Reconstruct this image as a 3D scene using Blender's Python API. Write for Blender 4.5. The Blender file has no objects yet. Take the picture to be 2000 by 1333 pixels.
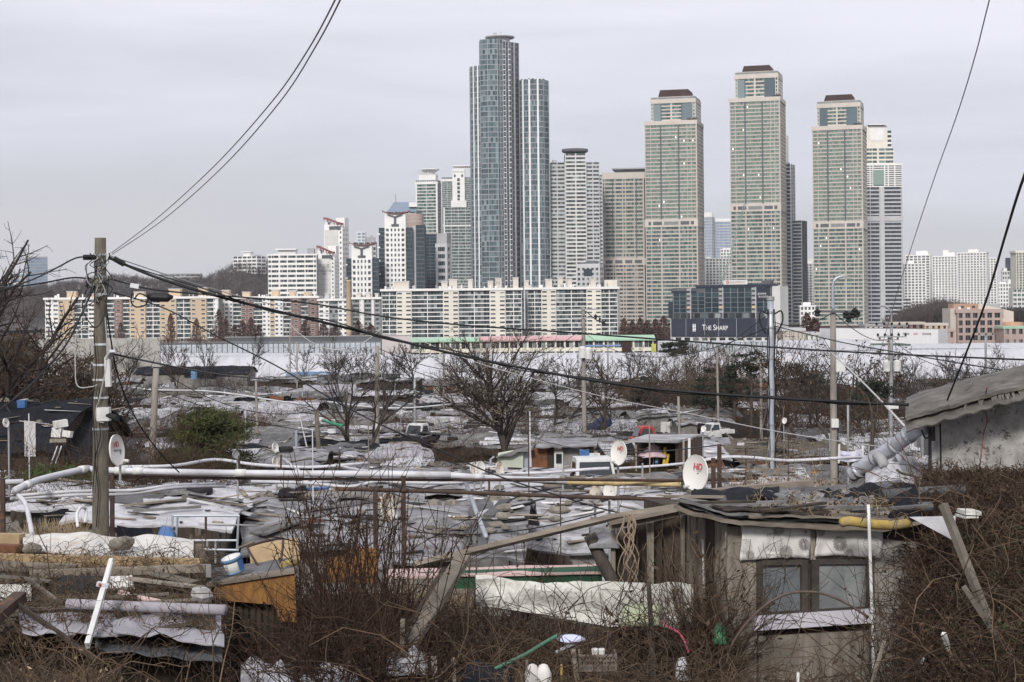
import bpy,math,random
import numpy as np
from mathutils import Vector,Matrix,noise
rnd=random.Random(7)
rs=np.random.RandomState(7)
F,HY,EYE,ROLL=3200.0,590.0,24.0,0.0095
sc=bpy.context.scene
COL=sc.collection
R_,U_=Vector((math.cos(ROLL),0,-math.sin(ROLL))),Vector((math.sin(ROLL),0,math.cos(ROLL)))

# ---------------------------------------------------------------- camera, sky, sun, exposure
cd=bpy.data.cameras.new('camera')
cam=bpy.data.objects.new('camera',cd)
COL.objects.link(cam)
cd.sensor_width=36.0
cd.lens=F/2000*36
cd.shift_y=-(666.5-HY)/2000
cd.clip_start,cd.clip_end=0.3,9000
cam.matrix_world=Matrix(((R_.x,U_.x,0,0),(R_.y,U_.y,-1,0),(R_.z,U_.z,0,EYE),(0,0,0,1)))
sc.camera=cam

SUN_EL,SUN_AZ=math.radians(31),math.radians(193) # azimuth from +Y (view) clockwise: behind, a little to the left
wd=bpy.data.worlds.new('World')
sc.world=wd
wd.use_nodes=True
nt=wd.node_tree
N=nt.nodes
N.clear()
out=N.new('ShaderNodeOutputWorld')
bg=N.new('ShaderNodeBackground')
bg.inputs['Strength'].default_value=0.1
nt.links.new(bg.outputs[0],out.inputs[0])
sky=N.new('ShaderNodeTexSky')
sky.sky_type='NISHITA'
sky.sun_disc=False
sky.sun_elevation=SUN_EL
sky.sun_rotation=SUN_AZ
sky.dust_density=2.0
tc=N.new('ShaderNodeTexCoord')
sep=N.new('ShaderNodeSeparateXYZ')
nt.links.new(tc.outputs['Generated'],sep.inputs[0])
mp=N.new('ShaderNodeMapping')
mp.inputs['Scale'].default_value=(1.6,1.6,13)
mp.inputs['Rotation'].default_value=(0.05,0.11,0.3)
nt.links.new(tc.outputs['Generated'],mp.inputs[0])
nz=N.new('ShaderNodeTexNoise')
nz.inputs['Scale'].default_value=1.7
nz.inputs['Detail'].default_value=7
nz.inputs['Roughness'].default_value=0.52
nz.inputs['Distortion'].default_value=0.35
nt.links.new(mp.outputs[0],nz.inputs['Vector'])
# height in the sky, pushed about by the stratus noise
ad=N.new('ShaderNodeMath');ad.operation='MULTIPLY_ADD'
nt.links.new(nz.outputs['Fac'],ad.inputs[0]);ad.inputs[1].default_value=0.20;ad.inputs[2].default_value=-0.10
ad2=N.new('ShaderNodeMath');ad2.operation='ADD'
nt.links.new(sep.outputs['Z'],ad2.inputs[0]);nt.links.new(ad.outputs[0],ad2.inputs[1])
ad3=N.new('ShaderNodeMath');ad3.operation='MULTIPLY_ADD' # a little brighter to the right, as the cloud thins there
nt.links.new(sep.outputs['X'],ad3.inputs[0]);ad3.inputs[1].default_value=0.085;nt.links.new(ad2.outputs[0],ad3.inputs[2])
rp=N.new('ShaderNodeValToRGB')
e=rp.color_ramp.elements
e[0].position=0.0;e[0].color=(.615,.605,.645,1)
e[1].position=1.0;e[1].color=(.90,.90,.97,1)
for p,c in ((.05,(.595,.60,.65,1)),(.10,(.68,.69,.77,1)),(.165,(.83,.83,.92,1)),(.28,(.88,.88,.96,1))):
 q=e.new(p);q.color=c
nt.links.new(ad3.outputs[0],rp.inputs[0])
sca=N.new('ShaderNodeVectorMath');sca.operation='SCALE'
sca.inputs['Scale'].default_value=10.0
nt.links.new(rp.outputs[0],sca.inputs[0])
mx=N.new('ShaderNodeMix');mx.data_type='RGBA'
mx.inputs[0].default_value=0.94
nt.links.new(sky.outputs[0],mx.inputs[6]);nt.links.new(sca.outputs[0],mx.inputs[7])
nt.links.new(mx.outputs[2],bg.inputs['Color'])

sl=bpy.data.lights.new('sun','SUN')
sl.energy=2.7
sl.angle=math.radians(10)
sl.color=(1.0,.965,.91)
sun=bpy.data.objects.new('sun',sl)
COL.objects.link(sun)
sd=Vector((math.sin(SUN_AZ)*math.cos(SUN_EL),math.cos(SUN_AZ)*math.cos(SUN_EL),math.sin(SUN_EL)))
sun.rotation_euler=sd.to_track_quat('Z','Y').to_euler()
sun.location=(40,-60,90)
vs=sc.view_settings
vs.view_transform='Standard';vs.look='None';vs.gamma=1;vs.exposure=0.12;vs.use_curve_mapping=False
sc.display_settings.display_device='sRGB'
cy=sc.cycles
cy.max_bounces=5;cy.diffuse_bounces=2;cy.glossy_bounces=2;cy.transmission_bounces=3;cy.volume_bounces=0
cy.transparent_max_bounces=6;cy.caustics_reflective=False;cy.caustics_refractive=False

# ---------------------------------------------------------------- helpers
def P(px,py,d):
 """the point d metres out that the pixel (of the 2000 x 1333 photograph) looks at"""
 return Vector((0,d,EYE))+R_*((px-1000)/F*d)-U_*((py-HY)/F*d)

GD=np.array([-260,-20,0,8,14,21,28,40,60,100,160,220,270,284,300,304,330,420,6000.])
GZ=np.array([24,22.6,22.1,20.6,19.6,19.0,18.0,17.0,15.6,13.0,11.0,9.5,8.8,8.5,14.1,14.2,13.0,2.0,2.0])
def ground(d,x=0.0):
 return float(np.interp(d,GD,GZ))
def d_of_row(row,above=2.2):
 ds=np.linspace(16,280,1000)
 zs=np.interp(ds,GD,GZ)+above
 rows=HY+(EYE-zs)/ds*F
 i=int(np.argmin(np.abs(rows-row)))
 return float(ds[i])

INV={}
def tag(o,label=None,cat=None,group=None,kind=None):
 if label:o['label']=label
 if cat:o['category']=cat
 if group:o['group']=group
 if kind:o['kind']=kind
 return o
def thing(name,label,cat,loc,rz=0.0,group=None):
 o=bpy.data.objects.new(name,None)
 o.empty_display_size=0.3
 COL.objects.link(o)
 o.location=loc
 o.rotation_euler=(0,0,rz)
 INV[o.name]=(Matrix.Translation(Vector(loc)) @ Matrix.Rotation(rz,4,'Z')).inverted()
 return tag(o,label,cat,group)
def put(name,me,parent=None,loc=(0,0,0),rot=(0,0,0),scale=None):
 o=bpy.data.objects.new(name,me)
 COL.objects.link(o)
 if parent:o.parent=parent
 o.location=loc
 o.rotation_euler=rot
 if scale:o.scale=scale
 return o
def copy_tree(o,parent=None):
 c=o.copy()
 COL.objects.link(c)
 if parent:c.parent=parent
 for ch in list(o.children):copy_tree(ch,c)
 return c

def fast_mesh(name,v,f4=None,f3=None,mat=None,smooth=False):
 me=bpy.data.meshes.new(name)
 v=np.asarray(v,dtype=np.float32).reshape(-1,3)
 idx,tot=[],[]
 if f4 is not None and len(f4):
  f4=np.asarray(f4,dtype=np.int32).reshape(-1,4);idx.append(f4.ravel());tot.append(np.full(len(f4),4,np.int32))
 if f3 is not None and len(f3):
  f3=np.asarray(f3,dtype=np.int32).reshape(-1,3);idx.append(f3.ravel());tot.append(np.full(len(f3),3,np.int32))
 idx=np.concatenate(idx);tot=np.concatenate(tot)
 me.vertices.add(len(v));me.vertices.foreach_set('co',v.ravel())
 me.loops.add(len(idx));me.loops.foreach_set('vertex_index',idx)
 me.polygons.add(len(tot))
 me.polygons.foreach_set('loop_start',np.concatenate([[0],np.cumsum(tot)[:-1]]).astype(np.int32))
 me.update(calc_edges=True)
 if smooth:me.polygons.foreach_set('use_smooth',np.ones(len(tot),bool))
 if mat:me.materials.append(mat)
 return me

class MB:
 """collects shapes; build() links them as ONE mesh object"""
 def __init__(s):s.v=[];s.f=[]
 def add(s,vs,fs):
  b=len(s.v)
  s.v += [tuple(q) for q in vs]
  s.f += [tuple(i+b for i in q) for q in fs]
  return s
 def box(s,c,sz,rz=0,rx=0,ry=0,taper=1.0):
  m=Matrix.Rotation(rz,3,'Z') @ Matrix.Rotation(rx,3,'X') @ Matrix.Rotation(ry,3,'Y')
  a,b,h=sz[0]/2,sz[1]/2,sz[2]/2
  vs=[Vector((x*a*(taper if z>0 else 1),y*b*(taper if z>0 else 1),z*h)) for z in (-1,1) for x,y in ((-1,-1),(1,-1),(1,1),(-1,1))]
  c=Vector(c)
  return s.add([c+m @ q for q in vs],[(3,2,1,0),(4,5,6,7),(0,1,5,4),(1,2,6,5),(2,3,7,6),(3,0,4,7)])
 def beam(s,a,b,w,h,up=(0,0,1)):
  a,b=Vector(a),Vector(b)
  t=(b-a).normalized()
  x=t.cross(Vector(up))
  if x.length < 1e-3:x=t.cross(Vector((0,1,0)))
  x.normalize();y=x.cross(t).normalized()
  vs=[q+x*i*w/2+y*j*h/2 for q in (a,b) for i,j in ((-1,-1),(1,-1),(1,1),(-1,1))]
  return s.add(vs,[(3,2,1,0),(4,5,6,7),(0,1,5,4),(1,2,6,5),(2,3,7,6),(3,0,4,7)])
 def tube(s,pts,r,n=6,cap=True):
  pts=[Vector(q) for q in pts]
  k=len(pts)
  rr=r if isinstance(r,(list,tuple)) else [r]*k
  vs,fs=[],[]
  t0=(pts[1]-pts[0]).normalized()
  x=t0.cross(Vector((0,0,1)))
  if x.length < 0.05:x=t0.cross(Vector((0,1,0)))
  x.normalize()
  for i,q in enumerate(pts):
   t=(pts[min(i+1,k-1)]-pts[max(i-1,0)]).normalized()
   x=(x-t*x.dot(t)).normalized()
   y=t.cross(x)
   for j in range(n):
    a=2*math.pi*j/n
    vs.append(q+(x*math.cos(a)+y*math.sin(a))*rr[i])
  for i in range(k-1):
   for j in range(n):
    j2=(j+1) % n
    fs.append((i*n+j,i*n+j2,(i+1)*n+j2,(i+1)*n+j))
  if cap:fs += [tuple(range(n))[::-1],tuple((k-1)*n+j for j in range(n))]
  return s.add(vs,fs)
 def prism(s,poly,z0,z1,taper=None):
  n=len(poly)
  a=sum(poly[i][0]*poly[(i+1)%n][1]-poly[(i+1)%n][0]*poly[i][1] for i in range(n))
  if a < 0:poly=poly[::-1]
  top=taper or poly
  vs=[(x,y,z0) for x,y in poly]+[(x,y,z1) for x,y in top]
  fs=[(i,(i+1)%n,n+(i+1)%n,n+i) for i in range(n)]+[tuple(range(n))[::-1],tuple(range(n,2*n))]
  return s.add(vs,fs)
 def lathe(s,prof,n=16,m=None):
  vs,fs=[],[]
  for r,z in prof:
   for j in range(n):
    a=2*math.pi*j/n
    q=Vector((r*math.cos(a),r*math.sin(a),z))
    vs.append(m @ q if m else q)
  for i in range(len(prof)-1):
   for j in range(n):
    j2=(j+1) % n
    fs.append((i*n+j,i*n+j2,(i+1)*n+j2,(i+1)*n+j))
  return s.add(vs,fs)
 def sheet(s,fn,nu,nv,th=0.04):
  """a sheet of real thickness over fn(u, v)"""
  g=[[Vector(fn(i/nu,j/nv)) for j in range(nv+1)] for i in range(nu+1)]
  W=nv+1
  vs=[g[i][j] for i in range(nu+1) for j in range(W)]
  M=len(vs)
  nm=[]
  for i in range(nu+1):
   for j in range(W):
    a=g[min(i+1,nu)][j]-g[max(i-1,0)][j]
    b=g[i][min(j+1,nv)]-g[i][max(j-1,0)]
    q=a.cross(b)
    nm.append(q.normalized() if q.length>1e-9 else Vector((0,0,1)))
  vs=vs+[q-w*th for q,w in zip(vs,nm)]
  fs=[]
  for i in range(nu):
   for j in range(nv):
    a,b,c,d=i*W+j,(i+1)*W+j,(i+1)*W+j+1,i*W+j+1
    fs.append((a,b,c,d));fs.append((M+d,M+c,M+b,M+a))
  for i in range(nu):
   a,b=i*W,(i+1)*W
   fs.append((b,a,M+a,M+b));a,b=a+nv,b+nv;fs.append((a,b,M+b,M+a))
  for j in range(nv):
   a,b=j,j+1
   fs.append((a,b,M+b,M+a));a,b=nu*W+j,nu*W+j+1;fs.append((b,a,M+a,M+b))
  return s.add(vs,fs)
 def mesh(s,name,mat=None,smooth=False,m=None,off=None):
  me=bpy.data.meshes.new(name)
  v=s.v
  if m is not None:v=[m @ Vector(q) for q in v]
  if off is not None:v=[Vector(q)-off for q in v]
  me.from_pydata([tuple(q) for q in v],[],s.f)
  if mat:me.materials.append(mat)
  if smooth:me.polygons.foreach_set('use_smooth',[True]*len(me.polygons))
  me.update()
  return me
 def build(s,name,mat,parent=None,smooth=False,local=False):
  m=None
  if parent is not None and not local:m=INV[parent.name]
  return put(name,s.mesh(name,mat,smooth,m),parent)
 def one(s,name,mat,label,cat,group=None,smooth=False,kind=None):
  """a thing that is a single mesh: origin at its base"""
  a=np.array([tuple(q) for q in s.v])
  c=Vector(((a[:,0].min()+a[:,0].max())/2,(a[:,1].min()+a[:,1].max())/2,a[:,2].min()))
  o=put(name,s.mesh(name,mat,smooth,off=c),None,c)
  INV[o.name]=Matrix.Translation(-c)
  return tag(o,label,cat,group,kind)

def tubes_np(pts,rad,sides=3):
 """many tapered twigs at once: pts (n,K,3), rad (n,K)"""
 n,K,_=pts.shape
 t=np.empty_like(pts)
 t[:,1:-1]=pts[:,2:]-pts[:,:-2];t[:,0]=pts[:,1]-pts[:,0];t[:,-1]=pts[:,-1]-pts[:,-2]
 t /= np.linalg.norm(t,axis=2,keepdims=True)+1e-9
 ref=np.where(np.abs(t[...,2:3])>.8,np.array([1.,0,0]),np.array([0,0,1.]))
 x=np.cross(t,ref);x /= np.linalg.norm(x,axis=2,keepdims=True)+1e-9
 y=np.cross(t,x)
 a=np.arange(sides)*2*math.pi/sides
 v=pts[:,:,None,:]+rad[:,:,None,None]*(x[:,:,None,:]*np.cos(a)[None,None,:,None]+y[:,:,None,:]*np.sin(a)[None,None,:,None])
 base=(np.arange(n)*K*sides)[:,None,None]
 i=np.arange(K-1)[None,:,None]*sides
 j=np.arange(sides)[None,None,:]
 j2=(j+1) % sides
 q=np.stack([base+i+j,base+i+j2,base+i+sides+j2,base+i+sides+j],-1).reshape(-1,4)
 return v.reshape(-1,3),q
def leaves_np(c,size,rg,flat=0.0,wd=.45):
 """small bent leaf quads at the points c"""
 n=len(c)
 a=rg.normal(size=(n,3));a[:,2] *= (1-flat);a /= np.linalg.norm(a,axis=1,keepdims=True)
 b=np.cross(a,rg.normal(size=(n,3)));b /= np.linalg.norm(b,axis=1,keepdims=True)+1e-9
 s=(size*rg.uniform(.6,1.4,n))[:,None]
 v=np.stack([c-a*s,c+b*s*wd,c+a*s,c-b*s*wd],1).reshape(-1,3)
 f=np.arange(n*4).reshape(-1,4)
 return v,f
def join_np(parts):
 vs,fs,b=[],[],0
 for v,f in parts:
  vs.append(v);fs.append(f+b);b += len(v)
 return np.concatenate(vs),np.concatenate(fs)

# ---------------------------------------------------------------- materials
def C(c):return (c[0],c[1],c[2],1.0)
MATS={}
def mat(name,c,c2=None,sc_=4.0,rough=.85,metal=0.0,bump=0.0,st=(1,1,1),c3=None,c3sc=1.2,c3t=.56,c3w=.07,rv=0.0,spec=.25,det=6,lo=.36,hi=.64,rot=(0,0,0)):
 m=bpy.data.materials.new(name)
 m.use_nodes=True
 t=m.node_tree;N=t.nodes;L=t.links.new
 p=N['Principled BSDF']
 p.inputs['Roughness'].default_value=rough
 p.inputs['Metallic'].default_value=metal
 p.inputs['Specular IOR Level'].default_value=spec
 if c2 is None:c2=tuple(q*.8 for q in c)
 tc=N.new('ShaderNodeTexCoord');oi=N.new('ShaderNodeObjectInfo')
 mp=N.new('ShaderNodeMapping');mp.inputs['Scale'].default_value=st;mp.inputs['Rotation'].default_value=rot
 L(tc.outputs['Object'],mp.inputs[0])
 off=N.new('ShaderNodeMath');off.operation='MULTIPLY';off.inputs[1].default_value=37
 L(oi.outputs['Random'],off.inputs[0])
 va=N.new('ShaderNodeVectorMath');va.operation='ADD'
 L(mp.outputs[0],va.inputs[0]);L(off.outputs[0],va.inputs[1])
 nz=N.new('ShaderNodeTexNoise');nz.inputs['Scale'].default_value=sc_;nz.inputs['Detail'].default_value=det;nz.inputs['Roughness'].default_value=.62
 L(va.outputs[0],nz.inputs['Vector'])
 rp=N.new('ShaderNodeValToRGB');e=rp.color_ramp.elements
 e[0].position=lo;e[1].position=hi;e[0].color=C(c2);e[1].color=C(c)
 L(nz.outputs['Fac'],rp.inputs[0])
 col=rp.outputs[0]
 if c3 is not None:
  n3=N.new('ShaderNodeTexNoise');n3.inputs['Scale'].default_value=c3sc;n3.inputs['Detail'].default_value=8;n3.inputs['Roughness'].default_value=.68
  L(va.outputs[0],n3.inputs['Vector'])
  r3=N.new('ShaderNodeValToRGB');r3.color_ramp.elements[0].position=c3t;r3.color_ramp.elements[1].position=c3t+c3w
  L(n3.outputs['Fac'],r3.inputs[0])
  mi=N.new('ShaderNodeMix');mi.data_type='RGBA'
  L(r3.outputs[0],mi.inputs[0]);L(col,mi.inputs[6]);mi.inputs[7].default_value=C(c3)
  col=mi.outputs[2]
 if rv:
  r=N.new('ShaderNodeMath');r.operation='MULTIPLY_ADD';r.inputs[1].default_value=rv;r.inputs[2].default_value=1-rv/2
  isl=N.new('ShaderNodeNewGeometry')
  s2=N.new('ShaderNodeMath');s2.operation='ADD';L(oi.outputs['Random'],s2.inputs[0]);L(isl.outputs['Random Per Island'],s2.inputs[1])
  f2=N.new('ShaderNodeMath');f2.operation='FRACT';L(s2.outputs[0],f2.inputs[0])
  L(f2.outputs[0],r.inputs[0])
  hv=N.new('ShaderNodeVectorMath');hv.operation='SCALE'
  L(col,hv.inputs[0]);L(r.outputs[0],hv.inputs['Scale'])
  col=hv.outputs[0]
 L(col,p.inputs['Base Color'])
 if bump:
  bp=N.new('ShaderNodeBump');bp.inputs['Strength'].default_value=min(1,bump);bp.inputs['Distance'].default_value=.04
  L(nz.outputs['Fac'],bp.inputs['Height']);L(bp.outputs[0],p.inputs['Normal'])
 MATS[name]=m
 return m
def glass(name,cols,rough=.12,spec=.5,blind=None):
 """window glass seen from far off: each pane its own tone"""
 m=bpy.data.materials.new(name)
 m.use_nodes=True
 t=m.node_tree;N=t.nodes;L=t.links.new
 p=N['Principled BSDF'];p.inputs['Roughness'].default_value=rough;p.inputs['Specular IOR Level'].default_value=spec
 oi=N.new('ShaderNodeObjectInfo');g=N.new('ShaderNodeNewGeometry')
 a=N.new('ShaderNodeMath');a.operation='MULTIPLY_ADD';a.inputs[1].default_value=7.31
 L(oi.outputs['Random'],a.inputs[0]);L(g.outputs['Random Per Island'],a.inputs[2])
 f=N.new('ShaderNodeMath');f.operation='FRACT';L(a.outputs[0],f.inputs[0])
 rp=N.new('ShaderNodeValToRGB');rp.color_ramp.interpolation='LINEAR'
 e=rp.color_ramp.elements
 k=len(cols)
 e[0].position=0;e[0].color=C(cols[0]);e[1].position=1;e[1].color=C(cols[-1])
 for i in range(1,k-1):
  q=e.new(i/(k-1));q.color=C(cols[i])
 L(f.outputs[0],rp.inputs[0]);L(rp.outputs[0],p.inputs['Base Color'])
 return m
def emit(name,c,s):
 m=bpy.data.materials.new(name);m.use_nodes=True
 p=m.node_tree.nodes['Principled BSDF'];p.inputs['Base Color'].default_value=C(c)
 p.inputs['Emission Color'].default_value=C(c);p.inputs['Emission Strength'].default_value=s
 return m
def text(parent,name,body,size,m,loc,rot=(math.pi/2,0,0),ext=.01,sx=1.0,align='CENTER',caps=False):
 cu=bpy.data.curves.new(name,'FONT');cu.body=body;cu.size=size;cu.extrude=ext
 cu.align_x=align;cu.align_y='CENTER';cu.materials.append(m)
 cu.resolution_u=3
 if caps:
  cu.small_caps_scale=.8
  for i,ch in enumerate(body):
   if ch.islower():cu.body_format[i].use_small_caps=True
 return put(name,cu,parent,loc,rot,(sx,1,1))
# ================================================================ SETTING: ground, bank, road, hills
m_soil=mat('dry_soil',(.055,.041,.030),(.025,.019,.015),1.3,bump=.6,c3=(.09,.07,.052),c3sc=.5,c3t=.57)
m_plain=mat('city_ground',(.11,.10,.09),(.07,.065,.06),.05)
dl=[-240,-100,-40,-15]+list(np.linspace(0,60,61))+list(np.linspace(63,280,50))+[284,288,292,296,300,304,312,330,360,390,420,600,1000,1600,2600]
XS=sorted(set([-1500,-900,-500,-300,-200]+list(np.linspace(-150,150,61))+list(np.linspace(-24,24,49))+[200,300,500,900,1500]))
v=[(x,d,ground(d)+(.2*noise.noise(Vector((x*.4,d*.4,3))) if-5<d<270 else 0)) for d in dl for x in XS]
n=len(XS)
f=[(i*n+j,i*n+j+1,(i+1)*n+j+1,(i+1)*n+j) for i in range(len(dl)-1) for j in range(n-1)]
o=put('ground',fast_mesh('ground',v,f,mat=m_soil,smooth=True));o['kind']='structure'

# white sheeting over the bank below the road, and the second white tier behind the clear barrier
m_bank=mat('white_sheeting',(.52,.52,.548),(.43,.43,.452),.9,rough=.7,c3=(.34,.335,.345),c3sc=.8,c3t=.58,c3w=.16,bump=.4,st=(1,.12,.12))
def bank(name,x0,x1,prof):
 b=MB();nx=60
 vs,fs=[],[]
 for i in range(nx+1):
  px=x0+(x1-x0)*i/nx
  for j,(d,row) in enumerate(prof):
   q=P(px,row,d)
   w=1 if 0 < j < len(prof)-1 else .3
   z=EYE-(row-HY)/F*d
   q.z=z+w*.35*noise.noise(Vector((q.x*.08,d*.3,1.7)))+.05
   vs.append(q)
 k=len(prof)
 for i in range(nx):
  for j in range(k-1):
   a=i*k+j
   fs.append((a,a+k,a+k+1,a+1))
 b.add(vs,fs)
 return tag(b.build(name,m_bank,smooth=True),kind='structure')
bank('embankment',314,2300,[(279,772),(284,757),(289,737),(294,717),(298,700),(300,693),(303,691.5)])
bank('embankment',314,744,[(306,693),(312,690),(320,678),(330,669),(334,668)])
bank('embankment',1285,1700,[(306,697),(312,692),(320,682),(330,671),(334,670)])
bank('embankment',1700,2300,[(306,697),(312,694),(320,688),(330,681),(334,680)])
b=MB();b.box((0,303.2+1.5,14.32),(900,2.6,.1))
o=b.build('road',mat('asphalt',(.055,.055,.058),(.042,.042,.045),.8));o['kind']='structure'

# hills
m_hill=mat('wooded_hill_ground',(.085,.075,.072),(.05,.045,.045),.06)
def hill_h(x,y):
 h=0
 for cx,cy_,sx,sy,hh in HB:
  h += (hh*math.exp(-((x-cx)/sx)**2-((y-cy_)/sy)**2)) ** 3
 return h ** (1/3)
def px_x(px,d):return (px-1000)/F*d
HB=[(px_x(478,1500),1560,46,120,56),(px_x(415,1500),1560,50,120,36),(px_x(330,1500),1540,60,100,36),(px_x(215,1500),1530,60,100,41),(px_x(100,1500),1560,70,120,36),(px_x(545,1500),1600,50,120,44),(px_x(-150,1500),1600,120,150,42)]
xs=np.linspace(-760,-130,64);ys=np.linspace(1380,1800,30)
v=[(x,y,1.0+hill_h(x,y)+3*noise.noise(Vector((x*.02,y*.02,5)))) for y in ys for x in xs]
n=len(xs);f=[(i*n+j,i*n+j+1,(i+1)*n+j+1,(i+1)*n+j) for i in range(len(ys)-1) for j in range(n-1)]
put('hill',fast_mesh('hill',v,f,mat=m_hill,smooth=True))['kind']='structure'
HBL=HB
# low far ridge closing the plain
xs=np.linspace(-1450,1450,120);ys=np.linspace(2380,2560,8)
v=[(x,y,1+max(0,1-abs(y-2470)/95)*(34+26*noise.noise(Vector((x*.004,2,9)))+8*noise.noise(Vector((x*.02,y*.02,1))))) for y in ys for x in xs]
n=len(xs);f=[(i*n+j,i*n+j+1,(i+1)*n+j+1,(i+1)*n+j) for i in range(len(ys)-1) for j in range(n-1)]
put('hill',fast_mesh('hill',v,f,mat=m_hill,smooth=True))['kind']='structure'
# haze: the air over the city
b=MB();b.box((0,1240,160),(3200,3060,319))
o=b.build('haze',None);o['kind']='stuff'
hm=bpy.data.materials.new('haze_air');hm.use_nodes=True
hm.node_tree.nodes.clear()
ho=hm.node_tree.nodes.new('ShaderNodeOutputMaterial');hv=hm.node_tree.nodes.new('ShaderNodeVolumePrincipled')
hv.inputs['Density'].default_value=.00006
hv.inputs['Color'].default_value=(.86,.90,.97,1)
hv.inputs['Anisotropy'].default_value=0.2
hm.node_tree.links.new(hv.outputs[0],ho.inputs['Volume'])
o.data.materials.append(hm)
# ================================================================ FAR BUILDINGS
m_white=mat('white_paint',(.80,.79,.77),(.72,.715,.70),.15,rv=.06)
m_offw=mat('off_white_paint',(.66,.65,.63),(.58,.575,.56),.12,rv=.08)
m_cream=mat('cream_paint',(.74,.70,.61),(.66,.625,.55),.12,rv=.06)
m_beige=mat('beige_stone',(.51,.465,.415),(.44,.40,.36),.1,rv=.1)
m_beigeL=mat('pale_beige_stone',(.58,.53,.475),(.51,.465,.415),.1)
m_grey=mat('grey_cladding',(.36,.36,.37),(.29,.29,.30),.1,rv=.08)
m_lgrey=mat('light_grey_cladding',(.52,.52,.53),(.45,.45,.46),.1,rv=.08)
m_grey2=mat('tower_grey_band',(.33,.36,.385),(.27,.295,.32),.1)
m_dgrey=mat('dark_grey_cladding',(.13,.135,.15),(.09,.095,.105),.1)
m_core=mat('dark_interior',(.07,.075,.08),(.045,.05,.055),.2)
m_corel=mat('grey_frame',(.26,.27,.27),(.2,.21,.21),.2)
m_brown=mat('brown_roof_metal',(.062,.036,.032),(.05,.03,.027),.2,spec=.1)
m_red=mat('dark_red_steel',(.26,.10,.10),(.19,.075,.075),.2)
m_yellow=mat('ochre_paint',(.58,.45,.31),(.51,.395,.275),.1,rv=.06)
m_brick=mat('red_brick',(.26,.165,.145),(.20,.125,.11),.3,rv=.1)
m_pinkg=mat('pinkish_stone',(.42,.32,.29),(.36,.275,.25),.15)
m_green=mat('pale_green_roof',(.36,.52,.39),(.30,.45,.33),.2)
m_pink=mat('pink_roof',(.58,.37,.37),(.5,.32,.32),.2)
m_navy=mat('navy_cladding',(.040,.047,.07),(.03,.035,.052),.2,rough=.5)
m_steel=mat('grey_steel',(.33,.34,.35),(.26,.265,.27),2,rough=.5,metal=.3)
g_teal=glass('teal_glass',[(.018,.026,.026),(.085,.145,.13),(.034,.048,.046),(.13,.21,.19),(.05,.08,.075),(.22,.32,.29),(.024,.034,.035)],.1)
g_pale=glass('pale_green_glass',[(.12,.165,.14),(.19,.27,.23),(.155,.185,.155),(.24,.33,.29),(.135,.165,.14),(.195,.25,.20),(.085,.11,.10)],.12)
g_blue=glass('blue_green_glass',[(.035,.05,.064),(.085,.13,.15),(.048,.067,.088),(.14,.205,.225),(.036,.053,.068),(.22,.29,.305),(.058,.086,.104)],.08)
g_dark=glass('dark_glass',[(.018,.023,.033),(.035,.05,.066),(.02,.027,.04),(.06,.08,.10),(.018,.023,.033)],.08)
g_mix=glass('apartment_glass',[(.025,.03,.034),(.06,.08,.082),(.02,.023,.026),(.12,.155,.155),(.035,.044,.047),(.30,.34,.34),(.028,.032,.036),(.016,.018,.022),(.05,.06,.062)],.15)
g_navy=glass('navy_glass',[(.014,.03,.045),(.025,.05,.062),(.018,.035,.05),(.04,.075,.09)],.06)
g_sky=glass('sky_blue_glass',[(.16,.23,.33),(.23,.31,.42),(.19,.26,.36)],.06)
m_glint=emit('glint_pane',(1,.97,.90),1.0)  # glowing white that stands in for sun glints on glass
m_text=mat('white_lettering',(.85,.85,.85),(.8,.8,.8))
m_texr=mat('red_lettering',(.50,.06,.07),(.45,.05,.06))
m_textk=mat('black_lettering',(.05,.05,.055),(.04,.04,.045))
m_textg=mat('grey_lettering',(.25,.25,.25),(.22,.22,.22))

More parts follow.
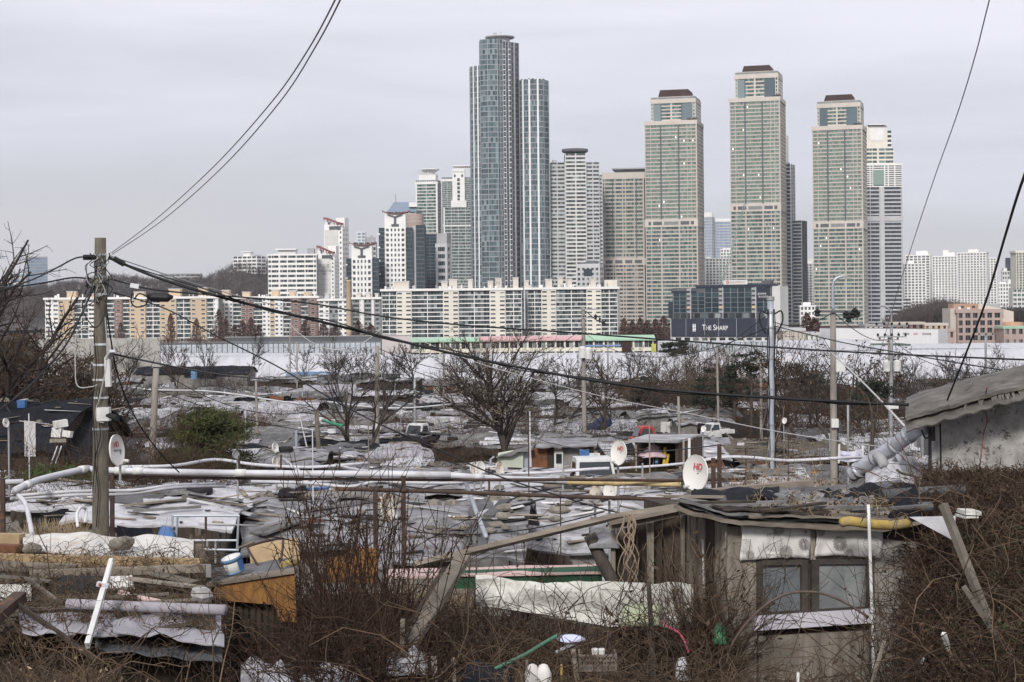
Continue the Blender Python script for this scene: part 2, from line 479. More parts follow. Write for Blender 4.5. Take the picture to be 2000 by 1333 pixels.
BUD={}
class Bld:
 def __init__(s,name,label,cat,xl,xc,xr,ytop,d,side='r',ratio=1.0,z0=2.0,group=None):
  k=d/F
  s.k,s.d,s.z0=k,d,z0
  f,q=(xc-xl,xr-xc) if side == 'r' else (xr-xc,xc-xl)
  if side == 'r' and xr == xc:q=0
  a=math.atan2(q/f/ratio,1) if q > 0 else 0
  u=math.atan(((xl+xr)/2-1000)/F)
  s.W=f*k/math.cos(a)
  s.D=s.W*ratio
  yaw=0 if q == 0 else (-(a+u) if side == 'r' else a-u)
  s.px0=xl if side == 'r' else xc
  s.ca=math.cos(a)
  s.side=side if q > 0 else None
  s.row=ytop
  top=P(s.px0,ytop,d)
  s.H=top.z-z0
  mid=P(s.px0,(ytop+640)/2,d)
  s.root=thing(name,label,cat,(mid.x,d,z0),yaw,group)
  BUD[s.root.name]=300
 def x(s,px):return (px-s.px0)*s.k/s.ca
 def z(s,row):return P(s.px0,row,s.d).z-s.z0
 def pts(s,fr,sfr=None,x0=0,x1=None,y0=0):
  """front (and visible side) polyline, left to right, at the given fractions"""
  x1=s.W if x1 is None else x1
  fp=[(x0+(x1-x0)*t,y0) for t in fr]
  if s.side and sfr:
   dd=s.D-y0*2
   if s.side == 'r':fp += [(x1,y0+dd*t) for t in sfr if t>0]
   else:fp=[(x0,y0+dd*t) for t in reversed(sfr) if t>0]+fp
  return fp
 def core(s,z0=0,z1=None,m=None,x0=0,x1=None,y0=0,y1=None,name='wall'):
  x1=s.W if x1 is None else x1
  y1=s.D if y1 is None else y1
  b=MB();b.prism([(x0,y0),(x1,y0),(x1,y1),(x0,y1)],z0,s.H if z1 is None else z1)
  return b.build(name,m or m_corel,s.root,local=True)
 def box(s,name,m,x0,x1,z0,z1,y0,y1):
  b=MB();b.prism([(x0,y0),(x1,y0),(x1,y1),(x0,y1)],z0,z1)
  return b.build(name,m,s.root,local=True)
 def fac(s,pts,z0,z1,nfl,mb,mp_,mg,hb=.4,off=.35,piers=.5,npane=3,pm=None,wn='window',solid=()):
  facade(s.root,pts,z0,z1,nfl,mb,mp_,mg,hb,off,piers,npane,pm,wn,solid)
def offpts(pts,off):
 n=len(pts);nr=[]
 for i in range(n-1):
  dx,dy=pts[i+1][0]-pts[i][0],pts[i+1][1]-pts[i][1]
  l=math.hypot(dx,dy);nr.append((dy/l,-dx/l))
 out=[]
 for i in range(n):
  a=nr[max(i-1,0)];b=nr[min(i,n-2)]
  dt=1+a[0]*b[0]+a[1]*b[1]
  out.append((pts[i][0]+(a[0]+b[0])/dt*off,pts[i][1]+(a[1]+b[1])/dt*off))
 return out,nr
def facade(root,pts,z0,z1,nfl,mb,mp_,mg,hb,off,piers,npane,pm,wn,solid):
 n=len(pts);fh=(z1-z0)/nfl
 op,nr=offpts(pts,off)
 if mb:
  h=fh*hb
  vs,fs=[],[]
  for (a,b) in zip(pts,op):vs += [(a[0],a[1],0),(b[0],b[1],0),(b[0],b[1],h),(a[0],a[1],h)]
  for i in range(n-1):
   q=i*4
   for e in range(3):fs.append((q+e,q+e+1,q+5+e,q+4+e)[::-1])
  fs += [(0,1,2,3),tuple((n-1)*4+e for e in (3,2,1,0))]
  me=MB().add(vs,fs).mesh('floor_band',mb)
  for i in range(nfl):put('floor_band',me,root,(0,0,z0+i*fh))
 pw=piers if isinstance(piers,(list,tuple)) else [piers]*n
 for i in range(n):
  if pw[i] <= 0:continue
  a,b=nr[max(i-1,0)],nr[min(i,n-2)]
  o2=off+.06
  ta,tb=(-a[1],a[0]),(-b[1],b[0])
  hw=pw[i]/2
  p=pts[i];dt=1+a[0]*b[0]+a[1]*b[1]
  oc=(p[0]+(a[0]+b[0])/dt*o2,p[1]+(a[1]+b[1])/dt*o2)
  L=(p[0]-ta[0]*hw,p[1]-ta[1]*hw) if i > 0 else p
  Rr=(p[0]+tb[0]*hw,p[1]+tb[1]*hw) if i < n-1 else p
  Lo=(L[0]+a[0]*o2,L[1]+a[1]*o2);Ro=(Rr[0]+b[0]*o2,Rr[1]+b[1]*o2)
  poly=[p,L,Lo,oc,Ro,Rr] if 0 < i < n-1 else ([p,oc,Ro,Rr] if i == 0 else [p,L,Lo,oc])
  q=[]
  for w in poly:
   if not q or math.hypot(w[0]-q[-1][0],w[1]-q[-1][1]) > 1e-4:q.append(w)
  b_=MB();b_.prism(q,z0,z1)
  b_.build('pier',(pm or {}).get(i,mp_),root,local=True)
 rest=[]
 order=sorted(range(n-1),key=lambda j:-math.hypot(pts[j+1][0]-pts[j][0],pts[j+1][1]-pts[j][1])*abs(nr[j][1]))
 for j in order:
  if j in solid:continue
  p,q=pts[j],pts[j+1]
  L=math.hypot(q[0]-p[0],q[1]-p[1]);t=((q[0]-p[0])/L,(q[1]-p[1])/L)
  w=L-pw[j]/2-pw[j+1]/2
  k=npane[j] if isinstance(npane,(list,tuple)) else npane
  h=fh*(1-hb)*(1 if mb else .55)
  g=min(.15,w/k*.08)
  vs,fs=[],[]
  for c in range(k):
   xa,xb=w*c/k+g/2,w*(c+1)/k-g/2
   b0=len(vs)
   vs += [(xa,0,.02),(xb,0,.02),(xb,0,h-.02),(xa,0,h-.02)];fs.append((b0,b0+1,b0+2,b0+3))
  ox,oy=p[0]+t[0]*pw[j]/2+nr[j][0]*.08,p[1]+t[1]*pw[j]/2+nr[j][1]*.08
  ang=math.atan2(t[1],t[0])
  me=None
  m4=Matrix.Translation((ox,oy,0)) @ Matrix.Rotation(ang,4,'Z')
  for i in range(nfl-1,-1,-1):
   zz=z0+i*fh+fh*hb
   if BUD.get(root.name,300) > 0:
    if me is None:me=MB().add(vs,fs).mesh(wn,mg)
    BUD[root.name]=BUD.get(root.name,300)-1
    put(wn,me,root,(ox,oy,zz),(0,0,ang))
   else:
    rest.append((np.array([tuple(m4 @ Vector((v[0],v[1],v[2]+zz))) for v in vs]),np.array(fs)))
 if rest:
  v,f=join_np(rest)
  o=put('distant_windows',fast_mesh('distant_windows',v,f,mat=mg),root);o['kind']='stuff'
def frustum(root,name,m,x0,x1,y0,y1,z0,z1,ix,iy):
 b=MB();b.prism([(x0,y0),(x1,y0),(x1,y1),(x0,y1)],z0,z1,[(x0+ix,y0+iy),(x1-ix,y0+iy),(x1-ix,y1-iy),(x0+ix,y1-iy)])
 return b.build(name,m,root,local=True)

# ---- the three stepped green-glass towers
def green_tower(label,xl,xc,xr,ytop,cl,cr,ycr,kl,kr,ykap,ymech,d,seed):
 B=Bld('residential_tower',label,'tower',xl,xc,xr,ytop,d,'r',.9,group='green glass towers with brown caps')
 zt,zm=B.z(ytop),B.z(ymech)
 B.core(0,zt-.5)
 fr=[0,.115,.31,.50,.655,.82,.90,1]
 sf=[.2,.4,.6,.8,1]
 pts=B.pts(fr,sf)
 pw=[1.3,.5,1.2,.01,1.2,.5,.5,1.3]+[.6]*4+[1.0]
 npn=[3,5,5,4,4,2,2]+[2]*5
 dark={2:m_dgrey,4:m_dgrey}
 nup=max(8,round((zt-zm)/3.35));nlo=round(zm/3.35)
 B.fac(pts,zm+3,zt-3.4,nup,m_beige,m_beige,g_pale,.33,.4,pw,npn,dark)  # paler glass above: the pale reflection is put into its colour
 B.fac(pts,0,zm-3.2,nlo,m_beige,m_beige,g_teal,.36,.4,pw,npn)
 # mechanical storey: a wide stone band with louvred openings
 q=[(-.6,-.6),(B.W+.6,-.6),(B.W+.6,B.D),(-.6,B.D)]
 b=MB();b.prism(q,zm-3.2,zm+3);b.build('mechanical_storey',m_beigeL,B.root,local=True)
 for a,c in ((.06,.11),(.15,.32),(.36,.64),(.68,.85),(.88,.94)):
  B.box('louvre',m_dgrey if c-a<.25 else m_corel,B.W*a,B.W*c,zm-1.6,zm+1.2,-.72,-.5)
 q=[(-.7,-.7),(B.W+.7,-.7),(B.W+.7,B.D),(-.7,B.D)]
 b=MB();b.prism(q,zt-3.4,zt);b.build('parapet',m_beigeL,B.root,local=True)
 # crown storeys
 x0,x1=B.x(cl),B.x(cr);y0=B.D*.10;zc=B.z(ycr)
 B.core(zt,zc-.4,x0=x0,x1=x1,y0=y0,y1=B.D*.9,name='crown_wall')
 cf=[0,.05,.225,.46,.70,.94,1]
 cp=[(x0+(x1-x0)*t,y0) for t in cf]+[(x1,y0+B.D*.8*t) for t in (.33,.66,1)]
 hc=zc-zt
 nfc=5
 B.fac(cp,zt+.4,zc-hc*.27,nfc,m_beigeL,m_beigeL,g_teal,.36,.3,[.9,1.0,1.2,1.4,1.2,1.0,.9,.8,.8,1],[1,3,4,4,4,1,2,2,2],{2:m_dgrey,4:m_dgrey})
 for a,c in ((.055,.22),(.71,.94)): # tall glazed corner bays run through the crown storeys
  o=B.box('glazed_bay',g_blue,x0+(x1-x0)*a,x0+(x1-x0)*c,zt+.6,zc-hc*.3,y0-.62,y0-.2)
 b=MB();b.prism([(x0-.5,y0-.7),(x1+.5,y0-.7),(x1+.5,B.D*.9),(x0-.5,B.D*.9)],zc-hc*.27,zc-hc*.1)
 b.build('parapet',m_beigeL,B.root,local=True)
 i=(x1-x0)*.03
 b=MB();b.prism([(x0+i,y0+.4),(x1-i,y0+.4),(x1-i,B.D*.88),(x0+i,B.D*.88)],zc-hc*.1,zc)
 b.build('parapet',m_beigeL,B.root,local=True)
 frustum(B.root,'roof_cap',m_brown,B.x(kl)-.6,B.x(kr)+.6,y0+1.2,B.D*.8,zc,B.z(ykap)+1.2,1.6,.5)
 # single panes given a glow in place of sun glints
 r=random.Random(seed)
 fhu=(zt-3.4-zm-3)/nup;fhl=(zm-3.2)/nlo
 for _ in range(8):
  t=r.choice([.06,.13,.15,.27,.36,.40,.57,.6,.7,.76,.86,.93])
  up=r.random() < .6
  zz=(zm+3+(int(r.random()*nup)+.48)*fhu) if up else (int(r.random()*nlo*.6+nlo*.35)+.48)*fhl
  B.box('glint_pane',m_glint,B.W*t-.4,B.W*t+.45,zz,zz+1.2,-.30,-.1)
 # roof garden shrubs on the setback
 for c in range(5):
  t=r.uniform(.84,.98)
  b=MB();b.lathe([(.01,2.2),(1.2,1.6),(1.7,.8),(1.3,0)],7);
  o=b.build('roof_shrub',m_hill,B.root,local=True);o.location=(B.W*t,B.D*.06,zt)
 return B
green_tower('stepped green glass tower with brown cap, shortest crown, left of the far blue offices',1261,1361,1375,238,1272,1358,190,1287,1346,179,437,1350,3)
green_tower('tallest stepped green glass tower with brown cap and crane mast in front',1427,1523,1535,193,1437,1519,141,1451,1505,132,407,1350,4)
green_tower('stepped green glass tower with brown cap, touching the white stepped tower',1588,1683,1692,248,1597,1679,198,1611,1665,189,441,1350,5)
# ---- lower beige tower with flat dark canopy
B=Bld('residential_tower','lower beige and green tower with flat dark canopy on its roof','tower',1178,1259,1264,338,1375,'r',.8)
B.core(0,B.H-.4)
fr=[0,.05,.24,.30,.48,.55,.76,.81,.97,1]
pw=[1.2,.8,.8,.8,.8,.8,.8,.8,.8,1.2]
zm=B.z(512)
B.fac(B.pts(fr),zm+3,B.H-5.5,20,m_beige,m_beige,g_teal,.42,.4,pw,[1,4,1,4,1,4,1,4,1],{2:m_dgrey,7:m_dgrey})
B.fac(B.pts(fr),0,zm-3,16,m_beige,m_beige,g_mix,.5,.4,pw,[1,4,1,4,1,4,1,4,1])
B.box('parapet',m_beigeL,-.6,B.W+.6,B.H-5.5,B.H,-.6,B.D)
B.box('mechanical_storey',m_beigeL,-.6,B.W+.6,zm-3,zm+3,-.6,B.D)
for t in (.06,.29,.53,.76):B.box('louvre',m_dgrey,B.W*t,B.W*(t+.17),zm-1.4,zm+1.3,-.72,-.5)
frustum(B.root,'roof_canopy',m_dgrey,B.x(1203),B.W,3,B.D-3,B.H+.1,B.H+2.6,-2.4,-2)
B.box('canopy_slab',m_steel,B.x(1196),B.W+1,B.H+2.6,B.H+3.7,0,B.D)

# ---- the tall blue glass tower with three lobes
d=1300;k=d/F
root=thing('glass_tower','tallest blue glass skyscraper of three rounded lobes with roof ring','tower',(P(998,400,d).x,d,2));BUD[root.name]=300
def lp(px,y):return ((px-998)*k,y)
def lz(row,px=998):return P(px,row,d).z-2
def lobe(pts,ztop,nfl,pm,pw,npn,mp_=None,hb=.2,back=26,mb=None):
 poly=pts+[(pts[-1][0],back),(pts[0][0],back)]
 b=MB();b.prism(poly,0,ztop);b.build('tower_wing',m_corel,root,local=True)
 facade(root,pts,0,ztop+1.2,nfl,mb or m_grey2,mp_ or m_steel,g_blue,hb*.8,.35,pw,npn,pm,'window',())
cen=[lp(939,9),lp(940.5,1),lp(955,-2),lp(974,-2.5),lp(978,0),lp(985,1.5)]
lobe(cen,lz(80),56,{4:m_grey,5:m_grey},[.5,.5,.35,.35,.5,1.0],[2,3,4,2,3])
cen2=[lp(985,1.6),lp(990,1),lp(996,2),lp(1000,4.5),lp(1007,6),lp(1016,10)]
b=MB();b.prism([(x+.05,y+.05) for x,y in cen2]+[(cen2[-1][0],25),(cen2[0][0]+.05,25)],0,lz(82));b.build('tower_wing',m_dgrey,root,local=True)
facade(root,cen2,0,lz(81),56,m_dgrey,m_grey,g_dark,.3,.3,[.9,.5,1.5,.5,1.4,.7],2,None,'window',())
me=MB().box((0,0,0),(2.0,.5,.55)).mesh('balcony_slab',m_white)
for i in range(55):
 for px,y in ((987.5,.9),(997,2.3)):put('balcony_slab',me,root,(lp(px,y)[0],y-.6,(i+.5)*lz(81)/56))
lf=[lp(945+25.5*math.cos(a),12+10*math.sin(a)) for a in np.linspace(math.pi,math.pi*1.5,5)]
lobe(lf,lz(130),49,{2:m_white,3:m_white},[.5,.5,.9,.9,.4],2)
rl=[lp(1016,6)]+[lp(1045+29.5*math.cos(a),12+11*math.sin(a)) for a in (math.pi*1.13,math.pi*1.24,math.pi*1.40,math.pi*1.58,math.pi*1.72,math.pi*1.98)]
lobe(rl,lz(158),47,{2:m_white,3:m_white,4:m_white,6:m_offw},[.4,.5,1.4,1.3,1.4,.5,.7],[2,2,3,4,4,3])
# roof ring and machinery
b=MB();m4=Matrix.Translation(((979-998)*k,10,lz(80)))
b.lathe([(8,0),(8,3.5),(11.5,3.6),(12,4.4),(11.5,5),(3,5.6),(.01,5.8)],24,m4);b.build('roof_ring',m_lgrey,root,local=True)
b=MB();b.box(((970-998)*k,8,lz(80)+6.6),(3,2,1.8));b.tube([((981-998)*k,8,lz(80)+5),((981-998)*k,8,lz(80)+8.4)],.2);b.build('roof_plant',m_grey,root,local=True)
r=random.Random(2)
for i in range(7):
 b=MB();b.lathe([(.01,1.7),(.9,1.2),(1.3,.6),(1,0)],7);o=b.build('roof_shrub',m_hill,root,local=True)
 o.location=((1022+i*7-998)*k,6+r.random()*4,lz(158)+1)

# ---- grey gridded tower with the dark disc
B=Bld('residential_tower','grey gridded tower with a dark disc floating over its roof','tower',1076,1172,1172,318,1320,'r',.8)
B.core(0,B.H-.3)
x1,x2=B.x(1105),B.x(1146)
B.fac([(0,0),(B.W*.14,0),(B.W*.30,0)],0,B.H,42,m_lgrey,m_lgrey,g_mix,.5,.35,[1.0,.9,1],3)
B.fac([(x2,0),(x2+(B.W-x2)*.5,0),(B.W,0)],0,B.H,42,m_lgrey,m_lgrey,g_mix,.5,.35,[1.0,.9,1],3)
zc=B.z(301)
B.core(0,zc,x0=x1,x1=x2,y0=-2.5,y1=B.D*.7,name='tower_bay')
B.fac([(x1,-2.5),((x1+x2)/2,-2.5),(x2,-2.5)],0,zc,45,m_offw,m_offw,g_mix,.44,.35,[1.2,1.0,1.2],4)
b=MB();m4=Matrix.Translation(((B.x(1125)),5,zc));b.lathe([(4,0),(9,1),(10.6,1.8),(10.6,3.9),(.01,4.1)],24,m4);b.build('roof_disc',m_dgrey,B.root,local=True)
B.box('rooftop_box',m_lgrey,B.x(1080),B.x(1090),B.H,B.H+2.2,2,8)
W2=B.x(1178)
B.box('tower_wing',m_corel,B.W+.02,W2,0,B.z(342),3,B.D-2)
B.fac([(B.W+.02,3),(W2,3)],0,B.z(342),40,m_lgrey,m_lgrey,g_mix,.5,.3,[.4,.6],2)

# ---- twin white and green towers behind the blue one
B=Bld('residential_tower','white edged green glass tower with flared white crown, left of its twin','tower',813,855,862,352,1450,'r',.8)
B.core(0,B.H-.3)
B.fac(B.pts([0,.04,.5,.96,1],[.5,1]),0,B.H-4,44,m_offw,m_white,g_teal,.3,.35,[.6,.9,.3,.9,.8,.6,.8],[1,4,4,1,2,2])
B.box('parapet',m_white,-.6,B.W+.6,B.H-4,B.H-1.8,-.6,B.D)
B.fac(B.pts([0,.1,.2,.3,.4,.5,.6,.7,.8,.9,1]),B.H-1.8,B.H,1,None,m_white,g_dark,.2,.3,.5,1)
x0,x1=B.x(818),B.x(851)
B.box('crown_wall',m_white,x0,x1,B.H,B.z(341),3,B.D-3)
b=MB();m4=Matrix.Translation(((B.x(838)),B.D*.45,B.z(341)));b.lathe([(4.4,0),(4.8,1.6),(7.2,3.6),(8.6,4.2),(8.6,5.0),(.01,5.1)],16,m4);b.build('flared_crown',m_white,B.root,local=True)
for i in range(6):
 b=MB();b.beam((B.x(822+i*5.4),2.8,B.z(341)),(B.x(818+i*7),-.4,B.z(333)),.5,.5);b.build('crown_rib',m_white,B.root,local=True)
B2=Bld('residential_tower','white and green tower with a tall white centre shaft and lettered crown','tower',864,922,922,346,1440,'r',.8)
B2.core(0,B2.H-.3)
xm0,xm1=B2.x(885),B2.x(909)
zmid=B2.z(406)
B2.fac([(0,0),(xm0*.5,0),(xm0,0)],zmid,B2.H-4,14,m_lgrey,m_white,g_teal,.3,.3,[.5,.2,.2],4)
B2.fac([(xm1,0),(B2.W,0)],zmid,B2.H-4,14,m_lgrey,m_white,g_teal,.3,.3,[.2,.5],4)
B2.box('parapet',m_white,-.4,xm0,B2.H-4,B2.H-2,-.5,B2.D)
B2.box('shaft',m_white,xm0,xm1,zmid,B2.z(331),-2.5,B2.D*.7)
B2.box('shaft_foot',m_white,xm0-1.4,xm1+1.4,zmid,zmid+6,-3.4,-2.6)
for i,rw in enumerate((352,360,368,376,384,391,399)):
 w=1.1 if i < 6 else 1.8
 B2.box('window',m_core,(xm0+xm1)/2-w,(xm0+xm1)/2+w,B2.z(rw)-1.3,B2.z(rw)+1.2,-2.62,-2.4)
for t in (.2,.8):B2.box('window',m_core,xm0+(xm1-xm0)*t-.7,xm0+(xm1-xm0)*t+.7,B2.z(347),B2.z(342),-2.62,-2.4)
text(B2.root,'lettering','ACROVILL',2.3,m_textg,((xm0+xm1)/2,-2.56,B2.z(337)),ext=.05)
B2.box('roof_slab',m_white,B2.x(886),B2.x(920),B2.z(326),B2.z(324),-2,B2.D*.8)
for i in range(8):B2.box('crown_rib',m_white,B2.x(888+i*4),B2.x(889.3+i*4),B2.z(331),B2.z(326),-1,0)
B3c=Bld('residential_tower','wide green glass block with white edges under the white centre shaft','tower',867,925,925,406,1400,'r',.5)
B3c.core(0,B3c.H-.3)
B3c.fac(B3c.pts([0,.03,.27,.5,.74,.97,1]),0,B3c.H,38,m_lgrey,m_white,g_teal,.3,.35,[.9,.9,.25,.25,.25,.6,.6],[1,4,4,4,4,1])
B3c.box('parapet',m_white,-.5,B3c.W+.5,B3c.z(443),B3c.z(440),-.6,1)
# ---- building with sloped blue glass roof and the pinkish drum
B=Bld('office_building','office building with sloping sky blue glass roof and small mast','office building',757,814,814,414,1430,'r',.6)
B.core(0,B.H)
B.fac(B.pts([0,.25,.5,.75,1]),0,B.H,30,m_lgrey,m_lgrey,g_mix,.5,.3,.6,3)
z1=B.z(394)
b=MB();b.add([(0,0,B.H),(B.W,0,B.H),(B.W,B.D*.5,z1),(B.W*.22,B.D*.5,z1),(0,B.D,B.H),(B.W,B.D,B.H)],[(0,1,2,3),(0,3,4),(3,2,5,4),(1,5,2)])
b.build('sloped_glass_roof',g_sky,B.root,local=True)
for i in range(1,7):
 t=i/7;b=MB();b.beam((B.W*.22*t,B.D*.5*t-.15,B.H+(z1-B.H)*t+.1),(B.W,B.D*.5*t-.15,B.H+(z1-B.H)*t+.1),.3,.3);b.build('roof_rib',m_grey,B.root,local=True)
b=MB();b.tube([(B.x(773),6,z1-2),(B.x(773),6,z1+7)],.35);b.build('mast',m_grey,B.root,local=True)
B.box('rooftop_box',m_white,B.x(800),B.W+1,B.z(405),B.z(396),-.5,8)
d=1330;q=P(811,440,d)
root=thing('office_building','pinkish round drum building behind the white gridded tower','office building',(q.x,d,2))
b=MB();b.lathe([(6.8,0),(6.8,P(811,420,d).z-2),(5.5,P(811,419,d).z-2),(.01,P(811,418,d).z-2)],24);b.build('wall',m_pinkg,root,local=True)
for rw in (428,434,452):
 b=MB();b.lathe([(6.8,P(811,rw,d).z-2),(7.0,P(811,rw,d).z-1.7),(6.8,P(811,rw,d).z-1.4)],24);b.build('cornice',m_beige,root,local=True)
# ---- white gridded office towers with red canopies and dark glass wings
def grid_tower(label,xl,xr,yt,wl,wr,ywing,d,nf,rows):
 B=Bld('office_building',label,'office building',xl,xr,xr,yt,d,'r',.8,group='white gridded office towers with dark red roof canopies')
 B.core(0,B.H,m_white)
 zt=B.z(rows)
 B.fac(B.pts([0,.07]+[.07+.86*i/5 for i in range(1,6)]+[1]),0,zt,nf,m_white,m_white,g_dark,.45,.5,[.3]+[.1]+[1.4]*4+[.1,.3],[1,2,2,2,2,2,1],solid=(0,6))
 c=B.W/2;h=B.H-zt
 B.box('keyhole_recess',m_dgrey,c-2.6,c+2.6,zt+h*.15,zt+h*.30,-.6,-.2)
 B.box('keyhole_recess',m_dgrey,c-.8,c+.8,zt+h*.302,zt+h*.82,-.6,-.2)
 for s in (-1,1):
  b=MB();b.beam((c,-.8,zt+h*.78),(c+s*5.2,-.8,B.H-.6),.5,.8);b.build('strut',m_dgrey,B.root,local=True)
 b=MB();b.sheet(lambda u,v:(-1.5+(B.W+4.5)*u,-1.5+(B.D*.7)*v,B.H+.4+1.7*(2*u-1)**2),10,4,.5);b.build('roof_canopy',m_red,B.root,local=True)
 for i in range(7):
  t=i/6;b=MB();b.box((-1.2+(B.W+4)*t,-1.6,B.H+.3+1.7*(2*t-1)**2-.3),(.35,.35,1.8));b.build('canopy_post',m_red,B.root,local=True)
 for s,(a,bb) in enumerate((wl,wr)):
  x0,x1=B.x(a),B.x(bb)
  if s == 0:x1=-.02
  else:x0=B.W+.02
  zw=B.z(ywing)
  B.core(0,zw,m_core,x0=x0,x1=x1,y0=2,y1=B.D*.9,name='glass_wing')
  B.fac([(x0,2),(x1,2)],0,zw,nf+4,m_dgrey,m_dgrey,g_navy,.2,.15,[.3,.3],3)
 for i in range(4):
  B.box('wing_lamp',m_white,B.x(wl[0])-.8,B.x(wl[0])+1,B.z(ywing+14+i*26),B.z(ywing+11+i*26),.8,1.6)
 return B
B=grid_tower('taller white gridded office tower with red canopy and dark wings',752,793,418,(740,752),(793,806),445,1150,21,447)
B.box('rear_wing',m_lgrey,B.x(806),B.x(812),0,B.z(441),6,24)
B.core(0,B.z(440),m_core,x0=B.x(812),x1=B.x(829),y0=4,y1=26,name='glass_wing')
B.fac([(B.x(812),4),(B.x(829),4)],0,B.z(440),25,m_dgrey,m_dgrey,g_navy,.2,.15,.3,4)
grid_tower('shorter white gridded office tower with red canopy behind the apartment slab',687,727,480,(676,687),(727,739),505,1120,13,508)
B=Bld('office_building','pale grey building with boxy roof tower behind the shorter gridded tower','office building',690,735,735,474,1250,'r',.6)
B.core(0,B.H,m_lgrey);B.fac(B.pts([0,.25,.5,.75,1]),B.H-30,B.H,8,m_lgrey,m_lgrey,g_mix,.4,.3,.6,3)
B.box('roof_tower',m_offw,B.x(697),B.x(714),B.H,B.z(453),2,9)
for i in range(3):
 for j in range(2):B.box('window',g_sky,B.x(699+j*8),B.x(705+j*8),B.z(472-i*6.5),B.z(468-i*6.5),1.85,2.1)
B.box('roof_plant',m_grey,B.x(716),B.x(732),B.H,B.z(464),3,9);B.box('roof_plant',m_grey,B.x(722),B.x(728),B.z(464),B.z(460),3,6)
# ---- dark glass block and grey office with strip windows
B=Bld('office_building','dark blue glass office block beside the grey strip-window office','office building',828,853,853,458,1230,'r',1)
B.core(0,B.H,m_core);B.fac(B.pts([0,.5,1]),0,B.H,30,m_dgrey,m_dgrey,g_navy,.25,.2,.4,4);B.box('parapet',m_grey,-.3,B.W+.3,B.H,B.H+1.4,-.4,B.D)
B=Bld('office_building','grey stone office with stacked dark strip windows','office building',852,873,880,478,1200,'r',1)
B.core(0,B.H,m_lgrey);B.fac(B.pts([0,1],[1]),0,B.H-2,12,m_lgrey,m_lgrey,g_dark,.42,.4,[3.4,2.6,3],[4,2],None)
B.box('parapet',m_lgrey,-.4,B.W+.4,B.H-2,B.H+.6,-.5,B.D)
B.box('rear_wing',m_grey,B.x(846),B.x(866),0,B.z(455),9,20)
# ---- white towers with slanted red roofs
def slant_tower(label,xl,xp,xc,xr,yt,yroof,d,ypan,lines):
 B=Bld('apartment_tower',label,'apartment tower',xl,xc,xr,yroof,d,'r',.8,group='white towers with slanted dark red roofs')
 B.core(0,B.H,m_white)
 x1=B.x(xp)
 B.box('stair_panel',m_offw,.8,x1,0,B.z(ypan),-.5,-.01)
 for i in range(14):B.box('panel_joint',m_grey,.8,x1,B.z(ypan)*(i+1)/15-.1,B.z(ypan)*(i+1)/15,-.55,-.5)
 for a,c in ((.03,.2),(.42,.62)):B.box('roof_frame',m_white,B.W*a,B.W*c,B.H,B.z(yt+8+a*16),.2,4)
 B.box('roof_slot',m_dgrey,B.W*.28,B.W*.92,B.H-4,B.H-1,-.1,.0)
 zl,zr=B.z(yt),B.z(yroof-3)
 b=MB();b.sheet(lambda u,v:(B.W*(.02+.95*u),-1+B.D*.7*v,zl+(zr-zl)*(u**.8)),8,4,.9);b.build('slanted_roof',m_red,B.root,local=True)
 for i in range(6):
  t=i/5;b=MB();zz=zl+(zr-zl)*(t**.8);b.box((B.W*(.03+.93*t),-1.2,zz-1.2),(.5,.5,2.4));b.build('roof_rib',m_red,B.root,local=True)
 B.box('rear_shaft',m_white,B.W*.55,B.W*1.02,B.H-2,B.z(yt+1),B.D*.35,B.D)
 pts=[(B.W,B.D*t) for t in (0,.25,.5,.75,1)]
 B.fac(pts,0,B.H-3,22,m_white,m_white,g_mix,.5,.3,[1,1.2,1.2,1.2,1],1)
 for i in range(20):B.box('window',m_core,x1+(B.W-x1)*.45,x1+(B.W-x1)*.75,B.H*(i+.3)/21,B.H*(i+.75)/21,-.08,.05)
 for i,(tx,sz,off) in enumerate(lines):text(B.root,'lettering',tx,sz,m_textg,(x1*.52,-.56,B.z(off)),ext=.04)
 return B
slant_tower('taller white apartment tower with slanted dark red roof frame',634,661,669,681,425,440,1200,450,[])
slant_tower('shorter white apartment tower with slanted red roof and lettered grey panel',620,646,653,662,480,496,1100,506,[('코오롱',3.0,521),('CHARACTER',1.9,530),('199',1.8,536)])
# ---- white horizontal-banded apartment block
B=Bld('apartment_block','white apartment block with continuous balcony bands and rooftop pavilion','apartment block',524,619,619,500,1080,'r',.25)
B.core(0,B.H,m_corel)
B.fac(B.pts([0,.07,.22,.24,.40,.58,.76,.94,1]),0,B.H,17,m_white,m_white,g_mix,.5,.5,[.6,.4,.4,.6,.6,.6,.6,.5,.6],[2,5,1,5,5,5,5,2])
B.box('parapet',m_white,-.5,B.W+.5,B.H,B.H+1,-.6,6)
B.box('rooftop_pavilion',m_offw,B.x(543),B.x(577),B.H+1,B.z(489),2,10);B.box('roof_slab',m_white,B.x(538),B.x(579),B.z(489),B.z(486.5),0,12)
B.box('rooftop_box',m_grey,B.x(600),B.x(613),B.H+1,B.z(486),3,9);B.box('rooftop_box',m_offw,B.x(531),B.x(543),B.H+1,B.z(496),2,9)
